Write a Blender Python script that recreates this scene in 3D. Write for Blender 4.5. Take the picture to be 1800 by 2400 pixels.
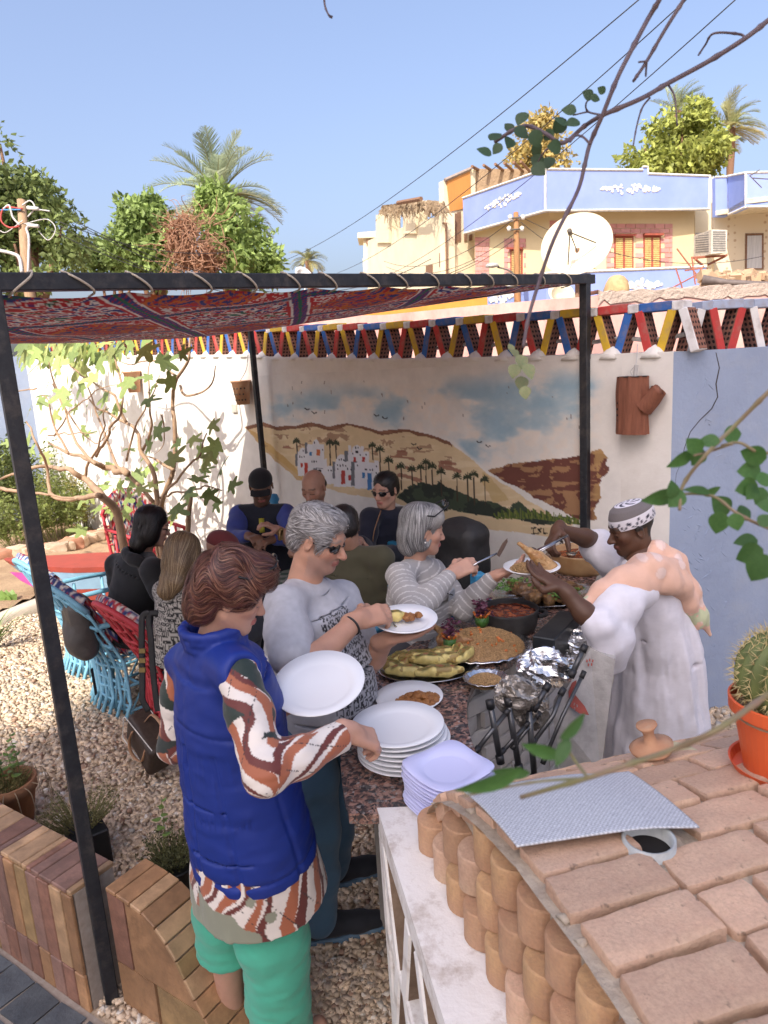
import bpy,math,random
import numpy as np
from mathutils import Vector,Matrix
random.seed(7);RNG=np.random.default_rng(7)
for _o in list(bpy.data.objects):bpy.data.objects.remove(_o)
SC=bpy.context.scene;COLL=SC.collection
# camera
F=1660.0;H=2.15
_n=np.array([485.0,7800.0]);ROLL=math.atan2(_n[0],_n[1]);PITCH=math.atan(F/np.hypot(*_n))
FWD=np.array([0,math.cos(PITCH),-math.sin(PITCH)]);_u=np.array([0,math.sin(PITCH),math.cos(PITCH)])
IX=math.cos(ROLL)*np.array([1.,0,0])-math.sin(ROLL)*_u
IY=math.sin(ROLL)*np.array([1.,0,0])+math.cos(ROLL)*_u
EYE=np.array([0,0,H])
cam=bpy.data.cameras.new('camera');camo=bpy.data.objects.new('camera',cam);COLL.objects.link(camo)
cam.sensor_fit='VERTICAL';cam.sensor_height=36;cam.sensor_width=27;cam.lens=F/2400*36
cam.clip_start=0.05;cam.clip_end=3000
camo.matrix_world=Matrix(((IX[0],IY[0],-FWD[0],0),(IX[1],IY[1],-FWD[1],0),(IX[2],IY[2],-FWD[2],H),(0,0,0,1)))
cam.dof.use_dof=True;cam.dof.focus_distance=2.6;cam.dof.aperture_fstop=9.0
SC.camera=camo
# sky, sun, exposure
SUN_EL=math.radians(44);SUN_AZ=np.array([-0.378,-0.926])
w=bpy.data.worlds.new('World');SC.world=w;w.use_nodes=True
_nt=w.node_tree;_sky=_nt.nodes.new('ShaderNodeTexSky');_sky.sky_type='NISHITA';_sky.sun_disc=False
_sky.sun_elevation=SUN_EL;_sky.sun_rotation=math.atan2(SUN_AZ[0],SUN_AZ[1])
_sky.air_density=1.0;_sky.dust_density=7.0;_sky.ozone_density=2.6;_sky.altitude=100
_gm=_nt.nodes.new('ShaderNodeGamma');_gm.inputs[1].default_value=0.85;_nt.links.new(_sky.outputs[0],_gm.inputs[0])
_mx=_nt.nodes.new('ShaderNodeMix');_mx.data_type='RGBA';_mx.blend_type='MULTIPLY';_mx.inputs[0].default_value=1;_mx.inputs[7].default_value=(.91,.885,.95,1)
_nt.links.new(_gm.outputs[0],_mx.inputs[6]);_nt.links.new(_mx.outputs[2],_nt.nodes['Background'].inputs[0]);_nt.nodes['Background'].inputs[1].default_value=0.15
sun=bpy.data.lights.new('sun','SUN');suno=bpy.data.objects.new('sun',sun);COLL.objects.link(suno)
sun.energy=2.6;sun.angle=math.radians(0.55);sun.color=(1.0,0.93,0.82)
SUND=np.array([SUN_AZ[0]*math.cos(SUN_EL),SUN_AZ[1]*math.cos(SUN_EL),math.sin(SUN_EL)])
suno.rotation_euler=Vector(SUND).to_track_quat('Z','Y').to_euler();suno.location=(-6,-12,14)
SC.view_settings.view_transform='Standard';SC.view_settings.look='None';SC.view_settings.gamma=1.0
SC.view_settings.use_curve_mapping=False;SC.view_settings.exposure=1.40
# photo pixel -> world helpers (1800x2400 pixels)
def ray(px,py):return(px-900)/F*IX-(py-1200)/F*IY+FWD
def P(px,py,d):return EYE+ray(px,py)*d
def G(px,py,z=0.0):
 r=ray(px,py);return EYE+r*((z-H)/r[2])
def ONP(px,py,p0,n):
 r=ray(px,py);return EYE+r*(np.dot(np.asarray(p0)-EYE,n)/np.dot(r,n))
def PY(px,py,Y):
 r=ray(px,py);return EYE+r*(Y/r[1])
def PROJ(p):
 v=np.asarray(p)-EYE;d=v@FWD;return 900+F*(v@IX)/d,1200-F*(v@IY)/d,d
def V(*a):return np.array(a,float)
def nrm(v):v=np.asarray(v,float);return v/(np.linalg.norm(v)+1e-12)
# materials
MATS={}
def _new(name):
 m=bpy.data.materials.new(name);m.use_nodes=True;nt=m.node_tree;return m,nt,nt.nodes['Principled BSDF']
def _mixc(nt,fac,a,b,mode='MIX'):
 n=nt.nodes.new('ShaderNodeMix');n.data_type='RGBA';n.blend_type=mode
 for s,v in((0,fac),(6,a),(7,b)):
  if isinstance(v,(float,int)):n.inputs[s].default_value=v
  elif isinstance(v,tuple):n.inputs[s].default_value=(*v[:3],1)
  else:nt.links.new(v,n.inputs[s])
 return n.outputs[2]
def _noise(nt,scale,detail=4,rough=.6,coord='Object',dist=0.0,sc3=None):
 tc=nt.nodes.new('ShaderNodeTexCoord');mp=nt.nodes.new('ShaderNodeMapping');n=nt.nodes.new('ShaderNodeTexNoise')
 nt.links.new(tc.outputs[coord],mp.inputs[0]);nt.links.new(mp.outputs[0],n.inputs['Vector'])
 if sc3:mp.inputs['Scale'].default_value=sc3
 n.inputs['Scale'].default_value=scale;n.inputs['Detail'].default_value=detail;n.inputs['Roughness'].default_value=rough;n.inputs['Distortion'].default_value=dist
 return n.outputs[0]
def _ramp(nt,f,stops):
 r=nt.nodes.new('ShaderNodeValToRGB');nt.links.new(f,r.inputs[0]);e=r.color_ramp.elements
 while len(e)<len(stops):e.new(.5)
 for i,(p,c)in enumerate(stops):e[i].position=p;e[i].color=(*((c,)*3 if isinstance(c,(int,float))else c[:3]),1)
 return r.outputs[0]
def _bump(nt,b,h,strength,dist=0.01):
 n=nt.nodes.new('ShaderNodeBump');n.inputs['Strength'].default_value=strength;n.inputs['Distance'].default_value=dist
 nt.links.new(h,n.inputs['Height']);nt.links.new(n.outputs[0],b.inputs['Normal']);return n
def _rndtint(nt,col,amt):
 oi=nt.nodes.new('ShaderNodeObjectInfo');hs=nt.nodes.new('ShaderNodeHueSaturation')
 mr=nt.nodes.new('ShaderNodeMapRange');mr.inputs[3].default_value=1-amt;mr.inputs[4].default_value=1+amt
 nt.links.new(oi.outputs['Random'],mr.inputs[0]);nt.links.new(mr.outputs[0],hs.inputs['Value'])
 if isinstance(col,tuple):hs.inputs['Color'].default_value=(*col[:3],1)
 else:nt.links.new(col,hs.inputs['Color'])
 return hs.outputs[0]
def M(name,c,rough=.7,c2=None,scale=12,var=.35,bump=.25,bscale=60,bdist=.004,metal=0.,spec=.5,rnd=0.,dirt=None,dscale=3.,damt=.5,coat=0.,trans=0.,sheen=0.,sc3=None,detail=5):
 """procedural principled material: base colour broken up by noise, second colour, dirt spots, bump"""
 if name in MATS:return MATS[name]
 m,nt,b=_new(name)
 c2=c2 or tuple(x*(1-var)for x in c)
 f=_ramp(nt,_noise(nt,scale,detail,.62,sc3=sc3),[(.32,0),(.68,1)])
 col=_mixc(nt,f,c,c2)
 if dirt:
  f2=_ramp(nt,_noise(nt,dscale,6,.7),[(.5,0),(.72,damt)]);col=_mixc(nt,f2,col,dirt)
 if rnd:col=_rndtint(nt,col,rnd)
 nt.links.new(col,b.inputs['Base Color'])
 b.inputs['Roughness'].default_value=rough;b.inputs['Metallic'].default_value=metal;b.inputs['Specular IOR Level'].default_value=spec
 b.inputs['Coat Weight'].default_value=coat;b.inputs['Sheen Weight'].default_value=sheen
 if bump:_bump(nt,b,_noise(nt,bscale,5,.65,sc3=sc3),bump,bdist)
 if trans:
  tr=nt.nodes.new('ShaderNodeBsdfTranslucent');mx=nt.nodes.new('ShaderNodeMixShader');mx.inputs[0].default_value=trans
  nt.links.new(col,tr.inputs[0]);nt.links.new(b.outputs[0],mx.inputs[1]);nt.links.new(tr.outputs[0],mx.inputs[2])
  nt.links.new(mx.outputs[0],nt.nodes['Material Output'].inputs[0])
 MATS[name]=m;return m
def MC(name,rough=.7,bump=.2,bscale=80,bdist=.003,var=.12,vscale=25,trans=0.,spec=.4,metal=0.,sheen=0.,sc3=None,coat=0.,sss=0.):
 """material whose base colour is the mesh's own colour attribute (print, paint, dye), with noise wear and bump"""
 if name in MATS:return MATS[name]
 m,nt,b=_new(name);a=nt.nodes.new('ShaderNodeVertexColor');a.layer_name='Col'
 f=_ramp(nt,_noise(nt,vscale,5,.6),[(.3,1-var),(.7,1+var*.4)]);col=_mixc(nt,1.0,a.outputs[0],f,'MULTIPLY')
 nt.links.new(col,b.inputs['Base Color']);b.inputs['Roughness'].default_value=rough;b.inputs['Specular IOR Level'].default_value=spec;b.inputs['Metallic'].default_value=metal
 b.inputs['Sheen Weight'].default_value=sheen;b.inputs['Coat Weight'].default_value=coat
 if sss:
  b.inputs['Subsurface Weight'].default_value=sss;b.inputs['Subsurface Radius'].default_value=(1,.35,.2);b.inputs['Subsurface Scale'].default_value=.006
 if bump:_bump(nt,b,_noise(nt,bscale,4,.6,sc3=sc3),bump,bdist)
 if trans:
  tr=nt.nodes.new('ShaderNodeBsdfTranslucent');mx=nt.nodes.new('ShaderNodeMixShader');mx.inputs[0].default_value=trans
  nt.links.new(col,tr.inputs[0]);nt.links.new(b.outputs[0],mx.inputs[1]);nt.links.new(tr.outputs[0],mx.inputs[2])
  nt.links.new(mx.outputs[0],nt.nodes['Material Output'].inputs[0])
 MATS[name]=m;return m
 # scene-graph helpers
ORG={}
def tag(o,label=None,cat=None,group=None,kind=None):
 if label:o['label']=label
 if cat:o['category']=cat
 if group:o['group']=group
 if kind:o['kind']=kind
 return o
def thing(name,loc,label,cat,group=None):
 o=bpy.data.objects.new(name,None);COLL.objects.link(o);o.location=tuple(loc);o.empty_display_size=.05
 ORG[o.name]=np.array(loc,float);return tag(o,label,cat,group)
def mesh_data(name,v,f,mat=None,smooth=False,col=None,mats=None,mi=None):
 v=np.asarray(v,np.float32);me=bpy.data.meshes.new(name)
 if isinstance(f,np.ndarray):
  k=f.shape[1];me.vertices.add(len(v));me.vertices.foreach_set('co',v.ravel());me.loops.add(f.size);me.polygons.add(len(f))
  me.loops.foreach_set('vertex_index',f.astype(np.int32).ravel());me.polygons.foreach_set('loop_start',np.arange(0,f.size,k,dtype=np.int32))
  me.update(calc_edges=True)
 else:me.from_pydata(v.tolist(),[],f)
 if smooth:me.polygons.foreach_set('use_smooth',np.ones(len(me.polygons),bool))
 if col is not None:
  a=me.color_attributes.new('Col','FLOAT_COLOR','POINT');c=np.ones((len(v),4),np.float32);c[:,:3]=col;a.data.foreach_set('color',c.ravel())
 for m in(mats or([mat]if mat else[])):me.materials.append(m)
 if mi is not None:me.polygons.foreach_set('material_index',np.asarray(mi,np.int32))
 me.update();return me
def put(name,me,parent=None,world=None,label=None,cat=None,group=None,kind=None):
 """link mesh data as an object; verts of `me` are local to matrix `world` (identity = world coordinates)"""
 o=bpy.data.objects.new(name,me);COLL.objects.link(o)
 mw=Matrix(world.tolist())if isinstance(world,np.ndarray)else(world or Matrix())
 if parent is not None:
  o.parent=parent;og=ORG[parent.name];o.matrix_local=Matrix.Translation(-Vector(og))@mw;ORG[o.name]=og
 else:o.matrix_world=mw;ORG[o.name]=np.array(mw.translation)
 return tag(o,label,cat,group,kind)
def mk(name,v,f,mat=None,parent=None,smooth=False,col=None,label=None,cat=None,group=None,kind=None,mats=None,mi=None):
 v=np.asarray(v,float)
 if parent is not None:
  og=ORG[parent.name];me=mesh_data(name,v-og,f,mat,smooth,col,mats,mi)
  o=bpy.data.objects.new(name,me);COLL.objects.link(o);o.parent=parent;ORG[o.name]=og
  return tag(o,label,cat,group,kind)
 og=np.array([(v[:,0].min()+v[:,0].max())/2,(v[:,1].min()+v[:,1].max())/2,v[:,2].min()])
 me=mesh_data(name,v-og,f,mat,smooth,col,mats,mi);o=bpy.data.objects.new(name,me);COLL.objects.link(o);o.location=og;ORG[o.name]=og
 return tag(o,label,cat,group,kind)
def frame(o,x,y,z):
 m=np.eye(4);m[:3,0]=x;m[:3,1]=y;m[:3,2]=z;m[:3,3]=o;return m
def basis(d,ref=(0,0,1)):
 d=nrm(d);r=np.asarray(ref,float)
 if abs(d@r)>.98:r=V(1,0,0)
 x=nrm(np.cross(r,d));y=np.cross(d,x);return x,y,d
 # mesh builder
class MB:
 def __init__(s):s.v=[];s.f=[];s.n=0;s.mi=[];s.c=[]
 def raw(s,v,f,mi=0,col=None):
  v=np.asarray(v,float);s.v.append(v);s.f+=[tuple(int(i)+s.n for i in q)for q in f];s.mi+=[mi]*len(f);s.n+=len(v)
  s.c.append(np.tile(np.asarray(col if col is not None else(.5,.5,.5),float),(len(v),1))if col is None or np.ndim(col)==1 else np.asarray(col));return s
 def box(s,c,h,ax=None,bev=0.,mi=0,col=None):
  """box: centre, half sizes, 3 axis vectors, chamfer"""
  c=np.asarray(c,float);ax=np.eye(3)if ax is None else np.asarray(ax,float);h=np.asarray(h,float)
  if bev<=0:
   q=np.array([[x,y,z]for z in(-1,1)for y in(-1,1)for x in(-1,1)],float)*h
   f=[(0,2,3,1),(4,5,7,6),(0,1,5,4),(2,6,7,3),(0,4,6,2),(1,3,7,5)]
   return s.raw(c+q@ax,f,mi,col)
  b=min(bev,h.min()*.9);q=[];
  idx={}
  for sx in(-1,1):
   for sy in(-1,1):
    for sz in(-1,1):
     for k in range(3):
      p=np.array([sx*h[0],sy*h[1],sz*h[2]]);
      for j in range(3):
       if j!=k:p[j]-=np.sign(p[j])*b
      idx[(sx,sy,sz,k)]=len(q);q.append(p)
  f=[]
  for k in range(3):
   i,j=(k+1)%3,(k+2)%3
   for sg in(-1,1):
    ring=[]
    for a,bb in((-1,-1),(1,-1),(1,1),(-1,1)):
     t=[0,0,0];t[k]=sg;t[i]=a;t[j]=bb;ring.append(idx[(*t,k)])
    f.append(tuple(ring if sg>0 else ring[::-1]))
  for k in range(3):
   i,j=(k+1)%3,(k+2)%3
   for a in(-1,1):
    for bb in(-1,1):
     r=[]
     for sg,kk in((-1,i),(1,i),(1,j),(-1,j)):
      t=[0,0,0];t[k]=sg;t[i]=a;t[j]=bb;r.append(idx[(*t,kk)])
     f.append(tuple(r if a*bb>0 else r[::-1]))
  for sx in(-1,1):
   for sy in(-1,1):
    for sz in(-1,1):
     r=[idx[(sx,sy,sz,k)]for k in range(3)];f.append(tuple(r if sx*sy*sz>0 else r[::-1]))
  return s.raw(c+np.array(q)@ax,f,mi,col)
 def tube(s,pts,r,n=8,cap=True,mi=0,col=None,flat=None,ref=(0,0,1)):
  """tube along points; r scalar or list; flat=(sx,sy) squashes the section"""
  pts=np.asarray(pts,float);m=len(pts);r=np.broadcast_to(np.asarray(r,float),(m,));vv=[]
  tg=np.gradient(pts,axis=0)if m>1 else pts;x,y,_=basis(tg[0],ref)
  fx,fy=flat or(1,1)
  for i in range(m):
   d=nrm(tg[i]);x=nrm(x-d*(x@d));y=np.cross(d,x);a=np.arange(n)*2*math.pi/n
   vv.append(pts[i]+np.outer(np.cos(a)*r[i]*fx,x)+np.outer(np.sin(a)*r[i]*fy,y))
  f=[(i*n+j,i*n+(j+1)%n,(i+1)*n+(j+1)%n,(i+1)*n+j)for i in range(m-1)for j in range(n)]
  if cap:f+=[tuple(range(n))[::-1],tuple((m-1)*n+j for j in range(n))]
  return s.raw(np.concatenate(vv),f,mi,col)
 def lathe(s,prof,o,n=24,ax=None,mi=0,col=None,wob=0.):
  """profile [(r,h)...] turned about axes ax (x,y,z rows) at origin o"""
  ax=np.eye(3)if ax is None else np.asarray(ax);vv=[];a=np.arange(n)*2*math.pi/n
  for r,h in prof:
   rr=r*(1+wob*np.sin(3*a+h*20));vv.append(np.asarray(o)+np.outer(np.cos(a)*rr,ax[0])+np.outer(np.sin(a)*rr,ax[1])+h*ax[2])
  m=len(prof);f=[(i*n+j,i*n+(j+1)%n,(i+1)*n+(j+1)%n,(i+1)*n+j)for i in range(m-1)for j in range(n)]
  if prof[0][0]>1e-4:f.append(tuple(range(n))[::-1])
  if prof[-1][0]>1e-4:f.append(tuple((m-1)*n+j for j in range(n)))
  return s.raw(np.concatenate(vv),f,mi,col)
 def prism(s,poly,ext,mi=0,col=None):
  """closed 3D polygon extruded by vector ext"""
  p=np.asarray(poly,float);n=len(p);v=np.concatenate([p,p+np.asarray(ext)])
  nn=sum(np.cross(p[i]-p[0],p[(i+1)%n]-p[0])for i in range(n));fl=(nn@np.asarray(ext))>0
  a=tuple(range(n));b=tuple(range(n,2*n));f=[a[::-1]if fl else a,b if fl else b[::-1]]
  for i in range(n):
   j=(i+1)%n;q=(i,j,j+n,i+n);f.append(q if fl else q[::-1])
  return s.raw(v,f,mi,col)
 def grid(s,pts,mi=0,col=None,closeu=False,closev=False):
  pts=np.asarray(pts,float);a,b=pts.shape[:2];f=[]
  for i in range(a-(not closeu)):
   for j in range(b-(not closev)):
    f.append((i*b+j,((i+1)%a)*b+j,((i+1)%a)*b+(j+1)%b,i*b+(j+1)%b))
  return s.raw(pts.reshape(-1,3),f,mi,None if col is None else(col if np.ndim(col)==1 else np.asarray(col).reshape(-1,3)))
 def arr(s):return np.concatenate(s.v)
 def build(s,name,mat=None,parent=None,smooth=False,mats=None,usecol=False,**k):
  return mk(name,s.arr(),s.f,mat,parent,smooth,np.concatenate(s.c)if usecol else None,mats=mats,mi=s.mi if mats else None,**k)
def gridfaces(a,b):
 i,j=np.meshgrid(np.arange(a-1),np.arange(b-1),indexing='ij');q=(i*b+j).ravel()
 return np.stack([q,q+b,q+b+1,q+1],1)
 # numpy noise
_PERM=np.random.default_rng(3).integers(0,2**31,4096)
def _h(ix,iy,iz):return(_PERM[(ix*73856093^iy*19349663^iz*83492791)&4095]&65535)/65535.0
def vnoise(p):
 p=np.asarray(p,float);i=np.floor(p).astype(np.int64);f=p-i;f=f*f*(3-2*f);r=0
 for dx in(0,1):
  for dy in(0,1):
   for dz in(0,1):
    wgt=(f[...,0]if dx else 1-f[...,0])*(f[...,1]if dy else 1-f[...,1])*(f[...,2]if dz else 1-f[...,2])
    r=r+wgt*_h(i[...,0]+dx,i[...,1]+dy,i[...,2]+dz)
 return r
def fbm(p,o=4):
 p=np.asarray(p,float);r=0;a=.5
 for k in range(o):r=r+a*vnoise(p*2**k+k*17.3);a*=.5
 return r/(1-.5**o)
def sstep(a,b,x):t=np.clip((x-a)/(b-a),0,1);return t*t*(3-2*t)
def cr(pts,n):
 """Catmull-Rom resample of a polyline to n points"""
 p=np.asarray(pts,float);q=np.concatenate([[2*p[0]-p[1]],p,[2*p[-1]-p[-2]]]);m=len(p)-1;out=[]
 for t in np.linspace(0,m-1e-9,n):
  i=int(t);u=t-i;a,b,c,d=q[i:i+4]
  out.append(.5*((2*b)+(-a+c)*u+(2*a-5*b+4*c-d)*u*u+(-a+3*b-3*c+d)*u**3))
 return np.array(out)
 # implicit-surface modeller (bodies, clothes, hair, food)
class Sdf:
 def __init__(s):s.p=[]
 def _add(s,fn,lo,hi,k,op):s.p.append((fn,np.asarray(lo,float),np.asarray(hi,float),k,op));return s
 def cone(s,a,b,ra,rb,k=.02,op='u'):
  a=np.asarray(a,float);b=np.asarray(b,float);d=b-a;L=max(d@d,1e-9);R=max(ra,rb)
  def fn(p):
   t=np.clip(((p-a)@d)/L,0,1);q=p-a-t[...,None]*d;return np.sqrt((q*q).sum(-1))-(ra+(rb-ra)*t)
  return s._add(fn,np.minimum(a,b)-R,np.maximum(a,b)+R,k,op)
 def chain(s,pts,rad,k=.02,op='u'):
  for i in range(len(pts)-1):s.cone(pts[i],pts[i+1],rad[i],rad[i+1],k,op)
  return s
 def ell(s,c,r,ax=None,k=.02,op='u'):
  c=np.asarray(c,float);r=np.asarray(r,float);ax=np.eye(3)if ax is None else np.asarray(ax,float);R=np.sqrt(((ax*r[:,None])**2).sum(0))
  def fn(p):
   q=(p-c)@ax.T;a=np.sqrt(((q/r)**2).sum(-1));b=np.sqrt(((q/r**2)**2).sum(-1))+1e-9;return np.maximum(a*(a-1)/b,-r.min())
  return s._add(fn,c-R,c+R,k,op)
 def box(s,c,h,ax=None,rd=.01,k=.01,op='u'):
  c=np.asarray(c,float);h=np.asarray(h,float)-rd;ax=np.eye(3)if ax is None else np.asarray(ax,float);R=(np.abs(ax)*(h+rd)[:,None]).sum(0)
  def fn(p):
   q=np.abs((p-c)@ax.T)-h;return np.sqrt((np.maximum(q,0)**2).sum(-1))+np.minimum(q.max(-1),0)-rd
  return s._add(fn,c-R,c+R,k,op)
 def loft(s,rings,k=.02,op='u',wr=None):
  """rings: list of (centre, xaxis, rx, ry): elliptical sections along a spine; wr(p,t)-> extra radius"""
  C=np.array([r[0]for r in rings],float);X=np.array([nrm(r[1])for r in rings]);RX=np.array([r[2]for r in rings],float);RY=np.array([r[3]for r in rings],float)
  R=max(RX.max(),RY.max())+(.03 if wr else 0)
  def fn(p):
   best=None;sh=p.shape[:-1];p2=p.reshape(-1,3)
   bd=np.full(len(p2),1e9)
   for i in range(len(C)-1):
    d=C[i+1]-C[i];L=d@d;tr=((p2-C[i])@d)/L;t=np.clip(tr,0,1);q=p2-C[i]-t[:,None]*d
    u=t*t*(3-2*t)if False else t
    dn=d/math.sqrt(L);xa=X[i]+(X[i+1]-X[i])*u[:,None];xa=xa-(xa@dn)[:,None]*dn;xa/=np.linalg.norm(xa,axis=1)[:,None];ya=np.cross(dn,xa)
    rx=RX[i]+(RX[i+1]-RX[i])*u;ry=RY[i]+(RY[i+1]-RY[i])*u
    qx=(q*xa).sum(1);qy=(q*ya).sum(1);ov=np.abs(tr-t)*math.sqrt(L)
    e=np.sqrt((qx/rx)**2+(qy/ry)**2)+1e-9;e2=np.sqrt((qx/rx**2)**2+(qy/ry**2)**2)+1e-9
    dd=e*(e-1)/e2;dd=np.maximum(dd,-np.minimum(rx,ry))
    if wr:dd=dd-wr(p2,(i+u)/(len(C)-1),np.arctan2(qy/ry,qx/rx))
    dd=np.where(ov>0,np.where(dd>0,np.sqrt(dd*dd+ov*ov),ov),dd)
    bd=np.minimum(bd,dd)
   return bd.reshape(sh)
  return s._add(fn,C.min(0)-R,C.max(0)+R,k,op)
 def half(s,c,n,k=.01):
  """cut away everything on the side n points to"""
  c=np.asarray(c,float);n=nrm(n);return s._add(lambda p:-((p-c)@n),[-1e9]*3,[1e9]*3,k,'s')
 def ev(s,p,skip=0):
  D=np.full(p.shape[:-1],1e3)
  for fn,lo,hi,k,op in s.p:D=s._op(D,fn(p),k,op)
  return D
 @staticmethod
 def _op(a,b,k,op):
  if op=='s':a,b=-a,b;r=np.minimum(a,b)-np.maximum(k-np.abs(a-b),0)**2/(4*k)if k>0 else np.minimum(a,b);return-r
  return np.minimum(a,b)-np.maximum(k-np.abs(a-b),0)**2/(4*k)if k>0 else np.minimum(a,b)
 def grad(s,p,e=.002):
  g=np.stack([s.ev(p+np.eye(3)[i]*e)-s.ev(p-np.eye(3)[i]*e)for i in range(3)],-1);return g/(np.linalg.norm(g,axis=-1)[...,None]+1e-9)
 def mesh(s,res,disp=None):
  us=[q for q in s.p if q[4]=='u'];lo=np.min([q[1]for q in us],0)-res*3-.012;hi=np.max([q[2]for q in us],0)+res*3+.012
  n=np.ceil((hi-lo)/res).astype(int)+1;D=np.full(n,1e3,np.float32);ax=[lo[i]+np.arange(n[i])*res for i in range(3)]
  for fn,l,h,k,op in s.p:
   i0=np.clip(np.floor((l-k-2.5*res-.012-lo)/res).astype(int),0,n-1);i1=np.clip(np.ceil((h+k+2.5*res+.012-lo)/res).astype(int)+1,1,n)
   if(i1<=i0).any():continue
   g=np.stack(np.meshgrid(*[ax[i][i0[i]:i1[i]]for i in range(3)],indexing='ij'),-1);sl=tuple(slice(i0[i],i1[i])for i in range(3))
   D[sl]=s._op(D[sl],fn(g),k,op)
  if disp is not None:
   m=np.abs(D)<.06;idx=np.argwhere(m);D[m]-=disp(lo+idx*res)
  return surfnet(D,lo,res)
def surfnet(D,lo,res):
 ins=D<0;n=np.array(D.shape)
 c=np.zeros(n-1,np.int8)
 offs=[(x,y,z)for x in(0,1)for y in(0,1)for z in(0,1)]
 for x,y,z in offs:c+=ins[x:n[0]-1+x,y:n[1]-1+y,z:n[2]-1+z]
 cells=np.argwhere((c>0)&(c<8));ids=np.full(n-1,-1,np.int64);ids[tuple(cells.T)]=np.arange(len(cells))
 acc=np.zeros((len(cells),3));cnt=np.zeros(len(cells))
 cv={o:D[tuple((cells+np.array(o)).T)].astype(float)for o in offs}
 for o in offs:
  for a in range(3):
   if o[a]:continue
   q=list(o);q[a]=1;v0=cv[o];v1=cv[tuple(q)];m=(v0<0)!=(v1<0)
   t=np.where(m,v0/np.where(np.abs(v0-v1)<1e-12,1,v0-v1),0);p=np.tile(np.array(o,float),(len(cells),1));p[:,a]=t
   acc+=p*m[:,None];cnt+=m
 v=lo+(cells+acc/np.maximum(cnt,1)[:,None])*res;F_=[]
 for a in range(3):
  b,cc=(a+1)%3,(a+2)%3;s0=[slice(None)]*3;s1=[slice(None)]*3;s0[a]=slice(0,-1);s1[a]=slice(1,None)
  x=ins[tuple(s0)];y=ins[tuple(s1)];e=np.argwhere(x!=y);e=e[(e[:,b]>0)&(e[:,cc]>0)&(e[:,b]<n[b]-1)&(e[:,cc]<n[cc]-1)]
  if len(e)==0:continue
  db=np.zeros(3,int);db[b]=1;dc=np.zeros(3,int);dc[cc]=1
  q=np.stack([ids[tuple((e-db-dc).T)],ids[tuple((e-dc).T)],ids[tuple(e.T)],ids[tuple((e-db).T)]],1)
  fl=x[tuple(e.T)];q[~fl]=q[~fl][:,::-1];F_.append(q)
 return v,np.concatenate(F_)
 # ground
m_soil=M('soil',(.36,.25,.15),.95,c2=(.24,.155,.09),scale=3,bump=.6,bscale=9,bdist=.05)
m_sand=M('desert_soil',(.42,.31,.2),.95,c2=(.30,.21,.13),scale=.6,bump=.3,bscale=4,bdist=.03)
m_gravelbed=M('gravel_bed',(.50,.39,.28),.95,c2=(.34,.26,.18),scale=60,bump=.8,bscale=70,bdist=.012)
mk('ground',[(-600,-300,-.06),(600,-300,-.06),(600,1500,-.06),(-600,1500,-.06)],[(0,1,2,3)],m_sand,label='bare sandy ground around the garden and houses',kind='structure')
mk('gravel_path',[(-4.2,.2,0),(3.2,.2,0),(3.2,5.4,0),(-1.3,7.2,0),(-3.3,5.9,0),(-4.2,4.2,0)],[(0,1,2,3,4,5)],m_gravelbed,label='bed under the loose gravel of the courtyard',kind='structure')
def bumpy(poly_fn,nx,ny,x0,x1,y0,y1,amp,zb,sc):
 xs,ys=np.meshgrid(np.linspace(x0,x1,nx),np.linspace(y0,y1,ny),indexing='ij');z=zb+amp*(fbm(np.stack([xs*sc,ys*sc,xs*0],-1),5)-.5)
 return np.stack([xs,ys,z],-1)
K0,K1=G(0,1447),G(202,1364)
kline=lambda x,y:(y-K0[1])-(x-K0[0])*(K1[1]-K0[1])/(K1[0]-K0[0])
q=bumpy(None,120,120,-10,-.9,3.5,13,.13,.035,2.0)
kk=(kline(q[...,0],q[...,1])>0)&(q[...,1]-6.75<-(q[...,0]+1.18)*1.077+.1)&(q[...,0]<K1[0]+.9);f=gridfaces(120,120);f=f[kk.reshape(-1)[f].all(1)]
mk('garden_soil',q.reshape(-1,3),f,m_soil,smooth=True,label='bare brown soil of the garden bed',kind='structure')
def pebbles(n,reg,smin,smax,seed,cut=None):
 r=np.random.default_rng(seed);c=np.stack([r.uniform(reg[0],reg[1],n),r.uniform(reg[2],reg[3],n)],1)
 if cut:c=c[cut(c)]
 n=len(c);cube=np.array([[x,y,z]for z in(-1,1)for y in(-1,1)for x in(-1,1)],float)
 s=r.uniform(smin,smax,(n,1,1))*.5*np.stack([r.uniform(.75,1.3,n),r.uniform(.65,1.1,n),r.uniform(.45,.75,n)],1)[:,None]
 v=cube[None]*s*r.uniform(.55,1.05,(n,8,3));a=r.uniform(0,6.283,n);tl=r.normal(0,.35,(n,2))
 ca,sa=np.cos(a)[:,None],np.sin(a)[:,None];x=v[...,0]*ca-v[...,1]*sa;y=v[...,0]*sa+v[...,1]*ca;z=v[...,2]+x*tl[:,:1]+y*tl[:,1:]
 zz=r.uniform(.0,.011,(n,1));v=np.stack([x+c[:,:1],y+c[:,1:],z+zz+.003],-1)
 f=np.array([(0,2,3,1),(4,5,7,6),(0,1,5,4),(2,6,7,3),(0,4,6,2),(1,3,7,5)]);F_=(np.arange(n)[:,None,None]*8+f[None]).reshape(-1,4)
 t=r.uniform(0,1,(n,1));g=r.uniform(.72,1.12,(n,1));col=((1-t)*np.array([.72,.56,.39])+t*np.array([.64,.52,.40]))*g
 w_=r.uniform(0,1,n)>.93;col[w_]=np.array([.78,.72,.63])*g[w_];rd=r.uniform(0,1,n)>.95;col[rd]=np.array([.40,.26,.18])*g[rd]
 return v.reshape(-1,3),F_,np.repeat(col,8,0)
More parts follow.
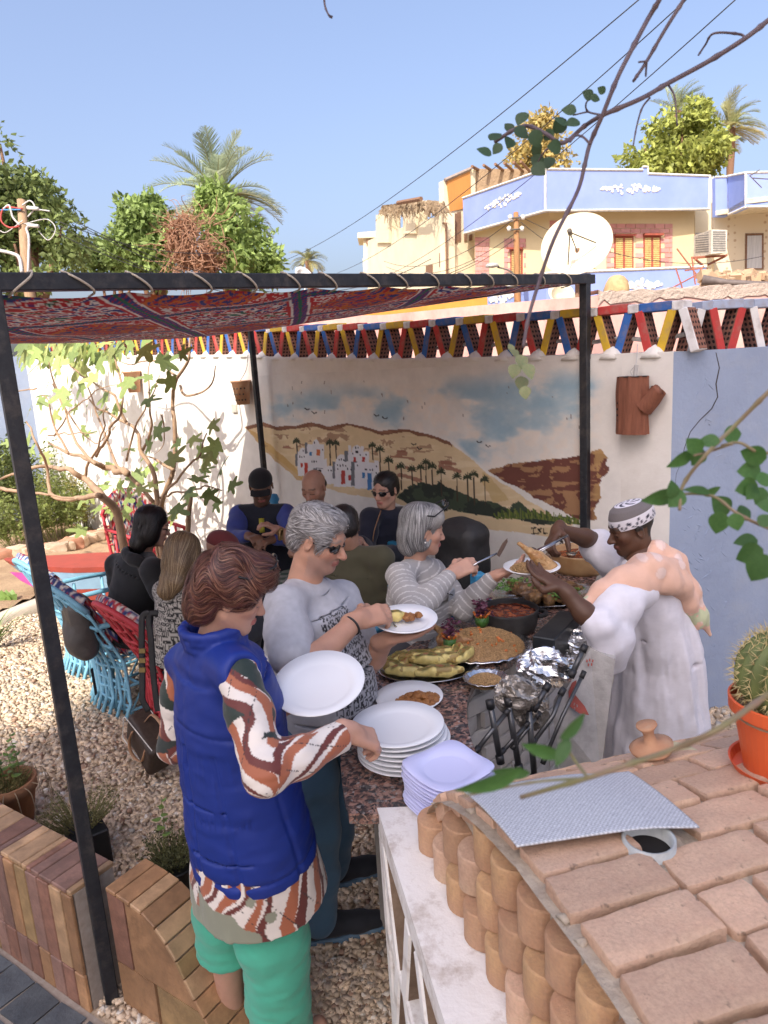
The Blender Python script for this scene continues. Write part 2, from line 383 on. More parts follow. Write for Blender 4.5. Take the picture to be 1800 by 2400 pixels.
pv=[pebbles(33000,(-3.6,1.0,3.3,6.4),.016,.038,1,lambda c:((kline(c[:,0],c[:,1])<0)|(c[:,0]>K1[0]+.9))&(c[:,1]<6.6-(c[:,0]+1.18)*1.077)&(c[:,0]>-.62*c[:,1]-.3)),pebbles(17000,(-2.3,.15,1.9,3.4),.015,.031,2,lambda c:(c[:,1]>2.03-(c[:,0]+1.05)*.66)&(c[:,0]>-.75*c[:,1])),pebbles(5000,(-.75,.0,1.2,2.2),.016,.032,3),pebbles(3500,(1.2,2.4,2.7,4.0),.02,.04,4)]
o=0;VV,FF,CC=[],[],[]
for v,f,c in pv:VV.append(v);FF.append(f+o);CC.append(c);o+=len(v)
mk('gravel',np.concatenate(VV),np.concatenate(FF),MC('pebble',.85,.25,120,.002,.2,60),smooth=False,col=np.concatenate(CC),label='beige loose gravel covering the courtyard floor',cat='gravel',kind='stuff')
# garden wall with mural and coloured trellis top
WA=V(-1.18,6.75,0);WB=V(1.15,4.24,0);WD=nrm(WB-WA);WN=V(WD[1],-WD[0],0)
if WN[1]>0:WN=-WN
def W(px,py,off=0.):return ONP(px,py,WA+WN*off,WN)
def ws(s,z,off=0.):return WA+WD*s+V(0,0,z)+WN*off
_s=[-7,-3.4,0,.16,1.84,3.49,4.07,4.2];_z=[2.6,2.437,2.287,2.257,2.165,2.116,2.106,2.104]
def ztop(s):return float(np.interp(s,_s,_z))
SE=4.04
m_white=M('white_plaster',(.80,.77,.72),.9,c2=(.70,.665,.61),scale=2.5,bump=.35,bscale=35,bdist=.006,dirt=(.42,.36,.29),dscale=1.7,damt=.35)
m_bluegrey=M('bluegrey_plaster',(.29,.35,.47),.85,c2=(.25,.305,.42),scale=3,bump=.5,bscale=22,bdist=.01,dirt=(.42,.42,.42),dscale=4,damt=.25)
wall=thing('garden_wall',ws(1.5,0),'white garden wall with desert mural and red blue yellow trellis top','wall')
m=MB();ss=np.linspace(-6.2,SE,42)
top=[ws(s,ztop(s))for s in ss]
m.prism([ws(-6.2,-.05),ws(SE,-.05)]+top[::-1],-WN*.2);m.build('wall',m_white,wall)
A2=ws(SE,0);D2=nrm(V(.5,.10,0));N2=V(D2[1],-D2[0],0)
def w2(s,z,off=0.):return A2+D2*s+V(0,0,z)+N2*off
wall2=thing('blue_wall',w2(1,0),'cracked blue grey wall behind the man in the white robe','wall')
m=MB();m.prism([w2(0,-.05),w2(3.0,-.05),w2(3.0,2.09),w2(0,2.105)],-N2*.2);m.build('wall',m_bluegrey,wall2)
ck=[(1678,826),(1686,862),(1678,900),(1682,930),(1668,958),(1640,985),(1618,1012),(1604,1050),(1600,1075)]
m_dark=M('crack_dark',(.07,.06,.055),.95,bump=0)
m=MB();m.tube([ONP(x,y,A2+N2*.0005,N2)for x,y in ck],[.002,.003,.0035,.003,.003,.0025,.002,.0018,.001],5);m.build('crack',m_dark,wall2)
m=MB();m.tube([ONP(x,y,A2+N2*.0005,N2)for x,y in[(1600,1075),(1585,1110),(1580,1170)]],[.001,.001,.0006],5);m.build('crack',m_dark,wall2)
rr=random.Random(5);m=MB()
for i in range(70):
 px=rr.uniform(1602,1700);py=rr.uniform(850,1650)if i>20 else rr.uniform(1180,1400);p=ONP(px,py,A2+N2*.0,N2);a=rr.choice([.5,-.6,1.1,2.5])+rr.uniform(-.3,.3);L=rr.uniform(.008,.03)
 m.tube([p-(D2*math.cos(a)+V(0,0,math.sin(a)))*L,p,p+(D2*math.cos(a)+V(0,0,math.sin(a)))*L],[.0008,.0035,.0008],4)
m.build('plaster_ridge',m_bluegrey,wall2)
wall3=thing('side_wall',ws(-6.2,0),'blue grey side wall at the far left behind the leaves','wall')
m=MB();s3=ws(-6.2,0);d3=nrm(V(-.78,-.62,0));m.prism([s3+V(0,0,-.05),s3+d3*5+V(0,0,-.05),s3+d3*5+V(0,0,2.45),s3+V(0,0,2.57)],V(.62,-.78,0)*-.2);m.build('wall',m_bluegrey,wall3)
def inpoly(x,y,poly):
 r=np.zeros(x.shape,bool);n=len(poly)
 for i in range(n):
  x0,y0=poly[i];x1,y1=poly[(i+1)%n]
  c=((y0>y)!=(y1>y))&(x<(x1-x0)*(y-y0)/((y1-y0)or 1e-9)+x0);r^=c
 return r
def segd(x,y,a,b):
 dx,dy=b[0]-a[0],b[1]-a[1];t=np.clip(((x-a[0])*dx+(y-a[1])*dy)/(dx*dx+dy*dy+1e-9),0,1);return np.hypot(x-a[0]-t*dx,y-a[1]-t*dy)
Z4=lambda x,y:(500+x/2.37,700+y/2.37)
Z5=lambda x,y:(1100+x/2.37,700+y/2.37)
def paint_mural():
 ns,nz=640,270;S,Z=np.meshgrid(np.linspace(-.75,3.75,ns),np.linspace(.3,2.09,nz),indexing='ij')
 pts=WA+S[...,None]*WD+np.stack([S*0,S*0,Z],-1)+WN*.003
 v=pts-EYE;d=v@FWD;X=900+F*(v@IX)/d;Y=1200-F*(v@IY)/d
 n1=fbm(np.stack([X*.012,Y*.02,X*0],-1),5);n2=fbm(np.stack([X*.05,Y*.05,X*0+9],-1),4);n3=fbm(np.stack([X*.02,Y*.09,X*0+4],-1),4)
 C=np.ones(X.shape+(3,))*np.array([.76,.73,.68])*(.93+.12*n2[...,None])
 def mixin(mask,col,al=1.0):
  a=(mask*al)[...,None];C[:]=C*(1-a)+np.asarray(col)*a
 up=np.interp(X,[600,760,900,1100,1250,1400],[905,890,890,870,850,860]);sk=sstep(-10,55,Y-up)*sstep(585,660,X)*(1-sstep(1385,1425,X));cl=sstep(.42,.62,n1);sk=sk*np.clip((np.interp(X,[560,620,800,950,1060,1100,1150,1200,1420],[1000,998,1000,1015,1035,1075,1110,1110,1080])-Y)/14,0,1)
 mixin(sk*cl,(.30,.48,.58),.72);mixin(sk*(1-cl)*sstep(.45,.6,n2),(.80,.70,.60),.5);mixin(sk*sstep(.56,.72,n1),(.22,.40,.54),.45)
 rid=[Z4(*p)for p in[(175,712),(280,690),(350,712),(450,705),(545,688),(640,715),(740,688),(850,710),(930,737),(1060,720),(1180,745),(1310,790),(1420,880),(1500,950),(1540,985),(1659,1060),(1760,1130),(1900,1215),(2010,1240)]]
 hill=rid+[Z4(1900,1330),Z4(1300,1240),Z4(1000,1130),Z4(700,1075),Z4(500,1010),Z4(330,870)]
 jx=X+(n2-.5)*10;jy=Y+(n3-.5)*8;hm=inpoly(jx,jy,hill);mixin(hm,(.68,.53,.32));mixin(hm*sstep(.5,.7,n3),(.78,.64,.42),.8)
 mixin(inpoly(jx,jy,[Z4(*p)for p in[(175,715),(230,740),(420,900),(530,1010),(470,1010),(300,860)]])*1.,(.55,.34,.11),.8)
 mixin(inpoly(jx,jy,[Z4(*p)for p in[(1500,960),(1545,1000),(1640,1120),(1560,1130),(1490,1010)]])*1.,(.52,.36,.14),.6)
 ry=np.interp(X,[p[0]for p in rid],[p[1]for p in rid]);dr=Y-ry
 mixin(hm&(dr<4+9*n2)&(X<1060),(.20,.085,.05),.95)
 mixin(hm&(dr<60)&(n3>.60)&(n2>.47)&(X<1060),(.30,.15,.09),.75)
 for a,b,c_,dd in[(335,800,440,825),(960,850,1080,860),(990,870,1110,895),(1200,905,1340,925),(1230,930,1370,960),(1030,985,1150,1010),(1020,940,1110,950)]:
  p0,p1=Z4(a,b),Z4(c_,dd);mixin(hm&(segd(X,Y+(n3-.5)*14,p0,p1)<4.5)&(n2>.4),(.30,.12,.08),.85)
 br=[Z5(*p)for p in[(105,960),(230,922),(400,900),(620,870),(740,835),(770,880),(745,920),(778,950),(720,1000),(740,1100),(690,1150),(715,1225),(600,1232),(400,1120),(250,1045)]]
 bm=inpoly(X+(n2-.5)*26,Y+(n3-.5)*10,br);mixin(bm,(.15,.055,.04));mixin(bm&(n3>.5)&(n2>.38),(.36,.2,.1),.9);mixin(bm*sstep(1380,1400,X)*(n2>.45),(.48,.3,.12),.7)
 bu=[Z4(*p)for p in[(1020,1110),(1060,1055),(1110,1040),(1150,1020),(1210,1030),(1250,1015),(1310,1045),(1370,1075),(1440,1110),(1550,1135),(1640,1170),(1700,1130),(1760,1180),(1850,1195),(1960,1215),(2010,1240),(1880,1262),(1760,1240),(1600,1215),(1400,1190),(1200,1165),(1070,1130)]]
 b2=inpoly(X+(n2-.5)*14,Y+(n2-.5)*22,bu);mixin(b2,(.032,.042,.032));mixin(b2&(n2>.52),(.06,.085,.05),.8)
 for i in range(70):
  x=1165+i*2.9;y=np.interp(x,[1165,1250,1350],[1215,1215,1228]);h_=10+14*((i*37)%11)/11*(1 if x<1300 else.7)
  mixin(segd(X,Y,(x,y),(x+((i*13)%9-4)*1.6,y-h_))<1.6,[(.12,.16,.03),(.17,.2,.05),(.07,.11,.03)][i%3])
 wh=(.72,.72,.74)
 def R_(a,b,c_,dd,col):mixin(inpoly(X,Y,[Z4(a,b),Z4(c_,b),Z4(c_,dd),Z4(a,dd)]),col)
 def D_(cx,cy,r,col,ry_=None):
  x,y=Z4(cx,cy);mixin((((X-x)/(r/2.37))**2+((Y-y)/((ry_ or r)/2.37))**2<1)&(Y<y),col)
 sh=(.16,.17,.19)
 R_(455,860,472,930,sh);R_(468,850,615,950,wh);R_(535,810,615,890,wh);D_(570,810,18,wh,28);D_(497,860,22,wh,32);R_(508,800,524,860,sh);R_(520,810,540,850,wh)
 R_(470,930,560,985,wh);R_(545,890,630,985,wh);D_(572,895,24,wh,30);R_(555,940,610,990,sh);R_(575,945,612,990,wh)
 R_(620,930,680,1030,wh);R_(670,905,790,1045,wh);D_(712,905,30,wh,40);R_(662,905,676,1000,sh);R_(745,850,865,960,wh);D_(797,850,28,wh,36);R_(728,845,748,905,sh);R_(750,815,765,850,wh);R_(820,820,835,855,wh);R_(835,850,865,910,wh)
 R_(765,905,800,1040,sh);R_(785,910,920,1055,wh);R_(895,900,918,1040,wh)
 for a,b,c_,dd,col in[(485,912,497,936,(.45,.06,.04)),(506,912,525,980,(.5,.06,.04)),(573,838,593,872,(.6,.16,.05)),(534,850,548,872,(.06,.2,.42)),(778,880,792,905,(.45,.05,.04)),(826,880,842,908,(.45,.05,.04)),(710,955,732,1030,(.42,.06,.05)),(750,980,764,1010,(.45,.05,.05)),(826,965,842,998,(.05,.2,.45)),(856,968,880,1062,(.06,.2,.45)),(790,845,806,858,(.02,.02,.03)),(575,950,600,975,(.02,.02,.03))]:R_(a,b,c_,dd,col)
 for a,b in[(480,878),(492,880),(505,878),(548,905),(560,905),(572,905),(640,955),(655,955),(690,925),(705,928),(720,925),(735,930),(700,895),(712,893),(724,896),(775,860),(815,868),(800,925),(850,950),(870,950),(885,950),(845,950),(905,930),(906,970),(606,840),(848,865),(500,845),(562,800),(790,828),(805,828),(690,945),(745,945),(765,950)]:R_(a-3,b-5,a+3,b+5,(.03,.03,.04))
 for a,b,c_ in[(463,792,860),(647,800,925),(680,803,885),(883,815,895),(925,838,985),(973,900,992),(1043,932,1062),(1103,948,1055),(1152,938,1005),(1180,912,1035),(1215,932,1040),(1265,962,1095),(1353,988,1125),(1412,992,1125),(1447,978,1145),(1508,1006,1145)]:
  p0,p1=Z4(a,b),Z4(a+3,c_);mixin(segd(X,Y,p0,p1)<1.5,(.06,.045,.03));r_=8 if b<830 or a>900 else 9
  if a>900:r_=10
  for t in(-2.9,-2.5,-2.05,-1.57,-1.1,-.65,-.25,.25,2.9):
   e_=(p0[0]+r_*math.cos(t),p0[1]+r_*math.sin(t)+abs(math.cos(t))*3);mixin(segd(X,Y,p0,e_)<1.5,(.045,.055,.03))
 for a,b in[(520,615),(560,635),(905,650),(952,665),(1112,810),(1145,835),(1475,798),(1525,820)]:
  x,y=Z4(a,b);mixin(np.minimum(segd(X,Y,(x-5,y-3),(x,y+1)),segd(X,Y,(x,y+1),(x+6,y-1)))<1.3,(.03,.03,.03))
 for a in[((345,1275),(368,1272)),((357,1274),(357,1306)),((345,1308),(368,1305)),((400,1278),(380,1282)),((380,1282),(398,1294)),((398,1294),(378,1306)),((412,1280),(412,1305)),((412,1305),(430,1303)),((505,1345),(520,1360)),((520,1345),(505,1362)),((505,1345),(520,1345))]:
  mixin(segd(X,Y,Z5(*a[0]),Z5(*a[1]))<1.6,(.03,.025,.02))
 rr=random.Random(11)
 for i in range(26):
  x=rr.uniform(620,1360);y=rr.uniform(860,1000);mixin(segd(X,Y,(x,y),(x+rr.uniform(-1,1),y+rr.uniform(3,9)))<.9,(.2,.17,.15))
 g=gridfaces(ns,nz);return pts.reshape(-1,3),g,C.reshape(-1,3)
v,f,c=paint_mural()
mk('mural',v,f[:,::-1],MC('mural_paint',.85,.3,40,.005,.1,6),wall,col=c,label='painted desert scene of white village, palms, dunes and birds')
tcol={'r':(.50,.045,.04),'b':(.03,.13,.42),'y':(.66,.42,.03),'w':(.74,.72,.70),'g':(.36,.42,.55)}
def brickmat(k):
 nm='trellis_paint_'+k
 if nm in MATS:return MATS[nm]
 m=M(nm,tcol[k],.75,c2=tuple(x*.85 for x in tcol[k]),scale=14,bump=.5,bscale=60,bdist=.004,dirt=(.30,.22,.17),dscale=9,damt=.55,rnd=.1);return m
m_clay=M('hollow_clay',(.22,.085,.05),.9,c2=(.15,.05,.035),scale=20,bump=.4)
def holey():
 m,nt,b=_new('hollow_clay_holes');tc=nt.nodes.new('ShaderNodeTexCoord');mp=nt.nodes.new('ShaderNodeMapping');mp.inputs['Scale'].default_value=(38,30,34)
 vo=nt.nodes.new('ShaderNodeTexVoronoi');vo.inputs['Randomness'].default_value=.12;vo.inputs['Scale'].default_value=1
 nt.links.new(tc.outputs['Object'],mp.inputs[0]);nt.links.new(mp.outputs[0],vo.inputs['Vector'])
 f=_ramp(nt,vo.outputs['Distance'],[(.30,0),(.36,1)]);col=_mixc(nt,f,(.015,.008,.006),(.27,.12,.08));nt.links.new(col,b.inputs['Base Color']);b.inputs['Roughness'].default_value=.9
 _bump(nt,b,f,.8,.01);return m
m_holes=holey();_bm={}
def diag_mesh(k):
 if k in _bm:return _bm[k]
 m=MB();m.box((0,0,0),(.024,.055,.116),bev=.004);v=m.arr();mi=[]
 for q in m.f:
  n=nrm(np.cross(v[q[1]]-v[q[0]],v[q[2]]-v[q[0]]));mi.append(1 if abs(n[0])>.8 else 0)
 me=mesh_data('brick',v,m.f,mats=[brickmat(k),m_holes],mi=mi);_bm[k]=me;return me
def bar_mesh(k,L):
 key=(k,round(L,3))
 if key in _bm:return _bm[key]
 m=MB();m.box((0,0,0),(L/2,.056,.024),bev=.004);_bm[key]=mesh_data('brick',m.arr(),m.f,brickmat(k));return _bm[key]
cyc=[('r','y'),('b','r'),('y','b')];barc=['r','b','y']
rb=random.Random(3)
def trellis_node(pos,ax,nn,zb,lr,bar,barL,parent,zt=.205):
 for sg,k in((-1,lr[0]),(1,lr[1])):
  if not k:continue
  tilt=math.atan2(.062,zt)+rb.uniform(-.03,.03);zax=nrm(V(0,0,1)*math.cos(tilt)-ax*sg*math.sin(tilt));xax=nrm(np.cross(nn*-1,zax));c=pos+ax*sg*.063+V(0,0,zb+zt*.5)-nn*(.09+rb.uniform(-.006,.006))
  put('brick',diag_mesh(k),parent,frame(c,xax,-nn,zax))
 put('brick',bar_mesh('w' if bar!='g' else 'g',.062),parent,frame(pos+V(0,0,zb+zt+.026)-nn*.088,ax,-nn,V(0,0,1)))
 if bar:put('brick',bar_mesh(bar,barL),parent,frame(pos+ax*(.125)+V(0,0,zb+zt+.026+rb.uniform(-.003,.003))-nn*.09,ax,-nn,nrm(V(0,0,1)+ax*rb.uniform(-.02,.02))))
mound=MB();_mm=None
for k in range(-37,9):
 s=2.055+k*.248;lr=cyc[k%3];bar=barc[k%3]
 if s<-6.1 or s>SE:continue
 if k==8:lr=('y','w');bar=None
 trellis_node(ws(s,0),WD,WN,ztop(s)+.005,lr,bar,.18,wall)
 if s+.124<SE:
  p=ws(s+.124,ztop(s));mound.lathe([(.075,-.03),(.055,.0),(.035,.022),(.0,.04)],p-WN*.05,10,wob=.15)
mound.build('mortar',m_white,wall,smooth=True)
for k in range(1,12):
 s=k*.248-.03;lr=[('w','r'),('r','w'),('b','r')][(k-1)%3]if k>1 else('w','r')
 trellis_node(w2(s,0),D2,N2,2.104-.004*s,lr,'g',.19,wall2)
m=MB()
for i,(s,L)in enumerate([(-.4,5.0)]):
 m.tube([ws(s+j*.12,ztop(s+j*.12)+.075+.012*math.sin(j*1.9),-.13)for j in range(38)],.012,8)
m.build('conduit_pipe',M('white_pvc',(.72,.70,.66),.5,bump=.1),wall,smooth=True)
# wall behind (pink) and orange wall
m_pink=M('pink_plaster',(.56,.25,.21),.9,c2=(.62,.42,.36),scale=3.5,bump=.5,bscale=18,bdist=.01,dirt=(.55,.46,.38),dscale=1.6,damt=.8,sc3=(1,1,.4))
m_rough=M('rough_cement',(.42,.33,.27),.95,c2=(.52,.42,.35),scale=9,bump=.8,bscale=25,bdist=.03)
pw=thing('pink_wall',ws(2,0,-1.6),'pink plastered wall with rough cement top behind the trellis','wall')
def pk(px,py,off):return W(px,py,off)
m=MB();bt=[(560,745),(700,742),(900,738),(1100,718),(1300,700),(1405,693)]
m.prism([V(*pk(560,745,-1.7)[:2],-.05),V(*pk(1405,700,-1.7)[:2],-.05)]+[pk(x,y,-1.7)for x,y in bt[::-1]],-WN*.25);m.build('wall',m_pink,pw)
pp0=pk(1405,700,-1.7);m=MB();pn=N2;pq=lambda x,y:ONP(x,y,pp0,pn)
m.prism([V(*pp0[:2],-.05),V(*pq(1990,700)[:2],-.05),pq(1990,672),pq(1800,674),pq(1600,682),pq(1500,688),pq(1405,690)],-pn*.25);m.build('wall',m_pink,pw)
m=MB();rr=random.Random(2);pts=[]
for i in range(41):
 x=1400+i*14.5;y0=np.interp(x,[1400,1500,1600,1800,1990],[693,690,684,676,674]);a=pq(x,y0+8+rr.uniform(0,16));b=pq(x,y0-6-rr.uniform(0,8));pts.append([a+pn*.012,b+pn*.02,b-pn*.26])
m.grid(np.array(pts));m.build('cement_cap',m_rough,pw,smooth=False)
m_orange=M('orange_plaster',(.62,.27,.05),.9,c2=(.55,.22,.04),scale=4,bump=.3)
ow=thing('orange_wall',P(1000,720,11)*V(1,1,0),'plain orange wall low behind the canopy edge','wall')
m=MB();a=P(560,735,11.5);b=P(1142,690,11.5);m.prism([V(a[0],a[1],-.05),V(b[0],b[1],-.05),P(1142,688,11.5),P(560,738,11.5)],V(0,.25,0));m.build('wall',m_orange,ow)
# unseen block added behind the camera, sized to shade the courtyard
tdir=np.array([-SUN_AZ[0],-SUN_AZ[1],0]);tper=V(tdir[1],-tdir[0],0)
ab=thing('shade_block',-tdir*22,'tall cream apartment block standing behind the viewer, shading the courtyard','building')
m_cream=M('cream_plaster',(.70,.60,.42),.9,c2=(.62,.52,.36),scale=1.2,bump=.3,bscale=14,bdist=.01)
def ablk(p0,p1,h,nm):
 m=MB();a=-tdir*22+tper*p0;b=-tdir*22+tper*p1;m.prism([a,b,b+V(0,0,h),a+V(0,0,h)],-tdir*7);m.build(nm,m_cream,ab)
ablk(-3.65,3.2,29.4,'tower');ablk(-9.5,-3.66,24.0,'wing')  # widths and heights follow the shadow edges wanted on ground and wall
m_pane=M('window_glass',(.05,.06,.07),.1,bump=0)
_wm=MB();_wm.box((0,0,0),(.5,.03,.65));_wm=mesh_data('window',_wm.arr(),_wm.f,m_pane)
for i in range(8):
 for u in(-8,-6.2,-4.6,-2.2,-.2,1.9):
  if i==7 and u<-3.6:continue
  put('window',_wm,ab,frame(-tdir*21.99+tper*u+V(0,0,2+i*3.3),tper,tdir,V(0,0,1)))
  # shade canopy: black steel posts and beams, printed cloth, rope lashing
m_blk=M('black_steel',(.016,.018,.024),.45,c2=(.03,.033,.04),scale=30,bump=.25,bscale=50,dirt=(.16,.13,.11),dscale=14,damt=.35,metal=.3)
gA=G(262,2343,0);TA=V(gA[0],gA[1],2.435);TB=P(1371,655,3.98);TC=V(-1.07,6.425,2.50);TD=V(-3.35,4.45,2.52)
cano=thing('shade_canopy',gA,'black steel frame carrying red patterned shade cloth over the tables','canopy')
def post(a,b,w_,nm='post',yaw=.5):
 m=MB();a=np.asarray(a);b=np.asarray(b);d=nrm(b-a);x,y,z=basis(d);c_,s_=math.cos(yaw),math.sin(yaw);x,y=x*c_+y*s_,y*c_-x*s_
 m.box((a+b)/2,(w_/2,w_/2,np.linalg.norm(b-a)/2),[x,y,z],bev=.003);m.build(nm,m_blk,cano)
post(V(gA[0],gA[1],-.02),TA+V(0,0,.0),.044,yaw=.6)
post(V(TB[0],TB[1],0),TB+V(0,0,.03),.048,yaw=.75)
post(V(TC[0],TC[1],0),TC,.042,yaw=.75)
post(TA+nrm(TA-TB)*1.2,TB+nrm(TB-TA)*.07,.05,'beam',yaw=0)
post(TB,TC,.036,'beam',yaw=0)
post(TC+V(0,0,-.0),TD,.036,'beam',yaw=0);post(TA+V(0,0,-.03),TD+V(0,0,-.03),.036,'beam',yaw=0)
def khayamiya(U,Vv,s=1.0):
 """printed tent-cloth pattern at metres U,V: red ground, medallions, arabesque scrolls, blue bands"""
 U=U/s;Vv=Vv/s;p=.78;u=(U/p)%1-.5;v=(Vv/p)%1-.5;iu=np.floor(U/p)+np.floor(Vv/p)
 red=np.array([.42,.025,.03]);blue=np.array([.035,.04,.17]);org=np.array([.50,.12,.03]);grn=np.array([.02,.12,.07]);wht=np.array([.66,.60,.54])
 C=np.ones(U.shape+(3,))*red
 w1=fbm(np.stack([U*7,Vv*7,U*0],-1),3)-.5;w2_=fbm(np.stack([U*7+40,Vv*7,U*0+3],-1),3)-.5
 a=np.sin((U+w1*.30)*48)*np.sin((Vv+w2_*.30)*48);cell=fbm(np.stack([U*9+5,Vv*9,U*0+7],-1),2)
 def put_(mk_,col):C[mk_]=col
 box=(np.abs(u)<.40)&(np.abs(v)<.40);m1=(iu%2==0)
 put_(box&m1&(a>.05)&(cell>.5),blue);put_(box&m1&(a>.05)&(cell<=.42),grn)
 put_(box&m1&(np.abs(a-.05)<.20),wht)
 dm=np.abs(u)+np.abs(v)*.85;m2=~m1
 put_(m2&(dm<.46),blue);put_(m2&(dm<.46)&(np.abs(a)<.30),org);put_(m2&(dm<.40)&(a>.45),red);put_(m2&(np.abs(dm-.44)<.02),org);put_(m2&box&(dm>=.47)&(np.abs(a)<.22),wht)
 e=np.maximum(np.abs(u),np.abs(v));put_((e>.44),blue);put_((e>.425)&(e<.445),wht);put_((e>.44)&(np.abs(np.sin(U*60+Vv*60))<.35),red);put_(e>.488,grn)
 return C
def cloth(A,B,C_,D,nu,nv,sag,off):
 u,v=np.meshgrid(np.linspace(0,1,nu),np.linspace(0,1,nv),indexing='ij');a=u[...,None];b=v[...,None]
 p=(1-b)*((1-a)*A+a*B)+b*((1-a)*D+a*C_);z=sag*4*u*(1-u)*(4*v*(1-v))**.7*1.0
 z=z+.014*np.abs(np.sin(u*math.pi*11))*np.exp(-v*9)+.035*(fbm(np.stack([u*5,v*4,u*0],-1),3)-.5)*(4*v*(1-v))+.02*np.sin(v*22+u*5)*np.exp(-((u-.05)/.25)**2)*(v>.02)
 p[...,2]+=off-z;du=np.linalg.norm(B-A);dv=np.linalg.norm(D-A);ca,sa=math.cos(.55),math.sin(.55)
 X,Y=u*du,v*dv;col=khayamiya(X*ca-Y*sa,X*sa+Y*ca,.8)*1.0;return p,col
p,col=cloth(TA+nrm(TA-TB)*1.15+V(.03,.03,-.03),TB+V(-.03,.03,.0),TC+V(.0,.0,.0),TD,620,300,.115,-.01)
mk('canopy_cloth',p.reshape(-1,3),gridfaces(620,300),MC('tent_cloth',.9,.25,300,.001,.25,8,trans=.14),cano,True,col.reshape(-1,3),label='red printed tent cloth sagging between the beams')
m_rope=M('rope',(.50,.44,.36),.95,c2=(.38,.32,.25),scale=80,bump=.6,bscale=220)
bd=nrm(TB-TA);bn=nrm(np.cross(bd,V(0,0,1)));bn=bn if bn[1]<0 else-bn
def beampt(px,up,front):
 r=ray(px,655);n=np.cross(r,IY);t=np.dot(EYE-TA,n)/np.dot(bd,n);p_=TA+bd*t;return p_+V(0,0,up)+bn*front
for a,b in[(80,20),(150,215),(300,350),(445,490),(560,595),(664,696),(752,782),(850,882),(920,948),(1002,1020),(1080,1096),(1135,1148),(1192,1204),(1258,1268),(1320,1330)]:
 m=MB();m.tube(cr([beampt((a+b)/2,.01,-.04),beampt(a-4,.032,.0),beampt(a*.75+b*.25,.012,.032),beampt(a*.25+b*.75,-.015,.032),beampt(b,-.032,.012),beampt(b+3,-.038,-.05)],14),.0038,6);m.build('rope',m_rope,cano,smooth=True)
 # low tiled wall, curved wing and slate floor
ta=G(0,1600+1455/2.37,0);tb=G(600/2.37,1600+1890/2.37,0);TDIR=nrm(tb-ta);TN=V(TDIR[1],-TDIR[0],0);TN=TN if TN[1]<0 else-TN
tw=thing('tiled_low_wall',(ta+tb)/2,'low wall clad in brown slate tiles beside the black post','wall')
m_grout=M('grout',(.36,.31,.26),.95,c2=(.27,.22,.18),scale=30,bump=.5)
TC_=[((.36,.20,.10),'t1'),((.25,.125,.085),'t2'),((.44,.28,.155),'t3'),((.33,.215,.10),'t4'),((.26,.15,.115),'t5')]
def tmat(i):
 c,n=TC_[i%5];return M('slate_tile_'+n,c,.5,c2=tuple(x*.62 for x in c),scale=16,bump=.5,bscale=40,bdist=.004,dirt=tuple(min(1,x*1.7)for x in c),dscale=7,damt=.6,rnd=.16,spec=.5)
HT=.478;L0,L1=-1.6,float((tb-ta)@TDIR)-.085
def tp(s,z,back=0.):return ta+TDIR*s+V(0,0,z)-TN*back
m=MB();m.prism([tp(L0,-.05,.008),tp(L1,-.05,.008),tp(L1,HT-.012,.008),tp(L0,HT-.012,.008)],-TN*.15);m.build('wall',m_grout,tw)
rt=random.Random(9)
def tile(parent,s0,s1,z0,z1,i,th=.012,back=0.,g=.003):
 m=MB();c=(tp(s0,z0,back)+tp(s1,z1,back))/2;m.box(c-TN*(-.002),((s1-s0)/2-g,th/2+rt.uniform(0,.0015),(z1-z0)/2-g),[TDIR,-TN,V(0,0,1)],bev=.0025);m.build('tile',tmat(i),parent)
s=L0
while s<L1-.02:
 w_=.072 if s>-.9 else.085;e=min(s+w_,L1);tile(tw,s,e,.15,HT-.012,rt.choice([0,1,2,3,4,1]));tile(tw,s+.0,e,-.01,.15,rt.choice([1,3,4,0]));s=e
s=L0
while s<L1-.02:
 w_=rt.choice([.05,.075,.1,.085,.03]);e=min(s+w_,L1);m=MB()
 m.box((tp(s,HT-.004,-.004)+tp(e,HT-.004,.165))/2,((e-s)/2-.002,.085,.008+rt.uniform(0,.0015)),[TDIR,-TN,V(0,0,1)],bev=.003);m.build('tile',tmat(rt.choice([2,0,1,4,2,4])),tw);s=e
ca_=G(700/2.37,1600+1790/2.37,0);CN=TN
cw=thing('curved_tiled_wall',ca_,'curved tiled wing wall sloping down beside the green trousers','wall')
def cp(s,z,back=0.):return ca_+TDIR*s+V(0,0,z)-TN*back
fr=np.array([(.0,.478),(.09,.472),(.20,.452),(.30,.375),(.37,.262),(.44,.16),(.52,.05),(.56,-.02)]);fc=cr(np.stack([fr[:,0],fr[:,1]*1,fr[:,0]*0],1),60)[:,:2]
m=MB();m.prism([cp(.0,-.05,.006)]+[cp(a,b-.012,.006)for a,b in fc],-TN*.145);m.build('wall',m_grout,cw)
arc=np.concatenate([[0],np.cumsum(np.linalg.norm(np.diff(fc,axis=0),axis=1))]);t=0.
while t<arc[-1]-.03:
 w_=rt.choice([.06,.065,.055,.07]);ps=[np.array([np.interp(t+w_*k/3,arc,fc[:,0]),np.interp(t+w_*k/3,arc,fc[:,1])])for k in range(4)];m=MB();a,b=ps[0],ps[-1];d=nrm(np.append(b-a,0))[:2];c=(a+b)/2
 X=TDIR*d[0]+V(0,0,d[1]);m.box(cp(c[0],c[1]-.003,.075),(np.linalg.norm(b-a)/2-.002,.083,.008),[X,-TN,np.cross(X,-TN)],bev=.003);m.build('tile',tmat(rt.choice([0,0,2,3,2])),cw);t+=w_
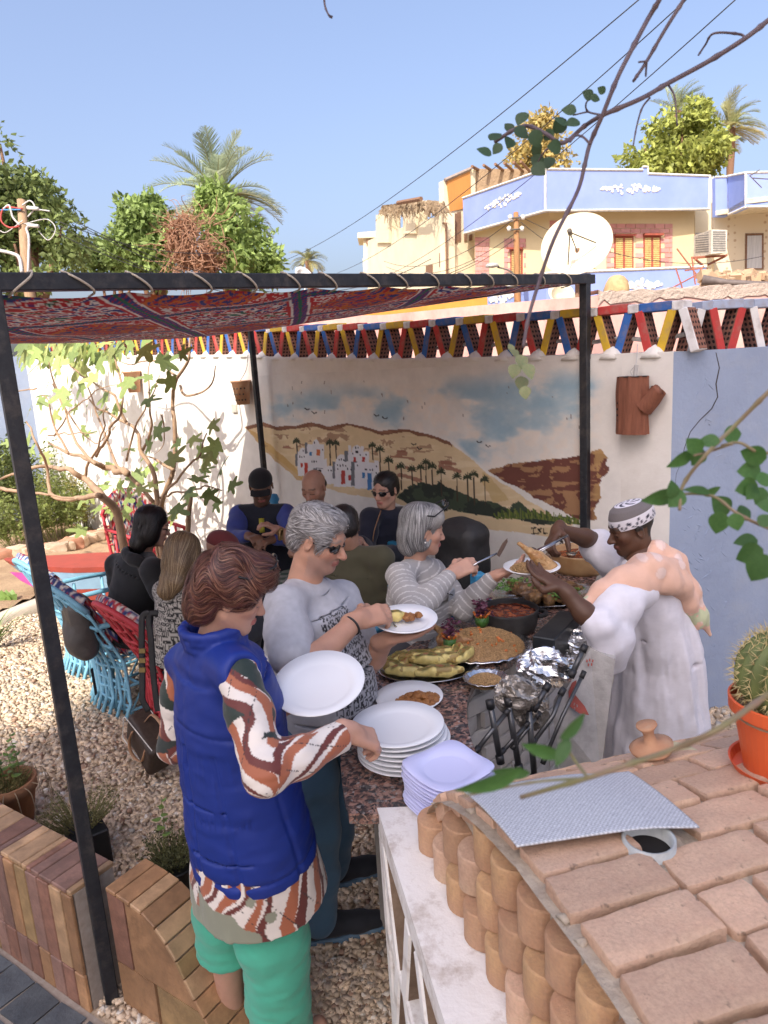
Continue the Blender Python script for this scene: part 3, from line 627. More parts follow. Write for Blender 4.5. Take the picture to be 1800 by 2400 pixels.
for(s0,s1,z0,z1,i)in[(.0,.09,.19,9,1),(.094,.40,.19,9,0),(.0,.2,-.03,.186,0),(.204,.6,-.03,.186,3)]:
 m=MB();up=[(a,min(b-.016,z1))for a,b in fc if s0<a<s1 and b-.016>z0];
 if not up:continue
 if z1<1:up=[(a,b)for a,b in up]
 m.prism([cp(s0,z0,-.004),cp(up[-1][0],z0,-.004)]+[cp(a,b,-.004)for a,b in up[::-1]]+[cp(s0,up[0][1],-.004)],-TN*.012);m.build('tile',tmat(i),cw)
sf=thing('slate_floor',G(60,2350,0),'grey slate tile paving at the lower left corner','floor');del sf['category'];sf['kind']='structure'
m=MB();m.prism([tp(-1.5,.004,-.01),tp(1.2,.004,-.01),tp(1.2,.004,-1.2),tp(-1.5,.004,-1.2)],V(0,0,-.04));m.build('mortar_bed',m_grout,sf)
m_slate=M('grey_slate',(.10,.115,.125),.55,c2=(.055,.065,.075),scale=9,bump=.7,bscale=18,bdist=.012,rnd=.22)
fd=nrm(G(300/2.37,1600+1690/2.37)-G(60/2.37,1600+1500/2.37));fx,fy=TDIR,-TN
for i in range(-9,9):
 for j in range(0,7):
  s0=i*.155+(.07 if j%2 else 0);b0=.03+j*.15;c=tp(s0+.075,.006,-b0-.075);m=MB();j_=lambda:rt.uniform(-.006,.006)
  m.prism([c+fx*(-.071+j_())+TN*(-.069+j_()),c+fx*(.071+j_())+TN*(-.069+j_()),c+fx*(.071+j_())+TN*(.069+j_()),c+fx*(-.071+j_())+TN*(.069+j_())],V(0,0,.006));m.build('tile',m_slate,sf)
  # brick oven on white lattice base
def rbrick(l,w_,h,rd=.012,amp=.004,seed=0,n=7):
 """brick with worn round edges, made from a projected cube"""
 g=np.linspace(-1,1,n);V_,F_=[],[];o=0
 for k in range(3):
  for sg in(-1,1):
   a,b=np.meshgrid(g,g,indexing='ij');p=np.zeros((n,n,3));p[...,k]=sg;p[...,(k+1)%3]=a;p[...,(k+2)%3]=b
   f=gridfaces(n,n)+o;F_.append(f if sg>0 else f[:,::-1]);V_.append(p.reshape(-1,3));o+=n*n
 v=np.concatenate(V_);hs=np.array([l,w_,h])/2;q=v*hs;c=np.clip(q,-(hs-rd),hs-rd);d=q-c;L=np.linalg.norm(d,axis=1)[:,None];q=c+np.where(L>1e-9,d/np.maximum(L,1e-9)*np.minimum(rd,L),0)
 nz=np.stack([fbm(q*22+seed*7.7+k*31,3)-.5 for k in range(3)],1);return q+nz*amp*2,np.concatenate(F_)
OV=V(.03,1.68,.95);OT=V(.262,-.965,0);OU=V(.965,.262,0);OS0,OA,OB=.84,.76,.335
def vz(s,raise_=0.):t=np.clip((s-OS0)/(OA+raise_),-1,1);return(OB+raise_)*np.sqrt(np.maximum(1-t*t,0))
def ovp(s,u,z):return OV+OT*s+OU*u+V(0,0,z)
def vault_hit(px,py,raise_=.0):
 r=ray(px,py);prev=None
 for t in np.arange(.5,3.2,.004):
  p=EYE+r*t;q=p-OV;s=q@OT;h=.95+vz(s,raise_)
  if p[2]<=h and 0<s<1.7:return p
 return EYE+r*1.5
PHOLE=vault_hit(850+1170/1.746,1700+505/1.746)
oven=thing('brick_oven',ovp(.8,.5,-.95),'domed clay brick oven in the foreground on a white base','oven')
def claymat(nm,c,c2,c3):
 """weathered brick: blotches, pits, lime splashes, grit"""
 m,nt,b=_new(nm);col=_mixc(nt,_ramp(nt,_noise(nt,6,6,.7),[(.35,0),(.65,1)]),c,c2);col=_mixc(nt,_ramp(nt,_noise(nt,2.6,5,.6),[(.5,0),(.66,.8)]),col,c3)
 col=_mixc(nt,_ramp(nt,_noise(nt,34,3,.55),[(.66,0),(.71,.7)]),col,(.16,.11,.08));col=_mixc(nt,_ramp(nt,_noise(nt,17,6,.75,dist=1.5),[(.66,0),(.72,.65)]),col,(.74,.68,.6));col=_mixc(nt,_ramp(nt,_noise(nt,150,2,.5),[(.3,.25),(.6,0)]),col,(.25,.16,.11));col=_rndtint(nt,col,.15)
 nt.links.new(col,b.inputs['Base Color']);b.inputs['Roughness'].default_value=.9;ad=nt.nodes.new('ShaderNodeMath');ad.operation='ADD';nt.links.new(_noise(nt,130,5,.7),ad.inputs[0]);nt.links.new(_noise(nt,22,4,.6),ad.inputs[1]);_bump(nt,b,ad.outputs[0],.55,.006);MATS[nm]=m;return m
m_brick=claymat('clay_brick',(.62,.42,.29),(.54,.33,.225),(.60,.45,.30))
m_brick2=claymat('clay_brick_yellow',(.58,.37,.19),(.50,.28,.15),(.42,.25,.17))
m_brick3=claymat('clay_brick_brown',(.44,.25,.15),(.55,.35,.2),(.36,.2,.14))
m_mort=M('grey_mortar',(.52,.44,.34),.97,c2=(.36,.29,.22),scale=30,bump=1.0,bscale=90,bdist=.006)
m_fleck=M('bird_fleck',(.6,.57,.52),.9,bump=0)
uu=np.linspace(.0,1.75,60);th=np.linspace(0.02,math.pi-.02,90);pts=np.zeros((60,90,3))
for i,u in enumerate(uu):
 for j,a in enumerate(th):pts[i,j]=ovp(OS0-OA*math.cos(a),u,OB*math.sin(a)-.011+(.006 if u<.05 else 0))
pts+=(fbm(pts*26,3)-.5)[...,None]*np.array([0,0,.012])
m=MB();m.grid(pts);m.build('mortar_shell',m_mort,oven,smooth=True)
ths=np.linspace(0,math.pi,2000);sx=OS0-OA*np.cos(ths);zx=OB*np.sin(ths);al=np.concatenate([[0],np.cumsum(np.hypot(np.diff(sx),np.diff(zx)))])
_bv=[[mesh_data('brick',*rbrick(.196,.091,.055,.0065,.005,k,11),mat=m_brick,smooth=True)for k in range(6)],[mesh_data('brick',*rbrick(.093,.091,.055,.0065,.005,k+10,10),mat=m_brick,smooth=True)for k in range(3)]]
ro=random.Random(4);pitch=.104
for ci in range(9):
 for k in range(int(al[-1]/pitch)):
  a=al[0]+.055+k*pitch;t=np.interp(a,al,ths)
  for piece in((0,)if(ci==0 or k%2==0)else(0,)):
   if ci==0:u=.118;ln=0;up=.006
   else:
    u=.228+.104+(ci-1)*.210+(0 if k%2 else-.105);up=ro.uniform(-.006,.004);ln=0
    if k%2==0 and ci==1:u=.228+.052;ln=1
   s_=OS0-OA*math.cos(t);z_=OB*math.sin(t);n_=nrm(OT*(-OB*math.cos(t))*1+V(0,0,OA*math.sin(t)));n_=nrm(OT*(-math.cos(t)/OA)+V(0,0,math.sin(t)/OB));tg=nrm(np.cross(n_,OU))
   rx=ro.uniform(-.03,.03);x=nrm(OU+tg*rx);y=np.cross(n_,x)
   c=ovp(s_,u+ro.uniform(-.004,.004),z_)+n_*(up-.018)
   if abs((c-PHOLE)@OU)<.115 and abs((c-PHOLE)@OT)<.06:continue
   put('brick',ro.choice(_bv[ln]),oven,frame(c,x,y,n_))
def nosebrick(seed,w_=.096,dp=.08,h_=.086):
 n=16;a=np.linspace(0,math.pi,n);out=[(-math.sin(t)*.052,-math.cos(t)*w_/2)for t in a];out=[(dp*.5,-w_/2)]+out+[(dp*.5,w_/2)];rows=[]
 for z,k in((-.5,.93),(-.46,1.),(-.2,1.),(.1,1.),(.38,1.),(.46,.985),(.5,.94)):rows.append([(x*k,y*k,z*h_)for x,y in out])
 p=np.array(rows);p=p+np.stack([fbm(p*25+seed*5+k*9,3)-.5 for k in range(3)],-1)*.005;m_,q=p.shape[:2];v=p.reshape(-1,3);f=[(i*q+j,i*q+(j+1)%q,(i+1)*q+(j+1)%q,(i+1)*q+j)for i in range(m_-1)for j in range(q)]+[tuple(range(q))[::-1],tuple((m_-1)*q+j for j in range(q))];return v,f
_bf=[mesh_data('brick',*nosebrick(k),mat=[m_brick2,m_brick2,m_brick3,m_brick,m_brick3][k])for k in range(5)]
for j in range(4):
 for k in range(17):
  s_=.03+.1*k+(.05 if j%2 else 0);z0=.003+.088*j
  if z0+.086>vz(s_)+.004 or s_>1.6:continue
  y=-nrm(OT+OU*ro.uniform(-.06,.06));put('brick',ro.choice(_bf),oven,frame(ovp(s_,.025+.012*j+ro.uniform(-.004,.004),z0+.044),np.cross(y,V(0,0,1)),y,V(0,0,1)))
m=MB();fpts=[ovp(OS0-OA*.97*math.cos(a),.035,OB*.97*math.sin(a)-.012)for a in np.linspace(0,math.pi,40)];m.prism(fpts,OU*.05);m.build('mortar_face',m_mort,oven)
for i in range(14):
 a=ro.uniform(.25,2.6);s_=OS0-OA*math.cos(a);c=ovp(s_,ro.uniform(-.0,.035),OB*math.sin(a)-ro.uniform(0,.012));
 if i==0:mm=MB()
 r_=ro.uniform(.008,.014);mm.lathe([(0,-r_*.5),(r_,-r_*.2),(r_*.9,r_*.15),(r_*.4,r_*.4),(0,r_*.45)],c,7,wob=.3)
mm.build('mortar_lumps',m_mort,oven,smooth=True,kind='stuff')
m_wp=M('white_paint_old',(.84,.82,.79),.8,c2=(.78,.75,.71),scale=6,bump=.5,bscale=40,bdist=.006,dirt=(.34,.25,.18),dscale=11,damt=.75)
LE=[G(*z,.95)for z in[(884,1897),(1042,2400)]];led=nrm(LE[1]-LE[0]);a0=LE[0];a1=LE[0]+led*1.75
m=MB();b0=ovp(-.02,.1,0);b1=ovp(1.68,.1,0);a0z,a1z=V(*a0[:2],.955),V(*a1[:2],.955);b0z,b1z=V(*b0[:2],.955),V(*b1[:2],.955);far=nrm(OU)*.0
m.prism([a0z,a1z,b1z,b0z],V(0,0,-.07));slab=m.build('ledge_slab',m_wp,oven)
ln_=V(led[1],-led[0],0);ln_=ln_ if ln_[0]<0 else-ln_
m=MB();m.prism([V(*(a0-ln_*.16)[:2],0),V(*(a1-ln_*.16)[:2],0),V(*(b1+OU*1.6)[:2],0),V(*(b0+OU*1.6)[:2],0)],V(0,0,.885));m.build('base_core',M('base_inner_brown',(.10,.065,.04),.95,bump=.4),oven)  # bare unpainted brown interior behind the lattice
_dw=MB();_dw.box((0,0,0),(.026,.028,.16),bev=.006);_v=_dw.arr();_mi=[1 if abs(nrm(np.cross(_v[q[1]]-_v[q[0]],_v[q[2]]-_v[q[0]]))[0])>.8 else 0 for q in _dw.f]
_dw=mesh_data('block',_v,_dw.f,mats=[m_wp,M('bare_block_brown',(.15,.095,.06),.95,c2=(.30,.22,.16),scale=16,bump=.6)],mi=_mi)
for row in range(3):
 zb=.60-row*.30
 for k in range(9):
  sg=1 if(k+row)%2 else-1;c=a0+led*(.1+k*.19);zax=nrm(V(0,0,1)+led*sg*.36);put('block',_dw,oven,frame(V(c[0],c[1],zb+.13)-ln_*.027,nrm(np.cross(-ln_,zax)),-ln_,zax))
 m=MB();m.box(V(*((a0+a1)/2)[:2],zb-.03)-ln_*.027,(.875,.027,.022),[led,ln_,V(0,0,1)],bev=.006);m.build('rail',m_wp,oven)
for k in(0,9):
 c=a0+led*(.02+k*.19);m=MB();m.box(V(c[0],c[1],.44)-ln_*.058,(.03,.058,.442),[led,ln_,V(0,0,1)],bev=.006);m.build('pillar',m_wp,oven)
c=vault_hit(850+1170/1.746,1700+505/1.746);m=MB();m.lathe([(.040,-.06),(.040,.022),(.046,.024),(.047,-.06)],c,28);m.build('vent_pipe',M('pvc_grey',(.55,.58,.57),.5,bump=.2,dirt=(.3,.25,.2),dscale=20),oven,smooth=True)
m=MB();m.lathe([(0,-.004),(.041,-.004),(.041,-.002),(0,-.002)],c,20);m.build('vent_dark',M('hole_shade',(.012,.01,.01),.95,bump=0),oven)  # near-black disc stands in for the shade inside the vent
m=MB();m.lathe([(.085,-.035),(.07,-.004),(.048,.008),(.046,-.03)],c,18,wob=.12);m.build('vent_collar',m_mort,oven,smooth=True)
cs=[(415,290),(1090,175),(1378,405),(632,517)];Zo=lambda x,y:(850+x/1.746,1700+y/1.746);nu,nv=70,46;pts=np.zeros((nu,nv,3));rd=.030
hits=[vault_hit(*Zo(*c),rd)for c in cs];su=[((h-OV)@OT,(h-OV)@OU)for h in hits]
for i in range(nu):
 for j in range(nv):
  a,b=i/(nu-1),j/(nv-1);q=(1-b)*((1-a)*np.array(su[0])+a*np.array(su[1]))+b*((1-a)*np.array(su[3])+a*np.array(su[2]))
  z=vz(q[0],rd);st=1/(1+math.exp((q[1]-.29)/.03));z+=.020*st-.012+.018*math.exp(-((q[1]-.52)/.08)**2)*b;pts[i,j]=ovp(q[0],q[1],z)
m_mat,nt,b=_new('woven_mat');tc=nt.nodes.new('ShaderNodeTexCoord');f1=_noise(nt,1,3,.6,'UV',sc3=(500,22,1));f2=_noise(nt,1,3,.6,'UV',sc3=(22,420,1))
ck_=nt.nodes.new('ShaderNodeTexChecker');mp=nt.nodes.new('ShaderNodeMapping');mp.inputs['Scale'].default_value=(80,56,1);nt.links.new(tc.outputs['UV'],mp.inputs[0]);nt.links.new(mp.outputs[0],ck_.inputs['Vector']);ck_.inputs['Scale'].default_value=1
col=_mixc(nt,_ramp(nt,f1,[(.35,0),(.62,1)]),(.80,.82,.85),(.36,.38,.42));col=_mixc(nt,_ramp(nt,f2,[(.45,0),(.6,.6)]),col,(.86,.87,.9));col=_mixc(nt,.42,col,ck_.outputs[0],'MULTIPLY')
nt.links.new(col,b.inputs['Base Color']);b.inputs['Roughness'].default_value=.6;_bump(nt,b,ck_.outputs[1],.6,.002);MATS['woven_mat']=m_mat
mat_o=mk('placemat',pts.reshape(-1,3),gridfaces(nu,nv),m_mat,smooth=True,label='grey woven placemat draped over the brick oven',cat='placemat')
uv=mat_o.data.uv_layers.new(name='UV');lv=np.zeros(len(mat_o.data.loops),np.int32);mat_o.data.loops.foreach_get('vertex_index',lv);uv.data.foreach_set('uv',np.stack([(lv//nv)/(nu-1),(lv%nv)/(nv-1)],1).astype(np.float32).ravel())
md=mat_o.modifiers.new('thickness','SOLIDIFY');md.thickness=.003
m_terra=M('terracotta',(.44,.22,.12),.85,c2=(.50,.29,.17),scale=14,bump=.3,dirt=(.52,.40,.28),dscale=12,damt=.6)
lc=vault_hit(*Zo(1215,150));jl=thing('clay_jar_lid',lc,'small clay jar lid with knob handle on the oven','lid');ax=[nrm(V(1,.1,.25)),V(0,1,0),nrm(V(-.25,0,1))];ax[1]=np.cross(ax[2],ax[0])
m=MB();m.lathe([(.0,.006),(.048,.005),(.05,.012),(.036,.018),(.015,.024),(.012,.042),(.014,.054),(.024,.066),(.023,.070),(.0,.065)],lc+V(-.012,.01,.024),24,ax,wob=.04);m.build('lid',m_terra,jl,smooth=True)
m=MB();m.lathe([(.05,-.06),(.062,.0),(.070,.012),(.066,.014),(.055,.0),(.045,-.06)],lc+V(.03,.0,.0),22);m.build('jar_mouth',M('pale_clay',(.55,.50,.33),.8,bump=.3),jl,smooth=True)
m=MB();m.lathe([(0,-.02),(.056,-.02),(.055,-.015),(0,-.015)],lc+V(.03,0,0),18);m.build('jar_dark',MATS['hole_shade'],jl)  # dark disc paints the shade down the jar mouth
pb=vault_hit(1800,1812);pc=V(*P(1826,1800,PROJ(pb)[2])[:2],pb[2]-.004);cp_=thing('cactus_pot',pc,'round spiny cactus in a bright orange plastic pot','potted plant')
m_or=M('orange_plastic',(.70,.125,.035),.45,c2=(.62,.10,.03),scale=5,bump=.12,bscale=40,spec=.4)
m=MB();m.lathe([(.0,.012),(.068,.012),(.092,.145),(.102,.147),(.104,.172),(.099,.174),(.095,.15),(.088,.135),(.0,.132)],pc,36);m.build('pot',m_or,cp_,smooth=False)
m=MB();m.lathe([(.0,0),(.085,0),(.094,.028),(.098,.03),(.088,.01),(.0,.008)],pc,36);m.build('saucer',m_or,cp_)
m=MB();m.lathe([(.0,.136),(.094,.135),(.09,.14),(0,.141)],pc,20);m.build('potting_soil',m_soil,cp_)
cc=pc+V(0,0,.225);nb=18;a=np.linspace(0,2*math.pi,nb*6,endpoint=False);pr=[];R=.088
for t in np.linspace(-1.2,1.5,20):
 rr_=R*math.cos(t)*(1+.07*np.cos(a*nb));pr.append(np.stack([cc[0]+rr_*np.cos(a),cc[1]+rr_*np.sin(a),np.full_like(a,cc[2]+R*1.05*math.sin(t))],1))
m=MB();m.grid(np.array(pr),closev=True);m.build('cactus_body',M('cactus_green',(.16,.20,.06),.6,bump=.2),cp_,smooth=True)
m=MB()
for i in range(nb):
 for t in np.linspace(-.9,1.45,15):
  an=i*2*math.pi/nb;n_=V(math.cos(t)*math.cos(an),math.cos(t)*math.sin(an),math.sin(t));p=cc+n_*R*1.07
  for k in range(6):
   d=nrm(n_*.6+V(*RNG.normal(0,.55,3)));x,y,_=basis(d);L=RNG.uniform(.014,.028);m.raw([p+x*.0009,p-x*.0005+y*.0008,p-x*.0005-y*.0008,p+d*L],[(0,1,3),(1,2,3),(2,0,3)])
m.build('spines',M('cactus_spine',(.66,.52,.24),.6,bump=0),cp_)
# granite counter
ZC=.95
Z8=lambda x,y:(750+x/2.37,1250+y/2.37)
def gran():
 m,nt,b=_new('pink_granite');tc=nt.nodes.new('ShaderNodeTexCoord');vo=nt.nodes.new('ShaderNodeTexVoronoi');vo.inputs['Scale'].default_value=95;nt.links.new(tc.outputs['Object'],vo.inputs['Vector'])
 hs=nt.nodes.new('ShaderNodeSeparateColor');nt.links.new(vo.outputs['Color'],hs.inputs[0])
 f=_ramp(nt,hs.outputs[0],[(0,(.30,.155,.115)),(.30,(.24,.12,.09)),(.50,(.36,.21,.16)),(.66,(.07,.055,.05)),(.8,(.02,.02,.022)),(.93,(.33,.30,.28))])
 f2=_ramp(nt,_noise(nt,55,4,.6),[(.42,0),(.56,.85)]);col=_mixc(nt,f2,f,(.035,.032,.035));col=_mixc(nt,_ramp(nt,_noise(nt,40,3,.6,dist=1),[(.55,0),(.62,.75)]),col,(.40,.235,.18))
 nt.links.new(col,b.inputs['Base Color']);b.inputs['Roughness'].default_value=.22;b.inputs['Specular IOR Level'].default_value=.55;return m
m_gran=gran()
left=[(160,1560),(122,1380),(115,1200),(140,1040),(200,900),(330,750),(600,560),(850,420),(1010,315),(1180,190),(1290,70)]
right=[(1560,110),(1520,290),(1390,450),(1190,615),(1010,735),(880,800),(830,890),(815,980),(832,1110),(870,1230),(940,1430),(1000,1560)]
cl=cr([G(*Z8(*p),ZC)for p in left],40);crr=cr([G(*Z8(*p),ZC)for p in right],44);cpoly=np.concatenate([cl,crr])
ctr=thing('granite_counter',V(*cpoly.mean(0)[:2],0),'curved serving counter with speckled pink granite top','counter')
m=MB();m.prism(cpoly,V(0,0,-.03));m.build('granite_top',m_gran,ctr)
cen=cpoly.mean(0)
m_wbr=M('white_painted_brick',(.66,.64,.61),.85,c2=(.56,.53,.50),scale=8,bump=.5,bscale=40,rnd=.1,dirt=(.30,.26,.22),dscale=7,damt=.5)
inner=[]
for side in(cl,crr):
 tg=np.gradient(side,axis=0);n_=np.stack([tg[:,1],-tg[:,0],tg[:,0]*0],1);n_/=np.linalg.norm(n_,axis=1)[:,None];sg=-1 if side is cl else-1;inner.append(side-n_*(.05 if side is crr else.05)*1.0)
def shrink(poly,d):
 t=np.roll(poly,-1,0)-np.roll(poly,1,0);n_=np.stack([t[:,1],-t[:,0],t[:,0]*0],1);n_/=np.linalg.norm(n_,axis=1)[:,None]+1e-9
 q=poly+n_*d;return q if np.linalg.norm(q-cen,axis=1).sum()<np.linalg.norm(poly-cen,axis=1).sum()else poly-n_*d
bp=shrink(cpoly,.055);bp[:14]=shrink(cpoly,.24)[:14];bp[:8]=bp[8];bp[:,2]=ZC-.03;m=MB();m.prism(bp,V(0,0,-(ZC-.03)));m.build('counter_base',M('joint_grey',(.34,.32,.30),.95,bump=.4),ctr)
bpr=shrink(cpoly,.05);seg=bpr[40:84];al2=np.concatenate([[0],np.cumsum(np.linalg.norm(np.diff(seg[:,:2],axis=0),axis=1))]);_wb=[mesh_data('brick',*rbrick(.17,.03,.068,.005,.002,k+50,5),mat=m_wbr,smooth=True)for k in range(4)]
for row in range(12):
 a=.05+(.09 if row%2 else 0)
 while a<al2[-1]-.1:
  p=np.array([np.interp(a,al2,seg[:,k])for k in range(3)]);p1=np.array([np.interp(a+.05,al2,seg[:,k])for k in range(3)]);d=nrm(p1-p);p[2]=.88-row*.076;put('brick',ro.choice(_wb),ctr,frame(p,d,np.cross(V(0,0,1),d),V(0,0,1)));a+=.178
  # crockery
m_china=M('white_china',(.82,.83,.85),.12,c2=(.80,.81,.83),scale=3,bump=0,spec=.5)
m_mel=M('lilac_melamine',(.60,.62,.88),.35,c2=(.58,.60,.86),scale=3,bump=0)
m_foil=M('foil',(.80,.80,.80),.22,c2=(.7,.7,.7),scale=30,bump=.5,bscale=26,bdist=.01,metal=1.)
def plate_prof(R,h=.022):return[(0,.003),(R*.62,.003),(R*.66,.0),(R*.68,.004),(R*.98,h-.002),(R,h),(R*.99,h+.003),(R*.7,.010),(R*.62,.0075),(0,.007)]
def plate(c,R,label,name='plate',n=48,ax=None,mat=None,group=None,h=.022):
 m=MB();m.lathe(plate_prof(R,h),c,n,ax);v=m.arr();return m.build(name,mat or m_china,None,True,label=label,cat='plate',group=group)
pt=G(*Z8(430,1052),ZC+.118);sc_=V(pt[0],pt[1],ZC);RP=260/2.37*PROJ(pt)[2]/F
for k in range(7):
 j=V(RNG.uniform(-.006,.006)+(.012 if k<5 else 0),RNG.uniform(-.004,.004),0)if k<6 else 0
 plate(sc_+V(0,0,.001+k*.0155)+j,RP,['bottom white plate of the tall round stack on the counter','second lowest white plate in the round stack','third white plate from the bottom of the round stack','middle white plate of the round stack','third white plate from the top of the round stack','second white plate from the top of the round stack','top white plate of the stack, touched by the woman in blue'][k],group='stacked round white plates')
q0=[G(*Z8(*p),ZC+.115)for p in[(405,1300),(722,1158),(1012,1322),(700,1490)]];lc_=sum(q0)/4;e1=nrm(q0[1]-q0[0]);ea=math.atan2(e1[1],e1[0]);hs_=(np.linalg.norm(q0[1]-q0[0])+np.linalg.norm(q0[2]-q0[1]))/4
def sqplate():
 n=64;a=np.arange(n)*2*math.pi/n;def_=lambda p_:(np.abs(np.cos(a))**p_+np.abs(np.sin(a))**p_)**(-1/p_)
 prof=[(0,.003,2),(.5,.003,2),(.55,.0,2),(.6,.003,2.2),(.98,.014,5),(1,.016,5),(.98,.018,5),(.70,.0125,2.3),(.66,.009,2),(.6,.0075,2),(0,.007,2)];rows=[]
 for r,h,p_ in prof:k=r*hs_*def_(p_);rows.append(np.stack([k*np.cos(a),k*np.sin(a),a*0+h+.006*(r>.9)*(np.cos(4*a+math.pi)*.5+.5)],1))
 m=MB();m.grid(np.array(rows),closev=True);return mesh_data('square_plate',m.arr(),m.f,m_mel,True)
_sq=sqplate()
for k in range(11):
 a=ea+RNG.uniform(-.03,.03);f_=frame(V(lc_[0],lc_[1],ZC+.001+k*.0105)+V(RNG.uniform(-.004,.004),RNG.uniform(-.004,.004),0),V(math.cos(a),math.sin(a),0),V(-math.sin(a),math.cos(a),0),V(0,0,1))
 put('square_plate',_sq,None,f_,label='top lilac square plate of the stack beside the oven' if k==10 else['lowest lilac square plate of its stack','second lilac square plate from the bottom','third lilac square plate from the bottom','fourth lilac square plate from the bottom','fifth lilac square plate from the bottom','middle lilac square plate of its stack','fifth lilac square plate from the top','fourth lilac square plate from the top','third lilac square plate from the top','second lilac square plate from the top'][k],cat='plate',group='stacked lilac plates')
 # food helpers
def blob(pts_r,res=.004,disp=None,k=.008):
 s=Sdf()
 for c,r in pts_r:s.ell(c,r,k=k)
 return s.mesh(res,disp)
def noise_disp(amp,sc,o=3):return lambda p:amp*(fbm(p*sc,o)-.5)
def foodmat(name,c,c2,rough=.55,sc=40,bump=.6,bs=90,spec=.5):return M(name,c,rough,c2=c2,scale=sc,bump=bump,bscale=bs,bdist=.006,spec=spec)
def grains(n,hfn,R,L,r,seed,cx,cy):
 """rice grains lying on a mound: one mesh"""
 g=np.random.default_rng(seed);a=g.uniform(0,2*math.pi,n);rad=np.sqrt(g.uniform(0,1,n));x=rad*np.cos(a)*R[0];y=rad*np.sin(a)*R[1];z=hfn(x,y);d=np.stack([g.normal(0,1,n),g.normal(0,1,n),g.normal(0,.35,n)],1);d/=np.linalg.norm(d,axis=1)[:,None]
 s_=np.cross(d,[0,0,1]);s_/=np.linalg.norm(s_,axis=1)[:,None];t_=np.cross(s_,d);c=np.stack([x,y,z],1)
 pts=np.stack([c-d*L/2,c+s_*r,c+t_*r,c-s_*r,c-t_*r,c+d*L/2],1);f=np.array([(0,2,1),(0,3,2),(0,4,3),(0,1,4),(5,1,2),(5,2,3),(5,3,4),(5,4,1)]);F_=(np.arange(n)[:,None,None]*6+f[None]).reshape(-1,3)
 col=np.repeat(np.array([.46,.29,.135])*g.uniform(.65,1.35,(n,1))*np.array([1,1,1]),6,0);return pts.reshape(-1,3)+np.array([cx,cy,0]),F_,col
fp=G(*Z8(495,915),ZC+.012);plate(V(fp[0],fp[1],ZC),210/2.37*2.3/F,'white plate of fried golden cubes in front of the stack',h=.02)
fr_=thing('fried_cubes',V(fp[0],fp[1],ZC+.01),'heap of crisp golden brown fried cubes on a white plate','fried food')
m_fry=foodmat('fried_crust',(.36,.165,.05),(.22,.08,.025),.5,45,.7,120);_fv=[mesh_data('cube',*rbrick(.021,.019,.018,.005,.004,k+80,5),mat=m_fry,smooth=True)for k in range(6)]
hc=G(*Z8(545,915),ZC+.03)
for i in range(95):
 a=RNG.uniform(0,6.28);r=math.sqrt(RNG.uniform());x,y=r*math.cos(a)*.078,r*math.sin(a)*.052;z=ZC+.018+max(0,(1-r))*.030*RNG.uniform(.4,1);e=RNG.normal(0,1,3);X,Y,Z_=basis(e)
 put('cube',ro.choice(_fv),fr_,frame(V(hc[0]+x,hc[1]+y,z),X,Y,Z_))
tc_=G(*Z8(603,745),ZC+.012);RX,RY=281/2.37*PROJ(tc_)[2]/F,.145
def oval(prof,c,rx,ry,n=48):m=MB();m.lathe(prof,V(0,0,0),n);v=m.arr()*np.array([rx,ry,1])+c;return v,m.f
tr=thing('oval_tray',V(tc_[0],tc_[1],ZC),'oval steel tray of stuffed yellow eggplants on the counter','tray')
v,f=oval([(0,.004),(.82,.004),(.86,.0),(.97,.014),(1,.016),(1.0,.019),(.95,.017),(.84,.006),(0,.007)],V(tc_[0],tc_[1],ZC),RX,RY);mk('tray',v,f,M('steel',(.62,.62,.64),.2,bump=0,metal=1.),tr,True)
m_egg=MC('eggplant_flesh',.45,.5,60,.004,.25,40,spec=.5)
def eggplant(c,ang,L,r,label,tilt=.0,op=.5):
 d=V(math.cos(ang),math.sin(ang),tilt);x=nrm(np.cross(V(0,0,1),d));s=Sdf();A,B=c-d*L/2,c+d*L/2
 s.chain([A,c-d*L*.15+V(0,0,.004),c+d*L*.2,B],[r*.55,r,r*1.05,r*.5],k=.006)
 s.ell(c+V(0,0,r*.95),(L*.40,r*.40,r*.55),[nrm(d),x,np.cross(nrm(d),x)],k=.006,op='s')
 s.ell(c+V(0,0,r*.35),(L*.36,r*.5,r*.45),[nrm(d),x,np.cross(nrm(d),x)],k=.004)
 v,f=s.mesh(.0042,noise_disp(.004,55));q=(v-c)@np.stack([nrm(d),x,V(0,0,1)],1);fill=sstep(.75,.45,np.abs(q[:,1])/r)*sstep(.45,.36,np.abs(q[:,0])/L)*(q[:,2]>r*.2);nz=fbm(v*90,3)[:,None];n2=fbm(v*30+5,2)[:,None]
 col=np.array([.72,.58,.20])*(.75+.5*n2);col=np.where(n2>.6,np.array([.35,.24,.07]),col);fc=np.where(nz>.52,np.array([.28,.19,.05]),np.array([.17,.14,.035]));fc=np.where(nz>.66,np.array([.30,.10,.04]),fc);col=col*(1-fill[:,None])+fc*fill[:,None]
 return v,f,col
eg=[((-.125,.045),.9,.13),((-.085,.03),1.15,.12),((-.01,.07),.05,.16),((-.03,.03),-.05,.15),((.06,.05),.3,.12),((.115,.04),1.3,.13),((.145,.02),1.0,.12),((.01,-.01),-.12,.15),((.08,-.005),.15,.13),((-.09,-.06),-.1,.135),((.035,-.085),.03,.17),((-.14,-.01),2.4,.09),((.05,.012),-.35,.12)]
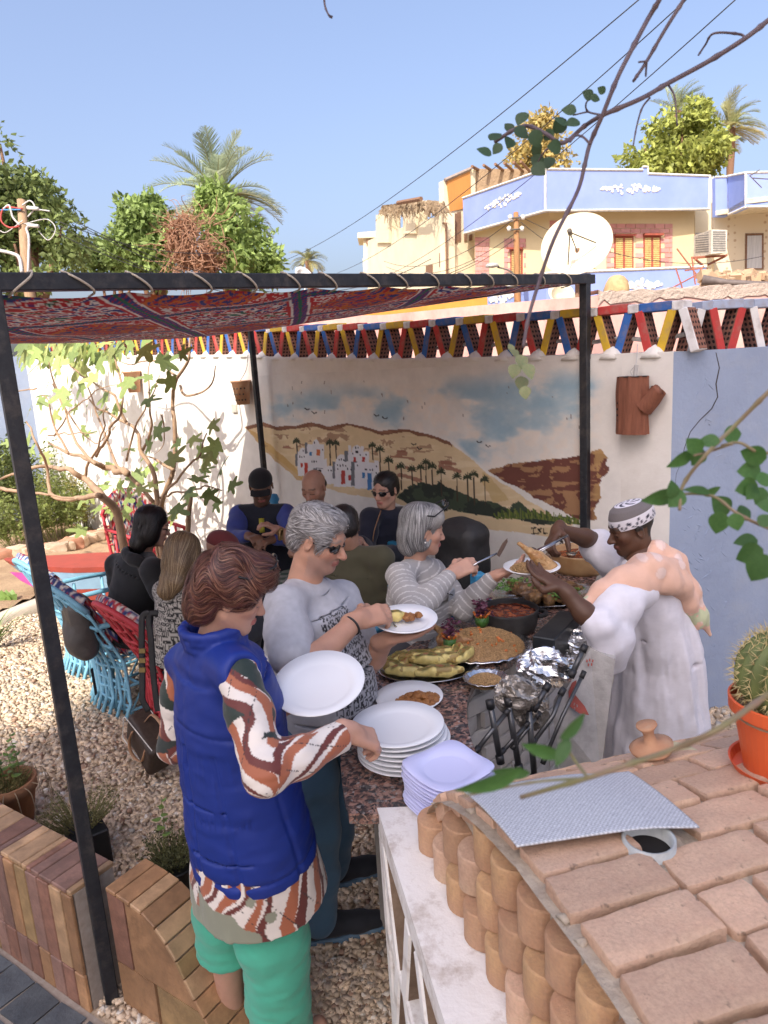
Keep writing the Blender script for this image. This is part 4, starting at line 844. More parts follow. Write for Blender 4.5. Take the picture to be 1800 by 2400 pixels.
EGL=['stuffed eggplant standing at the far left of the oval tray','second stuffed eggplant from the left, tilted upright in the tray','long stuffed eggplant at the far rim of the oval tray','stuffed eggplant in the middle left of the oval tray','stuffed eggplant at the far right middle of the tray','stuffed eggplant tilted up at the right end of the tray','outermost stuffed eggplant at the right rim of the tray','stuffed eggplant on top at the centre of the tray','stuffed eggplant right of the centre of the tray','stuffed eggplant at the near left rim of the tray','long stuffed eggplant at the near rim of the tray','small stuffed eggplant at the left tip of the tray','slanted stuffed eggplant right of the tray centre']
for i,((x,y),a,L)in enumerate(eg):
 c=V(tc_[0]+x*1.02,tc_[1]+y*1.0,ZC+.033+(.016 if 3<=i<=8 else 0));v,f,col=eggplant(c,a,L,.024,'',tilt=.1 if i in(0,5)else 0);mk('eggplant',v,f,m_egg,None,True,col,label=EGL[i],cat='eggplant',group='stuffed eggplants on the oval tray')
rc=G(*Z8(890,618),ZC+.02);RX2,RY2=262/2.37*PROJ(rc)[2]/F,.175
rt_=thing('rice_platter',V(rc[0],rc[1],ZC),'foil platter heaped with brown rice and carrot bits','platter')
v,f=oval([(0,.004),(.86,.004),(.9,.001),(1.0,.018),(1.1,.020),(1.1,.023),(.98,.02),(.86,.008),(0,.008)],V(rc[0],rc[1],ZC),RX2,RY2,60);v[:,2]+=.004*np.sin(np.arctan2(v[:,1]-rc[1],v[:,0]-rc[0])*24)*(np.hypot((v[:,0]-rc[0])/RX2,(v[:,1]-rc[1])/RY2)>.95);mk('foil_tray',v,f,m_foil,rt_,True)
hf=lambda x,y:ZC+.012+.065*np.maximum(1-((x/(RX2*.93))**2+(y/(RY2*.93))**2),0)**.7+.006*(fbm(np.stack([x*30,y*30,x*0],-1),3)-.5)
g=np.linspace(-1,1,60);gx,gy=np.meshgrid(g,g,indexing='ij');rr_=np.maximum(np.abs(gx),np.abs(gy));th_=np.arctan2(gy,gx);xx=rr_*np.cos(th_)*RX2*.93;yy=rr_*np.sin(th_)*RY2*.93;m_rice=MC('rice',.6,.3,200,.002,.3,60)
mk('rice_mound',np.stack([xx+rc[0],yy+rc[1],hf(xx,yy)-.003],-1).reshape(-1,3),gridfaces(60,60),m_rice,rt_,True,np.tile([.36,.22,.10],(3600,1)))
v,f,col=grains(5200,hf,(RX2*.93,RY2*.93),.0085,.0017,5,rc[0],rc[1]);mk('rice_grains',v,f,m_rice,rt_,False,col,kind='stuff')
m_car=foodmat('carrot',(.55,.17,.03),(.42,.10,.02),.5);_cm=[mesh_data('carrot_bit',*rbrick(.012,.009,.007,.002,.001,k,4),mat=m_car,smooth=True)for k in range(3)]
for i in range(22):x,y=RNG.uniform(-.6,.75)*RX2,RNG.uniform(-.75,.5)*RY2;put('carrot_bit',ro.choice(_cm),rt_,frame(V(rc[0]+x,rc[1]+y,float(hf(np.array(x),np.array(y)))+.002),*basis(RNG.normal(0,1,3))))
def meat(c,ax_,L,r,seed,name,label,cols=((.22,.10,.035),(.40,.22,.08)),parent=None,bone=True):
 s=Sdf();d=nrm(ax_);c=np.asarray(c);g=np.random.default_rng(seed);s.cone(c-d*L*.45,c-d*L*.05,r*.95,r*.85,k=.02);s.cone(c-d*L*.05,c+d*L*.35,r*.8,r*.35,k=.02)
 for i in range(4):s.ell(c+d*g.uniform(-.4,.1)*L+g.normal(0,r*.4,3),(r*.6,r*.5,r*.45),k=.015)
 if bone:s.cone(c+d*L*.3,c+d*L*.5,r*.28,r*.34,k=.01)
 v,f=s.mesh(.0045,lambda p:.008*(fbm(p*45+seed,4)-.5));nz=fbm(v*50+seed,4)[:,None];col=np.where(nz>.5,np.array(cols[0]),np.array(cols[1]))*(.6+.8*nz)
 return mk(name,v,f,MC('roast_skin',.42,.6,70,.005,.3,50,spec=.5),parent,True,col,label=label,cat='meat')
meat(V(*G(*Z8(700,575),ZC+.06)[:2],ZC+.07),V(-.6,.4,.35),.13,.032,3,'chicken_drumstick','roast chicken leg sticking up from the rice platter');meat(V(*G(*Z8(760,600),ZC+.06)[:2],ZC+.065),V(.8,-.2,.05),.12,.034,4,'chicken_piece','dark roast chicken piece lying on the rice')
def garnish(c,label,cup=True):
 g=thing('garnish',c,label,'garnish');
 if cup:
  m=MB();m.lathe([(0,0),(.022,.003),(.030,.02),(.029,.042),(.024,.046),(.02,.03),(0,.02)],c,14,wob=.1);m.build('pepper_cup',foodmat('green_pepper',(.06,.16,.03),(.03,.09,.02),.3),g,True)
  for i in range(7):m=MB();a=i*.9;m.box(c+V(math.cos(a)*.025,math.sin(a)*.025,.05),(.004,.004,.018),basis(V(math.cos(a),math.sin(a),1.2)),bev=.001);m.build('carrot_stick',m_car,g)
 m=MB();gg=np.random.default_rng(int(c[0]*1000)%99)
 for i in range(90):
  p=c+V(*gg.normal(0,.015,2),.06+gg.uniform(-.01,.06));X,Y,Z_=basis(gg.normal(0,1,3));L=gg.uniform(.008,.016);m.raw([p-X*L,p+Y*L*.5,p+X*L+Z_*L*.3,p-Y*L*.5],[(0,1,2,3)])
 m.build('purple_basil',M('purple_leaf',(.055,.012,.035),.5,c2=(.12,.03,.06),scale=60,bump=.2),g)
garnish(V(*G(*Z8(900,530),ZC+.06)[:2],ZC+.07),'purple basil sprig in a pepper cup on top of the rice');garnish(V(*G(*Z8(725,650),ZC+.03)[:2],ZC+.04),'purple basil sprig at the near edge of the rice platter')
sc2=G(*Z8(920,830),ZC+.01);sb=thing('small_rice_tray',V(sc2[0],sc2[1],ZC),'small round foil tray of rice beside the eggplants','tray')
v,f=oval([(0,.003),(.7,.003),(1,.03),(1.12,.032),(1.12,.034),(.98,.032),(.68,.006),(0,.006)],V(sc2[0],sc2[1],ZC),.075,.07,40);v[:,2]+=.003*np.sin(np.arctan2(v[:,1]-sc2[1],v[:,0]-sc2[0])*16);mk('foil_tray',v,f,m_foil,sb,True)
hf2=lambda x,y:ZC+.01+.028*np.maximum(1-(x*x+y*y)/.065**2,0)**.6;v,f,col=grains(1500,hf2,(.062,.058),.008,.0017,6,sc2[0],sc2[1]);mk('rice_grains',v,f,m_rice,sb,False,col,kind='stuff')
m=MB();m.lathe([(.064,.012),(.05,.022),(.03,.032),(0,.036)],V(sc2[0],sc2[1],ZC),16);m.build('rice_mound',M('rice_base',(.32,.2,.09),.7,bump=.4),sb,True)
def stewpot(px,py,R,h,z0,m_pot,m_stew,name,label,handles=True,fill=.78):
 c=G(px,py,z0+h*.9);c=V(c[0],c[1],z0);t=thing(name,c,label,'pot');m=MB();m.lathe([(0,0),(R*.86,0),(R*.95,h*.2),(R,h*.6),(R*1.02,h*.92),(R*1.03,h),(R*.97,h),(R*.94,h*.9),(R*.93,h*.3),(0,h*.25)],c,48,wob=.006);m.build('pot',m_pot,t,True)
 if handles:
  for sg in(-1,1):
   m=MB();a=.35;d=V(math.cos(a)*sg,-math.sin(a)*sg*.3,0);d=nrm(d);e=V(-d[1],d[0],0);b=c+d*R*.98+V(0,0,h*.72);m.tube(cr([b-e*.04,b-e*.025+d*.03,b+d*.038,b+e*.025+d*.03,b+e*.04],12),.011,8);m.build('handle',m_pot,t,True)
 a=np.linspace(0,2*math.pi,64);n=40;rr_=np.linspace(0,R*.945,n);A_,R_=np.meshgrid(a,rr_,indexing='ij');X,Y=R_*np.cos(A_),R_*np.sin(A_);z=z0+h*fill+.016*(fbm(np.stack([X*45,Y*45,X*0+px],-1),4)-.5)
 col=np.where((fbm(np.stack([X*60,Y*60,X*0+3],-1),3)>.55)[...,None],np.array([.30,.085,.03]),np.array([.13,.028,.012]));mk('stew',np.stack([c[0]+X,c[1]+Y,z],-1).reshape(-1,3),gridfaces(64,40),m_stew,t,True,col.reshape(-1,3));return c,t
m_bpot=M('black_clay',(.018,.018,.02),.75,c2=(.035,.033,.032),scale=20,bump=.4,bscale=50);m_stew=MC('stew',.2,.5,70,.006,.2,60,spec=.6)
stewpot(*Z8(1050,425),178/2.37*2.78/F,.10,ZC,m_bpot,m_stew,'black_pot','black clay pot of red meat stew on the counter')
m_tag=M('glazed_tan_clay',(.42,.27,.13),.35,c2=(.32,.18,.08),scale=12,bump=.2)
c,t=stewpot(*Z8(1450,105),.165,.11,ZC,m_tag,m_stew,'tan_pot','tan clay pot of brown stew near the wall',False,.7)
m=MB();q=c+V(-.06,-.02,.10);m.lathe([(0,-.02),(.02,-.015),(.03,.003),(.028,.003),(.018,-.01),(0,-.014)],q,16);m.tube([q+V(.025,.01,0),q+V(.09,.05,.03),q+V(.15,.09,.07)],.004,6);m.build('ladle',M('ladle_steel',(.45,.40,.32),.25,metal=1.,bump=.1),None,True,label='metal ladle resting in the tan pot',cat='ladle')
fc_=G(*Z8(1235,335),ZC+.02);ft=thing('roast_tray',V(fc_[0],fc_[1],ZC),'foil covered tray of roast meat and parsley behind the stew pot','tray')
v,f=oval([(0,.003),(.9,.003),(1,.02),(1.04,.022),(1.04,.024),(.97,.02),(.88,.006),(0,.006)],V(fc_[0],fc_[1],ZC),.27,.19,50);v[:,2]+=RNG.normal(0,.002,len(v));mk('foil_tray',v,f,m_foil,ft,True)
for i in range(15):
 a=RNG.uniform(0,6.28);r=math.sqrt(RNG.uniform());c=V(fc_[0]+r*math.cos(a)*.19,fc_[1]+r*math.sin(a)*.12,ZC+.03+.02*(1-r));meat(c,V(RNG.normal(),RNG.normal(),.1),RNG.uniform(.1,.17),RNG.uniform(.024,.036),20+i,'roast_piece','dark roast meat piece on the far foil tray behind the stew pot',((.10,.05,.022),(.24,.13,.05)),None,False)['group']='roast pieces on the far tray'
m_pars=M('parsley',(.08,.20,.03),.5,c2=(.13,.26,.05),scale=50,bump=.2)
m=MB()
for(ox,oy,n)in((.07,-.14,160),(.12,-.11,120),(-.2,.02,90),(-.12,.1,90),(.0,.0,40)):
 for i in range(n):
  p=V(fc_[0]+ox+RNG.normal(0,.032),fc_[1]+oy+RNG.normal(0,.018),ZC+.045+RNG.uniform(0,.03));X,Y,Z_=basis(RNG.normal(0,1,3));L=RNG.uniform(.005,.013);m.raw([p-X*L,p+Y*L*.6,p+X*L+Z_*L*.4,p-Y*L*.6],[(0,1,2,3)])
m.build('parsley',m_pars,ft,kind='stuff')
def crumple(c,r,seed,name,label,mat,res=26,amp=.5):
 a,b=np.meshgrid(np.linspace(0,2*math.pi,res*2),np.linspace(.02,math.pi-.02,res),indexing='ij');d=np.stack([np.cos(a)*np.sin(b),np.sin(a)*np.sin(b),np.cos(b)],-1);d[-1]=d[0]
 vo=np.random.default_rng(seed).normal(0,1,(26,3));vo/=np.linalg.norm(vo,axis=1)[:,None];dist=np.sort(np.arccos(np.clip(d@vo.T,-1,1)),-1);k=(dist[...,1]-dist[...,0]);rr_=1-amp*np.minimum(k*1.6,.55)+.12*(fbm(d*3+seed,3)-.5)
 v=c+d*rr_[...,None]*np.asarray(r);m=MB();m.grid(v);return m.build(name,mat,None,False,label=label,cat='foil')
def at8(x,y,d):return P(*Z8(x,y),d)
crumple(at8(1255,745,2.62),(.115,.09,.08),3,'crumpled_foil','big ball of crumpled aluminium foil by the rice platter',m_foil)
crumple(at8(1395,590,2.92),(.12,.10,.06),8,'crumpled_foil','crumpled foil sheet next to the robed man’s sleeve',m_foil)
m_wrap=M('cling_wrap',(.45,.42,.38),.18,c2=(.2,.17,.14),scale=20,bump=.8,bscale=30,bdist=.01,metal=.6)
crumple(at8(1085,900,2.42),(.08,.06,.075),5,'crumpled_foil','dull crumpled foil wrap hanging below the small rice tray',m_wrap)
crumple(at8(1170,980,2.5),(.07,.06,.08),15,'crumpled_foil','torn foil scrap hanging below the big foil ball',m_wrap)
m=MB();a=at8(1240,600,2.72);b_=at8(1385,480,2.98);d=nrm(V(*(b_-a)[:2],0));m.box((a+b_)/2-V(0,0,.03),(np.linalg.norm((b_-a)[:2])/2,.045,.055),[d,V(-d[1],d[0],0),V(0,0,1)],bev=.004);m.build('steel_box',M('dark_steel',(.05,.055,.058),.4,metal=.6,bump=.1),None,label='dark metal box lying between the foil and the stew pot',cat='box')
fl=thing('folding_stand',G(1180,1850,0),'folded grey metal stand leaning against the counter','stand');m_leg=M('grey_leg',(.12,.125,.13),.35,c2=(.07,.07,.075),scale=20,metal=.6,bump=.1)
m_legd=M('black_cap',(.02,.02,.022),.5,bump=0)
for pts_,r in[([(945,950),(1000,1255)],.0105),([(1045,935),(1105,1305)],.011),([(1158,960),(1192,1360)],.011),([(870,1205),(1040,990)],.008),([(1010,1215),(1150,1060)],.007),([(1145,850),(1075,940)],.010),([(1260,855),(1195,965)],.010),([(1345,880),(1295,1012),(1185,1160)],.0085),([(1465,640),(1400,780)],.010),([(1460,785),(1345,1020),(1245,1260)],.007),([(1080,1180),(1210,1010)],.007)]:
 dz=[2.36+.0004*(p[0]-1000)*1.1 for p in pts_];q=[at8(p[0],p[1],z)for p,z in zip(pts_,dz)];m=MB();m.tube(q,r,10);m.build('leg',m_leg,fl,True)
 for e in(q[0],q[-1]):m=MB();d=nrm(q[0]-q[-1]);m.lathe([(0,-.016),(r*1.35,-.014),(r*1.35,.014),(0,.016)],e,10,basis(d));m.build('end_cap',m_legd,fl,True)
pk_=thing('paper_sack',at8(1400,1050,2.75)*V(1,1,0),'white paper sack with red print standing under the counter','sack');q=[at8(1290,1000,2.72),at8(1500,640,2.8),at8(1640,700,2.75),at8(1560,1330,2.75),at8(1330,1300,2.75)]
m=MB();m.prism(q,V(.03,.10,0));m.build('sack',M('sack_paper',(.48,.46,.44),.8,bump=.6,bscale=18,bdist=.01,dirt=(.3,.27,.25)),pk_)
def flatpoly(pts_,dd,nm,mat,par):n_=nrm(np.cross(q[1]-q[0],q[2]-q[0]));n_=n_ if n_[1]<0 else-n_;m=MB();m.prism([ONP(*Z8(*p),q[0]+n_*.002,n_)for p in pts_],n_*.001);return m.build(nm,mat,par)
m_red=M('print_red',(.36,.07,.05),.7,bump=.1)
flatpoly([(1400,830),(1425,815),(1420,900),(1470,960),(1495,1010),(1440,1000),(1385,960),(1380,880)],0,'red_print',m_red,pk_)
for i,(x0,y0)in enumerate([(1480,700),(1495,695),(1512,700),(1488,722),(1506,720),(1410,940),(1425,950),(1412,965)]):flatpoly([(x0,y0),(x0+8,y0+3),(x0+6,y0+18),(x0-2,y0+15)],0,'red_print',m_red if i<5 else MATS['sack_paper'],pk_)
# houses behind
Z2=lambda x,y:(900+x/1.843,200+y/1.843)
class VPl:
 """vertical plane through two photo points at given depths"""
 def __init__(s,a,da,b,db):
  s.p0=P(*a,da);q=P(*b,db);s.t=nrm(V(*(q-s.p0)[:2],0));s.n=V(s.t[1],-s.t[0],0);s.n=s.n if s.n@(EYE-s.p0)>0 else-s.n
 def at(s,x,y,off=0.):return ONP(x,y,s.p0+s.n*off,s.n)
def slab(pl,poly,th,name,mat,par,off=0.,z=Z2):
 m=MB();m.prism([pl.at(*z(*p),off)for p in poly],-pl.n*th);return m.build(name,mat,par)
def strip(pl,pts,r,name,mat,par,off=0.,z=Z2):
 m=MB();m.tube([pl.at(*z(*p),off)for p in pts],r,4);return m.build(name,mat,par)
m_blue=M('periwinkle_plaster',(.20,.27,.56),.85,c2=(.24,.31,.60),scale=1.5,bump=.2,bscale=20)
m_crm=M('cream_wall',(.66,.55,.33),.9,c2=(.60,.49,.29),scale=.8,bump=.25,bscale=9,bdist=.02)
m_crm2=M('cream_wall_pale',(.68,.60,.42),.9,c2=(.60,.52,.36),scale=.9,bump=.35,bscale=7,bdist=.03)
m_trim=M('white_trim',(.78,.76,.70),.8,bump=.1)
m_pbr=M('pink_brick_paint',(.50,.22,.20),.85,c2=(.56,.30,.27),scale=3,bump=.3,rnd=.1)
m_shut=M('yellow_shutter',(.62,.47,.18),.7,bump=.2);m_redf=M('red_frame',(.36,.08,.05),.7,bump=.1)
PL=VPl((1278,395),20,(1086,465),24);PR=VPl((1278,395),20,(1660,412),21.3)
hA=thing('blue_balcony_house',V(*P(1278,650,21)[:2],0),'cream house with periwinkle blue balcony and pink brick window surrounds','house')
slab(PL,[(340,487),(695,362),(695,542),(345,640)],.2,'balcony_parapet',m_blue,hA);slab(PR,[(695,362),(1118,368),(1118,352),(1140,352),(1142,382),(1410,392),(1405,535),(695,542)],.2,'balcony_parapet',m_blue,hA)
for pl,pts in((PL,[(340,487),(695,362)]),(PL,[(345,640),(695,542)]),(PR,[(695,542),(1405,535)]),(PR,[(695,362),(1118,366)]),(PR,[(1118,352),(1140,352),(1142,382),(1410,392)]),(PR,[(1409,392),(1405,535)]),(PR,[(697,362),(697,542)])):strip(pl,pts,.035,'trim',m_trim,hA,.01)
def rosette(pl,cx,cy,w_,par,z=Z2):
 q=pl.at(*z(cx,cy),.012);t=pl.t if(pl.at(*z(cx+10,cy))-q)@pl.t>0 else-pl.t;rr=random.Random(int(cx));dv=np.linalg.norm(pl.at(*z(cx+10,cy))-pl.at(*z(cx,cy)))/10;m=MB()
 for i in range(90):
  u=rr.uniform(-1,1);hgt=.16*(1-abs(u))**.7*(.75 if abs(u)>.35 else 1)*(1 if abs(abs(u)-.85)>.1 else 1.8);c=q+t*u*w_*dv+V(0,0,rr.uniform(-1,1)*hgt);r=rr.uniform(.025,.055);a=rr.uniform(0,3)
  m.lathe([(r,-.002),(r*.8,.008),(0,.012)],c,6,[t*math.cos(a)+V(0,0,math.sin(a)),V(0,0,math.cos(a))-t*math.sin(a),pl.n])
 m.build('stucco_ornament',M('stucco_white',(.76,.74,.68),.8,bump=.1),par)
rosette(PR,1065,448,128,hA);rosette(PL,512,500,78,hA)
WL=VPl(Z2(715,600),21.2,Z2(392,700),24.3);WR=VPl(Z2(715,600),21.2,Z2(1340,600),22.0)
slab(WL,[(392,600),(715,510),(715,990),(392,990)],.3,'wall',m_crm,hA);slab(WR,[(715,510),(1342,510),(1335,990),(715,990)],.3,'wall',m_crm,hA)
m=MB();a,b,c,d=PL.at(*Z2(345,640),-.02),PL.at(*Z2(695,542),-.02),WL.at(*Z2(715,555)),WL.at(*Z2(392,648));e_,f_=PR.at(*Z2(1405,535),-.02),WR.at(*Z2(1342,545));zz=(a[2]+b[2])/2+.06
for pp in([a,b,c,d],[b,e_,f_,c]):m.prism([V(p[0],p[1],zz)for p in pp],V(0,0,.12))
m.build('balcony_floor',M('soffit_cream',(.66,.58,.42),.9,bump=.1),hA)
m=MB();pl0=WR;m.prism([V(*WL.at(*Z2(392,600))[:2],zz+.05),V(*WL.at(*Z2(715,600))[:2],zz+.05),V(*WR.at(*Z2(1340,600))[:2],zz+.05),V(*(WR.at(*Z2(1340,600))+V(1,6,0))[:2],zz+.05),V(*(WL.at(*Z2(392,600))+V(1,6,0))[:2],zz+.05)],V(0,0,.2));m.build('roof',m_crm,hA)
def brickpatch(pl,x0,x1,y0,y1,holes,par,mat,bw=42,bh=21):
 row=0;y=y0
 me=None
 while y<y1-4:
  x=x0-(bw/2 if row%2 else 0)
  while x<x1-4:
   a,b=max(x,x0)+1.2,min(x+bw,x1)-1.2
   if b-a>5 and not any(h[0]-6<(a+b)/2<h[1]+6 and h[2]-6<y+bh/2<h[3]+6 for h in holes):
    slab(pl,[(a,y+1.2),(b,y+1.2),(b,y+bh-1.2),(a,y+bh-1.2)],.03,'brick',mat,par,.02)
   x+=bw
  y+=bh;row+=1
hw=[(992,1082,648,800),(1120,1200,648,800)]
brickpatch(WR,960,1248,597,797,hw,hA,m_pbr);brickpatch(WR,715,792,583,640,[],hA,m_pbr)
brickpatch(WL,392,455,655,850,[],hA,m_pbr,34,21);brickpatch(WL,517,612,660,850,[(545,598,706,850)],hA,m_pbr,34,21)
def window(pl,x0,x1,y0,y1,par,split=True):
 wd=slab(pl,[(x0,y0),(x1,y0),(x1,y1),(x0,y1)],.06,'window',m_redf,par,.035);xm=(x0+x1)/2;n=16
 for a,b in((x0+6,xm-5),(xm+5,x1-6)):
  for i in range(n):
   yy=y0+8+(y1-y0-14)*i/n;slab(pl,[(a,yy),(b,yy),(b,yy+(y1-y0-14)/n*.72),(a,yy+(y1-y0-14)/n*.72)],.02,'shutter_slat',m_shut,wd,.05)
 m=MB();m.prism([pl.at(*Z2(p,q),.04)for p,q in((x0-4,y0-8),(x1+4,y0-8),(x1+4,y0),(x0-4,y0))],pl.n*.12);m.build('lintel',m_redf,wd)
window(WR,996,1078,652,797,hA);window(WR,1122,1196,650,797,hA);window(WL,545,596,708,850,hA)
PB=VPl(Z2(700,850),16,Z2(1390,800),16.6);PB2=VPl(Z2(700,850),16,Z2(440,930),18)
hB=thing('blue_roof_parapet',V(*P(1300,680,16.3)[:2],0),'low blue parapet with white flower ornament below the balcony house','parapet wall')
slab(PB,[(700,812),(1392,783),(1394,1100),(700,1100)],.2,'wall',m_blue,hB);slab(PB2,[(440,905),(700,812),(700,1100),(440,1100)],.2,'wall',m_blue,hB);strip(PB,[(700,812),(1392,783)],.03,'trim',m_trim,hB,.01);strip(PB2,[(440,905),(700,812)],.03,'trim',m_trim,hB,.01);rosette(PB,1125,865,75,hB);rosette(PB2,505,918,50,hB)
QR=VPl(Z2(1562,450),19,Z2(1800,450),18.6);QL=VPl(Z2(1562,450),19,Z2(1485,470),20.3);QM=VPl(Z2(1430,480),20.4,Z2(1486,480),20.4)
hC=thing('corner_balcony_house',V(*P(1750,650,20)[:2],0),'pale house with blue balcony at the right edge','house')
slab(QR,[(1562,377),(1820,372),(1820,522),(1562,525)],.2,'balcony_parapet',m_blue,hC);slab(QL,[(1485,392),(1562,377),(1562,525),(1487,558)],.2,'balcony_parapet',m_blue,hC);slab(QM,[(1430,397),(1486,395),(1484,566),(1432,566)],.2,'balcony_parapet',m_blue,hC)
for pl,pts in((QR,[(1562,377),(1820,372)]),(QL,[(1485,392),(1562,377)]),(QM,[(1430,397),(1486,395)]),(QR,[(1562,525),(1820,522)]),(QL,[(1487,558),(1562,525)]),(QR,[(1563,377),(1563,525)])):strip(pl,pts,.03,'trim',m_trim,hC,.01)
QW=VPl(Z2(1430,650),21,Z2(1800,650),20.6)
def spotted():
 m,nt,b=_new('studded_wall');tc=nt.nodes.new('ShaderNodeTexCoord');vo=nt.nodes.new('ShaderNodeTexVoronoi');vo.inputs['Scale'].default_value=5;vo.inputs['Randomness'].default_value=.25;nt.links.new(tc.outputs['Object'],vo.inputs['Vector'])
 nt.links.new(_mixc(nt,_ramp(nt,vo.outputs['Distance'],[(.16,1),(.24,0)]),(.60,.53,.40),(.42,.32,.22)),b.inputs['Base Color']);b.inputs['Roughness'].default_value=.9;return m
slab(QW,[(1425,500),(1900,500),(1900,990),(1425,990)],.3,'wall',spotted(),hC);slab(WR,[(1345,395),(1425,395),(1428,990),(1340,990)],.3,'wall',m_crm2,hC,-.35)
m=MB();pp=[QM.at(*Z2(1432,566)),QL.at(*Z2(1487,558)),QL.at(*Z2(1562,525)),QR.at(*Z2(1820,522)),QW.at(*Z2(1820,560)),QW.at(*Z2(1432,566))];m.prism([V(p[0],p[1],pp[0][2]+.03)for p in pp],V(0,0,.12));m.build('balcony_floor',MATS['soffit_cream'],hC)
dw=slab(QW,[(1562,640),(1640,638),(1640,795),(1560,795)],.05,'window',M('brown_frame',(.20,.10,.05),.6,bump=.1),hC,.03);slab(QW,[(1570,650),(1632,648),(1632,790),(1568,790)],.02,'pane',M('curtain_glass',(.50,.50,.50),.25,c2=(.34,.35,.36),scale=6,sc3=(8,8,.3),bump=0),dw,.045)
ac=thing('air_conditioner',V(*P(*Z2(1410,700),20)[:2],P(*Z2(1410,735),20)[2]),'boxy window air conditioner on the pale house wall','air conditioner');AP=VPl(Z2(1415,680),19.9,Z2(1482,680),19.9);AL=VPl(Z2(1415,680),19.9,Z2(1338,690),20.9)
m_ac=M('ac_cream',(.58,.54,.46),.6,bump=.1);m_grl=M('ac_grille',(.20,.19,.18),.6,bump=.1)
m=MB();q=[AP.at(*Z2(1415,622)),AP.at(*Z2(1483,625)),AP.at(*Z2(1480,722)),AP.at(*Z2(1413,728))];l0=AL.at(*Z2(1338,632));dv_=l0-AL.at(*Z2(1415,622));dv_[2]=0;m.prism(q,dv_);m.build('case',m_ac,ac)
for i in range(9):yy=630+i*10;slab(AP,[(1421,yy),(1476,yy),(1476,yy+6),(1421,yy+6)],.01,'grille_slat',m_grl,ac,.012);slab(AL,[(1345,yy+8),(1402,yy+3),(1402,yy+9),(1345,yy+14)],.01,'grille_slat',m_grl,ac,.012)
for a,b in(((1330,745),(1480,735)),((1345,750),(1400,800)),((1475,738),(1400,775))):m=MB();m.tube([P(*Z2(*a),20.2),P(*Z2(*b),20.6)],.035,5);m.build('bracket',M('rust_red',(.35,.12,.07),.8,bump=.3),ac)
LW=VPl(Z2(270,560),24,Z2(0,650),30);OP_=VPl(Z2(270,450),24,Z2(390,450),24.6);MBp=VPl(Z2(390,420),24.7,Z2(660,400),25)
hD=thing('thatched_terrace_house',V(*P(1000,700,26)[:2],0),'cream house with orange panel and palm thatch roof terrace','house')
slab(LW,[(-70,672),(0,640),(270,552),(275,990),(-70,990)],.3,'wall',m_crm2,hD);slab(OP_,[(260,410),(375,362),(395,362),(395,990),(268,990)],.3,'wall',m_crm2,hD)
slab(OP_,[(272,410),(372,368),(376,525),(286,545)],.05,'orange_panel',M('orange_board',(.55,.24,.06),.8,c2=(.48,.2,.05),sc3=(8,8,.3),scale=4,bump=.3),hD,.04);strip(OP_,[(262,410),(375,360)],.06,'roof_edge',M('tin',(.30,.24,.2),.7,bump=.3),hD,.05)
m_mud=M('mud_brick',(.36,.25,.15),.95,c2=(.28,.19,.12),scale=5,bump=.9,bscale=9,bdist=.06);slab(MBp,[(392,360),(660,360),(660,520),(396,560)],.3,'mud_wall',m_mud,hD)
m_pole=M('old_wood',(.22,.12,.07),.9,c2=(.16,.085,.05),scale=20,bump=.5)
for x in(420,470,520,560,600,630):m=MB();m.tube([P(*Z2(x-40,350-(x-420)*.1),24.2),P(*Z2(x,372),24.9)],.05,6);m.build('pole',m_pole,hD)
for a,b,c_,d_ in((295,318,555,685),(318,332,548,675),(348,360,640,675),(370,382,645,672)):slab(OP_,[(a,c_),(b,c_-3),(b,d_-3),(a,d_)],.05,'window',m_pole,hD,.03)
for a,b,c_,d_ in((238,258,725,785),(180,208,780,835),(55,75,815,835)):slab(LW,[(a,c_),(b,c_-6),(b,d_),(a,d_)],.05,'window',m_pole,hD,.03)
strip(LW,[(255,595),(268,595),(272,830)],.04,'drain_pipe',m_pole,hD,.06)
for x0,x1,y0,y1 in((82,135,505,640),(-35,22,560,680)):slab(LW,[(x0,y0),(x1,y0-8),(x1,y1),(x0,y1)],.5,'pillar',m_crm2,hD,.1)
m=MB();rr=random.Random(8)
for i in range(900):
 x=rr.uniform(-10,262);y=np.interp(x,[-10,130,262],[525,500,505])+rr.uniform(-4,26);p=LW.at(*Z2(x,y),rr.uniform(-1.6,.5));L=rr.uniform(.2,.5);d=nrm(V(rr.uniform(-1,1),rr.uniform(-.5,.5),-rr.uniform(.0,1.4)));e=nrm(np.cross(d,V(0,1,.2)))*.03;m.raw([p-e,p+e,p+d*L+e*.4,p+d*L-e*.4],[(0,1,2,3)])
m.build('thatch',M('palm_thatch',(.30,.22,.14),.95,c2=(.19,.135,.085),scale=6,bump=.3),hD,kind='stuff')
m=MB();m.tube([LW.at(*Z2(60,508),.6),LW.at(*Z2(160,490),.6)],.08,6);m.build('log',m_pole,hD)
tD=VPl((835,600),34,(892,600),34);tw_=thing('far_tower',V(*P(862,650,34)[:2],0),'small pale tower with open top storey far behind','tower')
z0=lambda x,y:(x,y)
slab(tD,[(850,605),(892,605),(892,660),(853,660)],2.,'shaft',m_crm2,tw_,0,z0);slab(tD,[(838,545),(890,541),(890,556),(838,558)],2.2,'cornice',m_crm2,tw_,.1,z0);slab(tD,[(852,556),(890,556),(890,605),(852,605)],1.8,'upper_storey',m_crm2,tw_,-.1,z0)
for x in(858,866,876,884):slab(tD,[(x,561),(x+4,561),(x+4,572),(x,572)],.05,'opening',m_pole,tw_,.0,z0)
for x in(866,878):slab(tD,[(x,604),(x+6,604),(x+6,650),(x,650)],.05,'opening',m_pole,tw_,.03,z0)
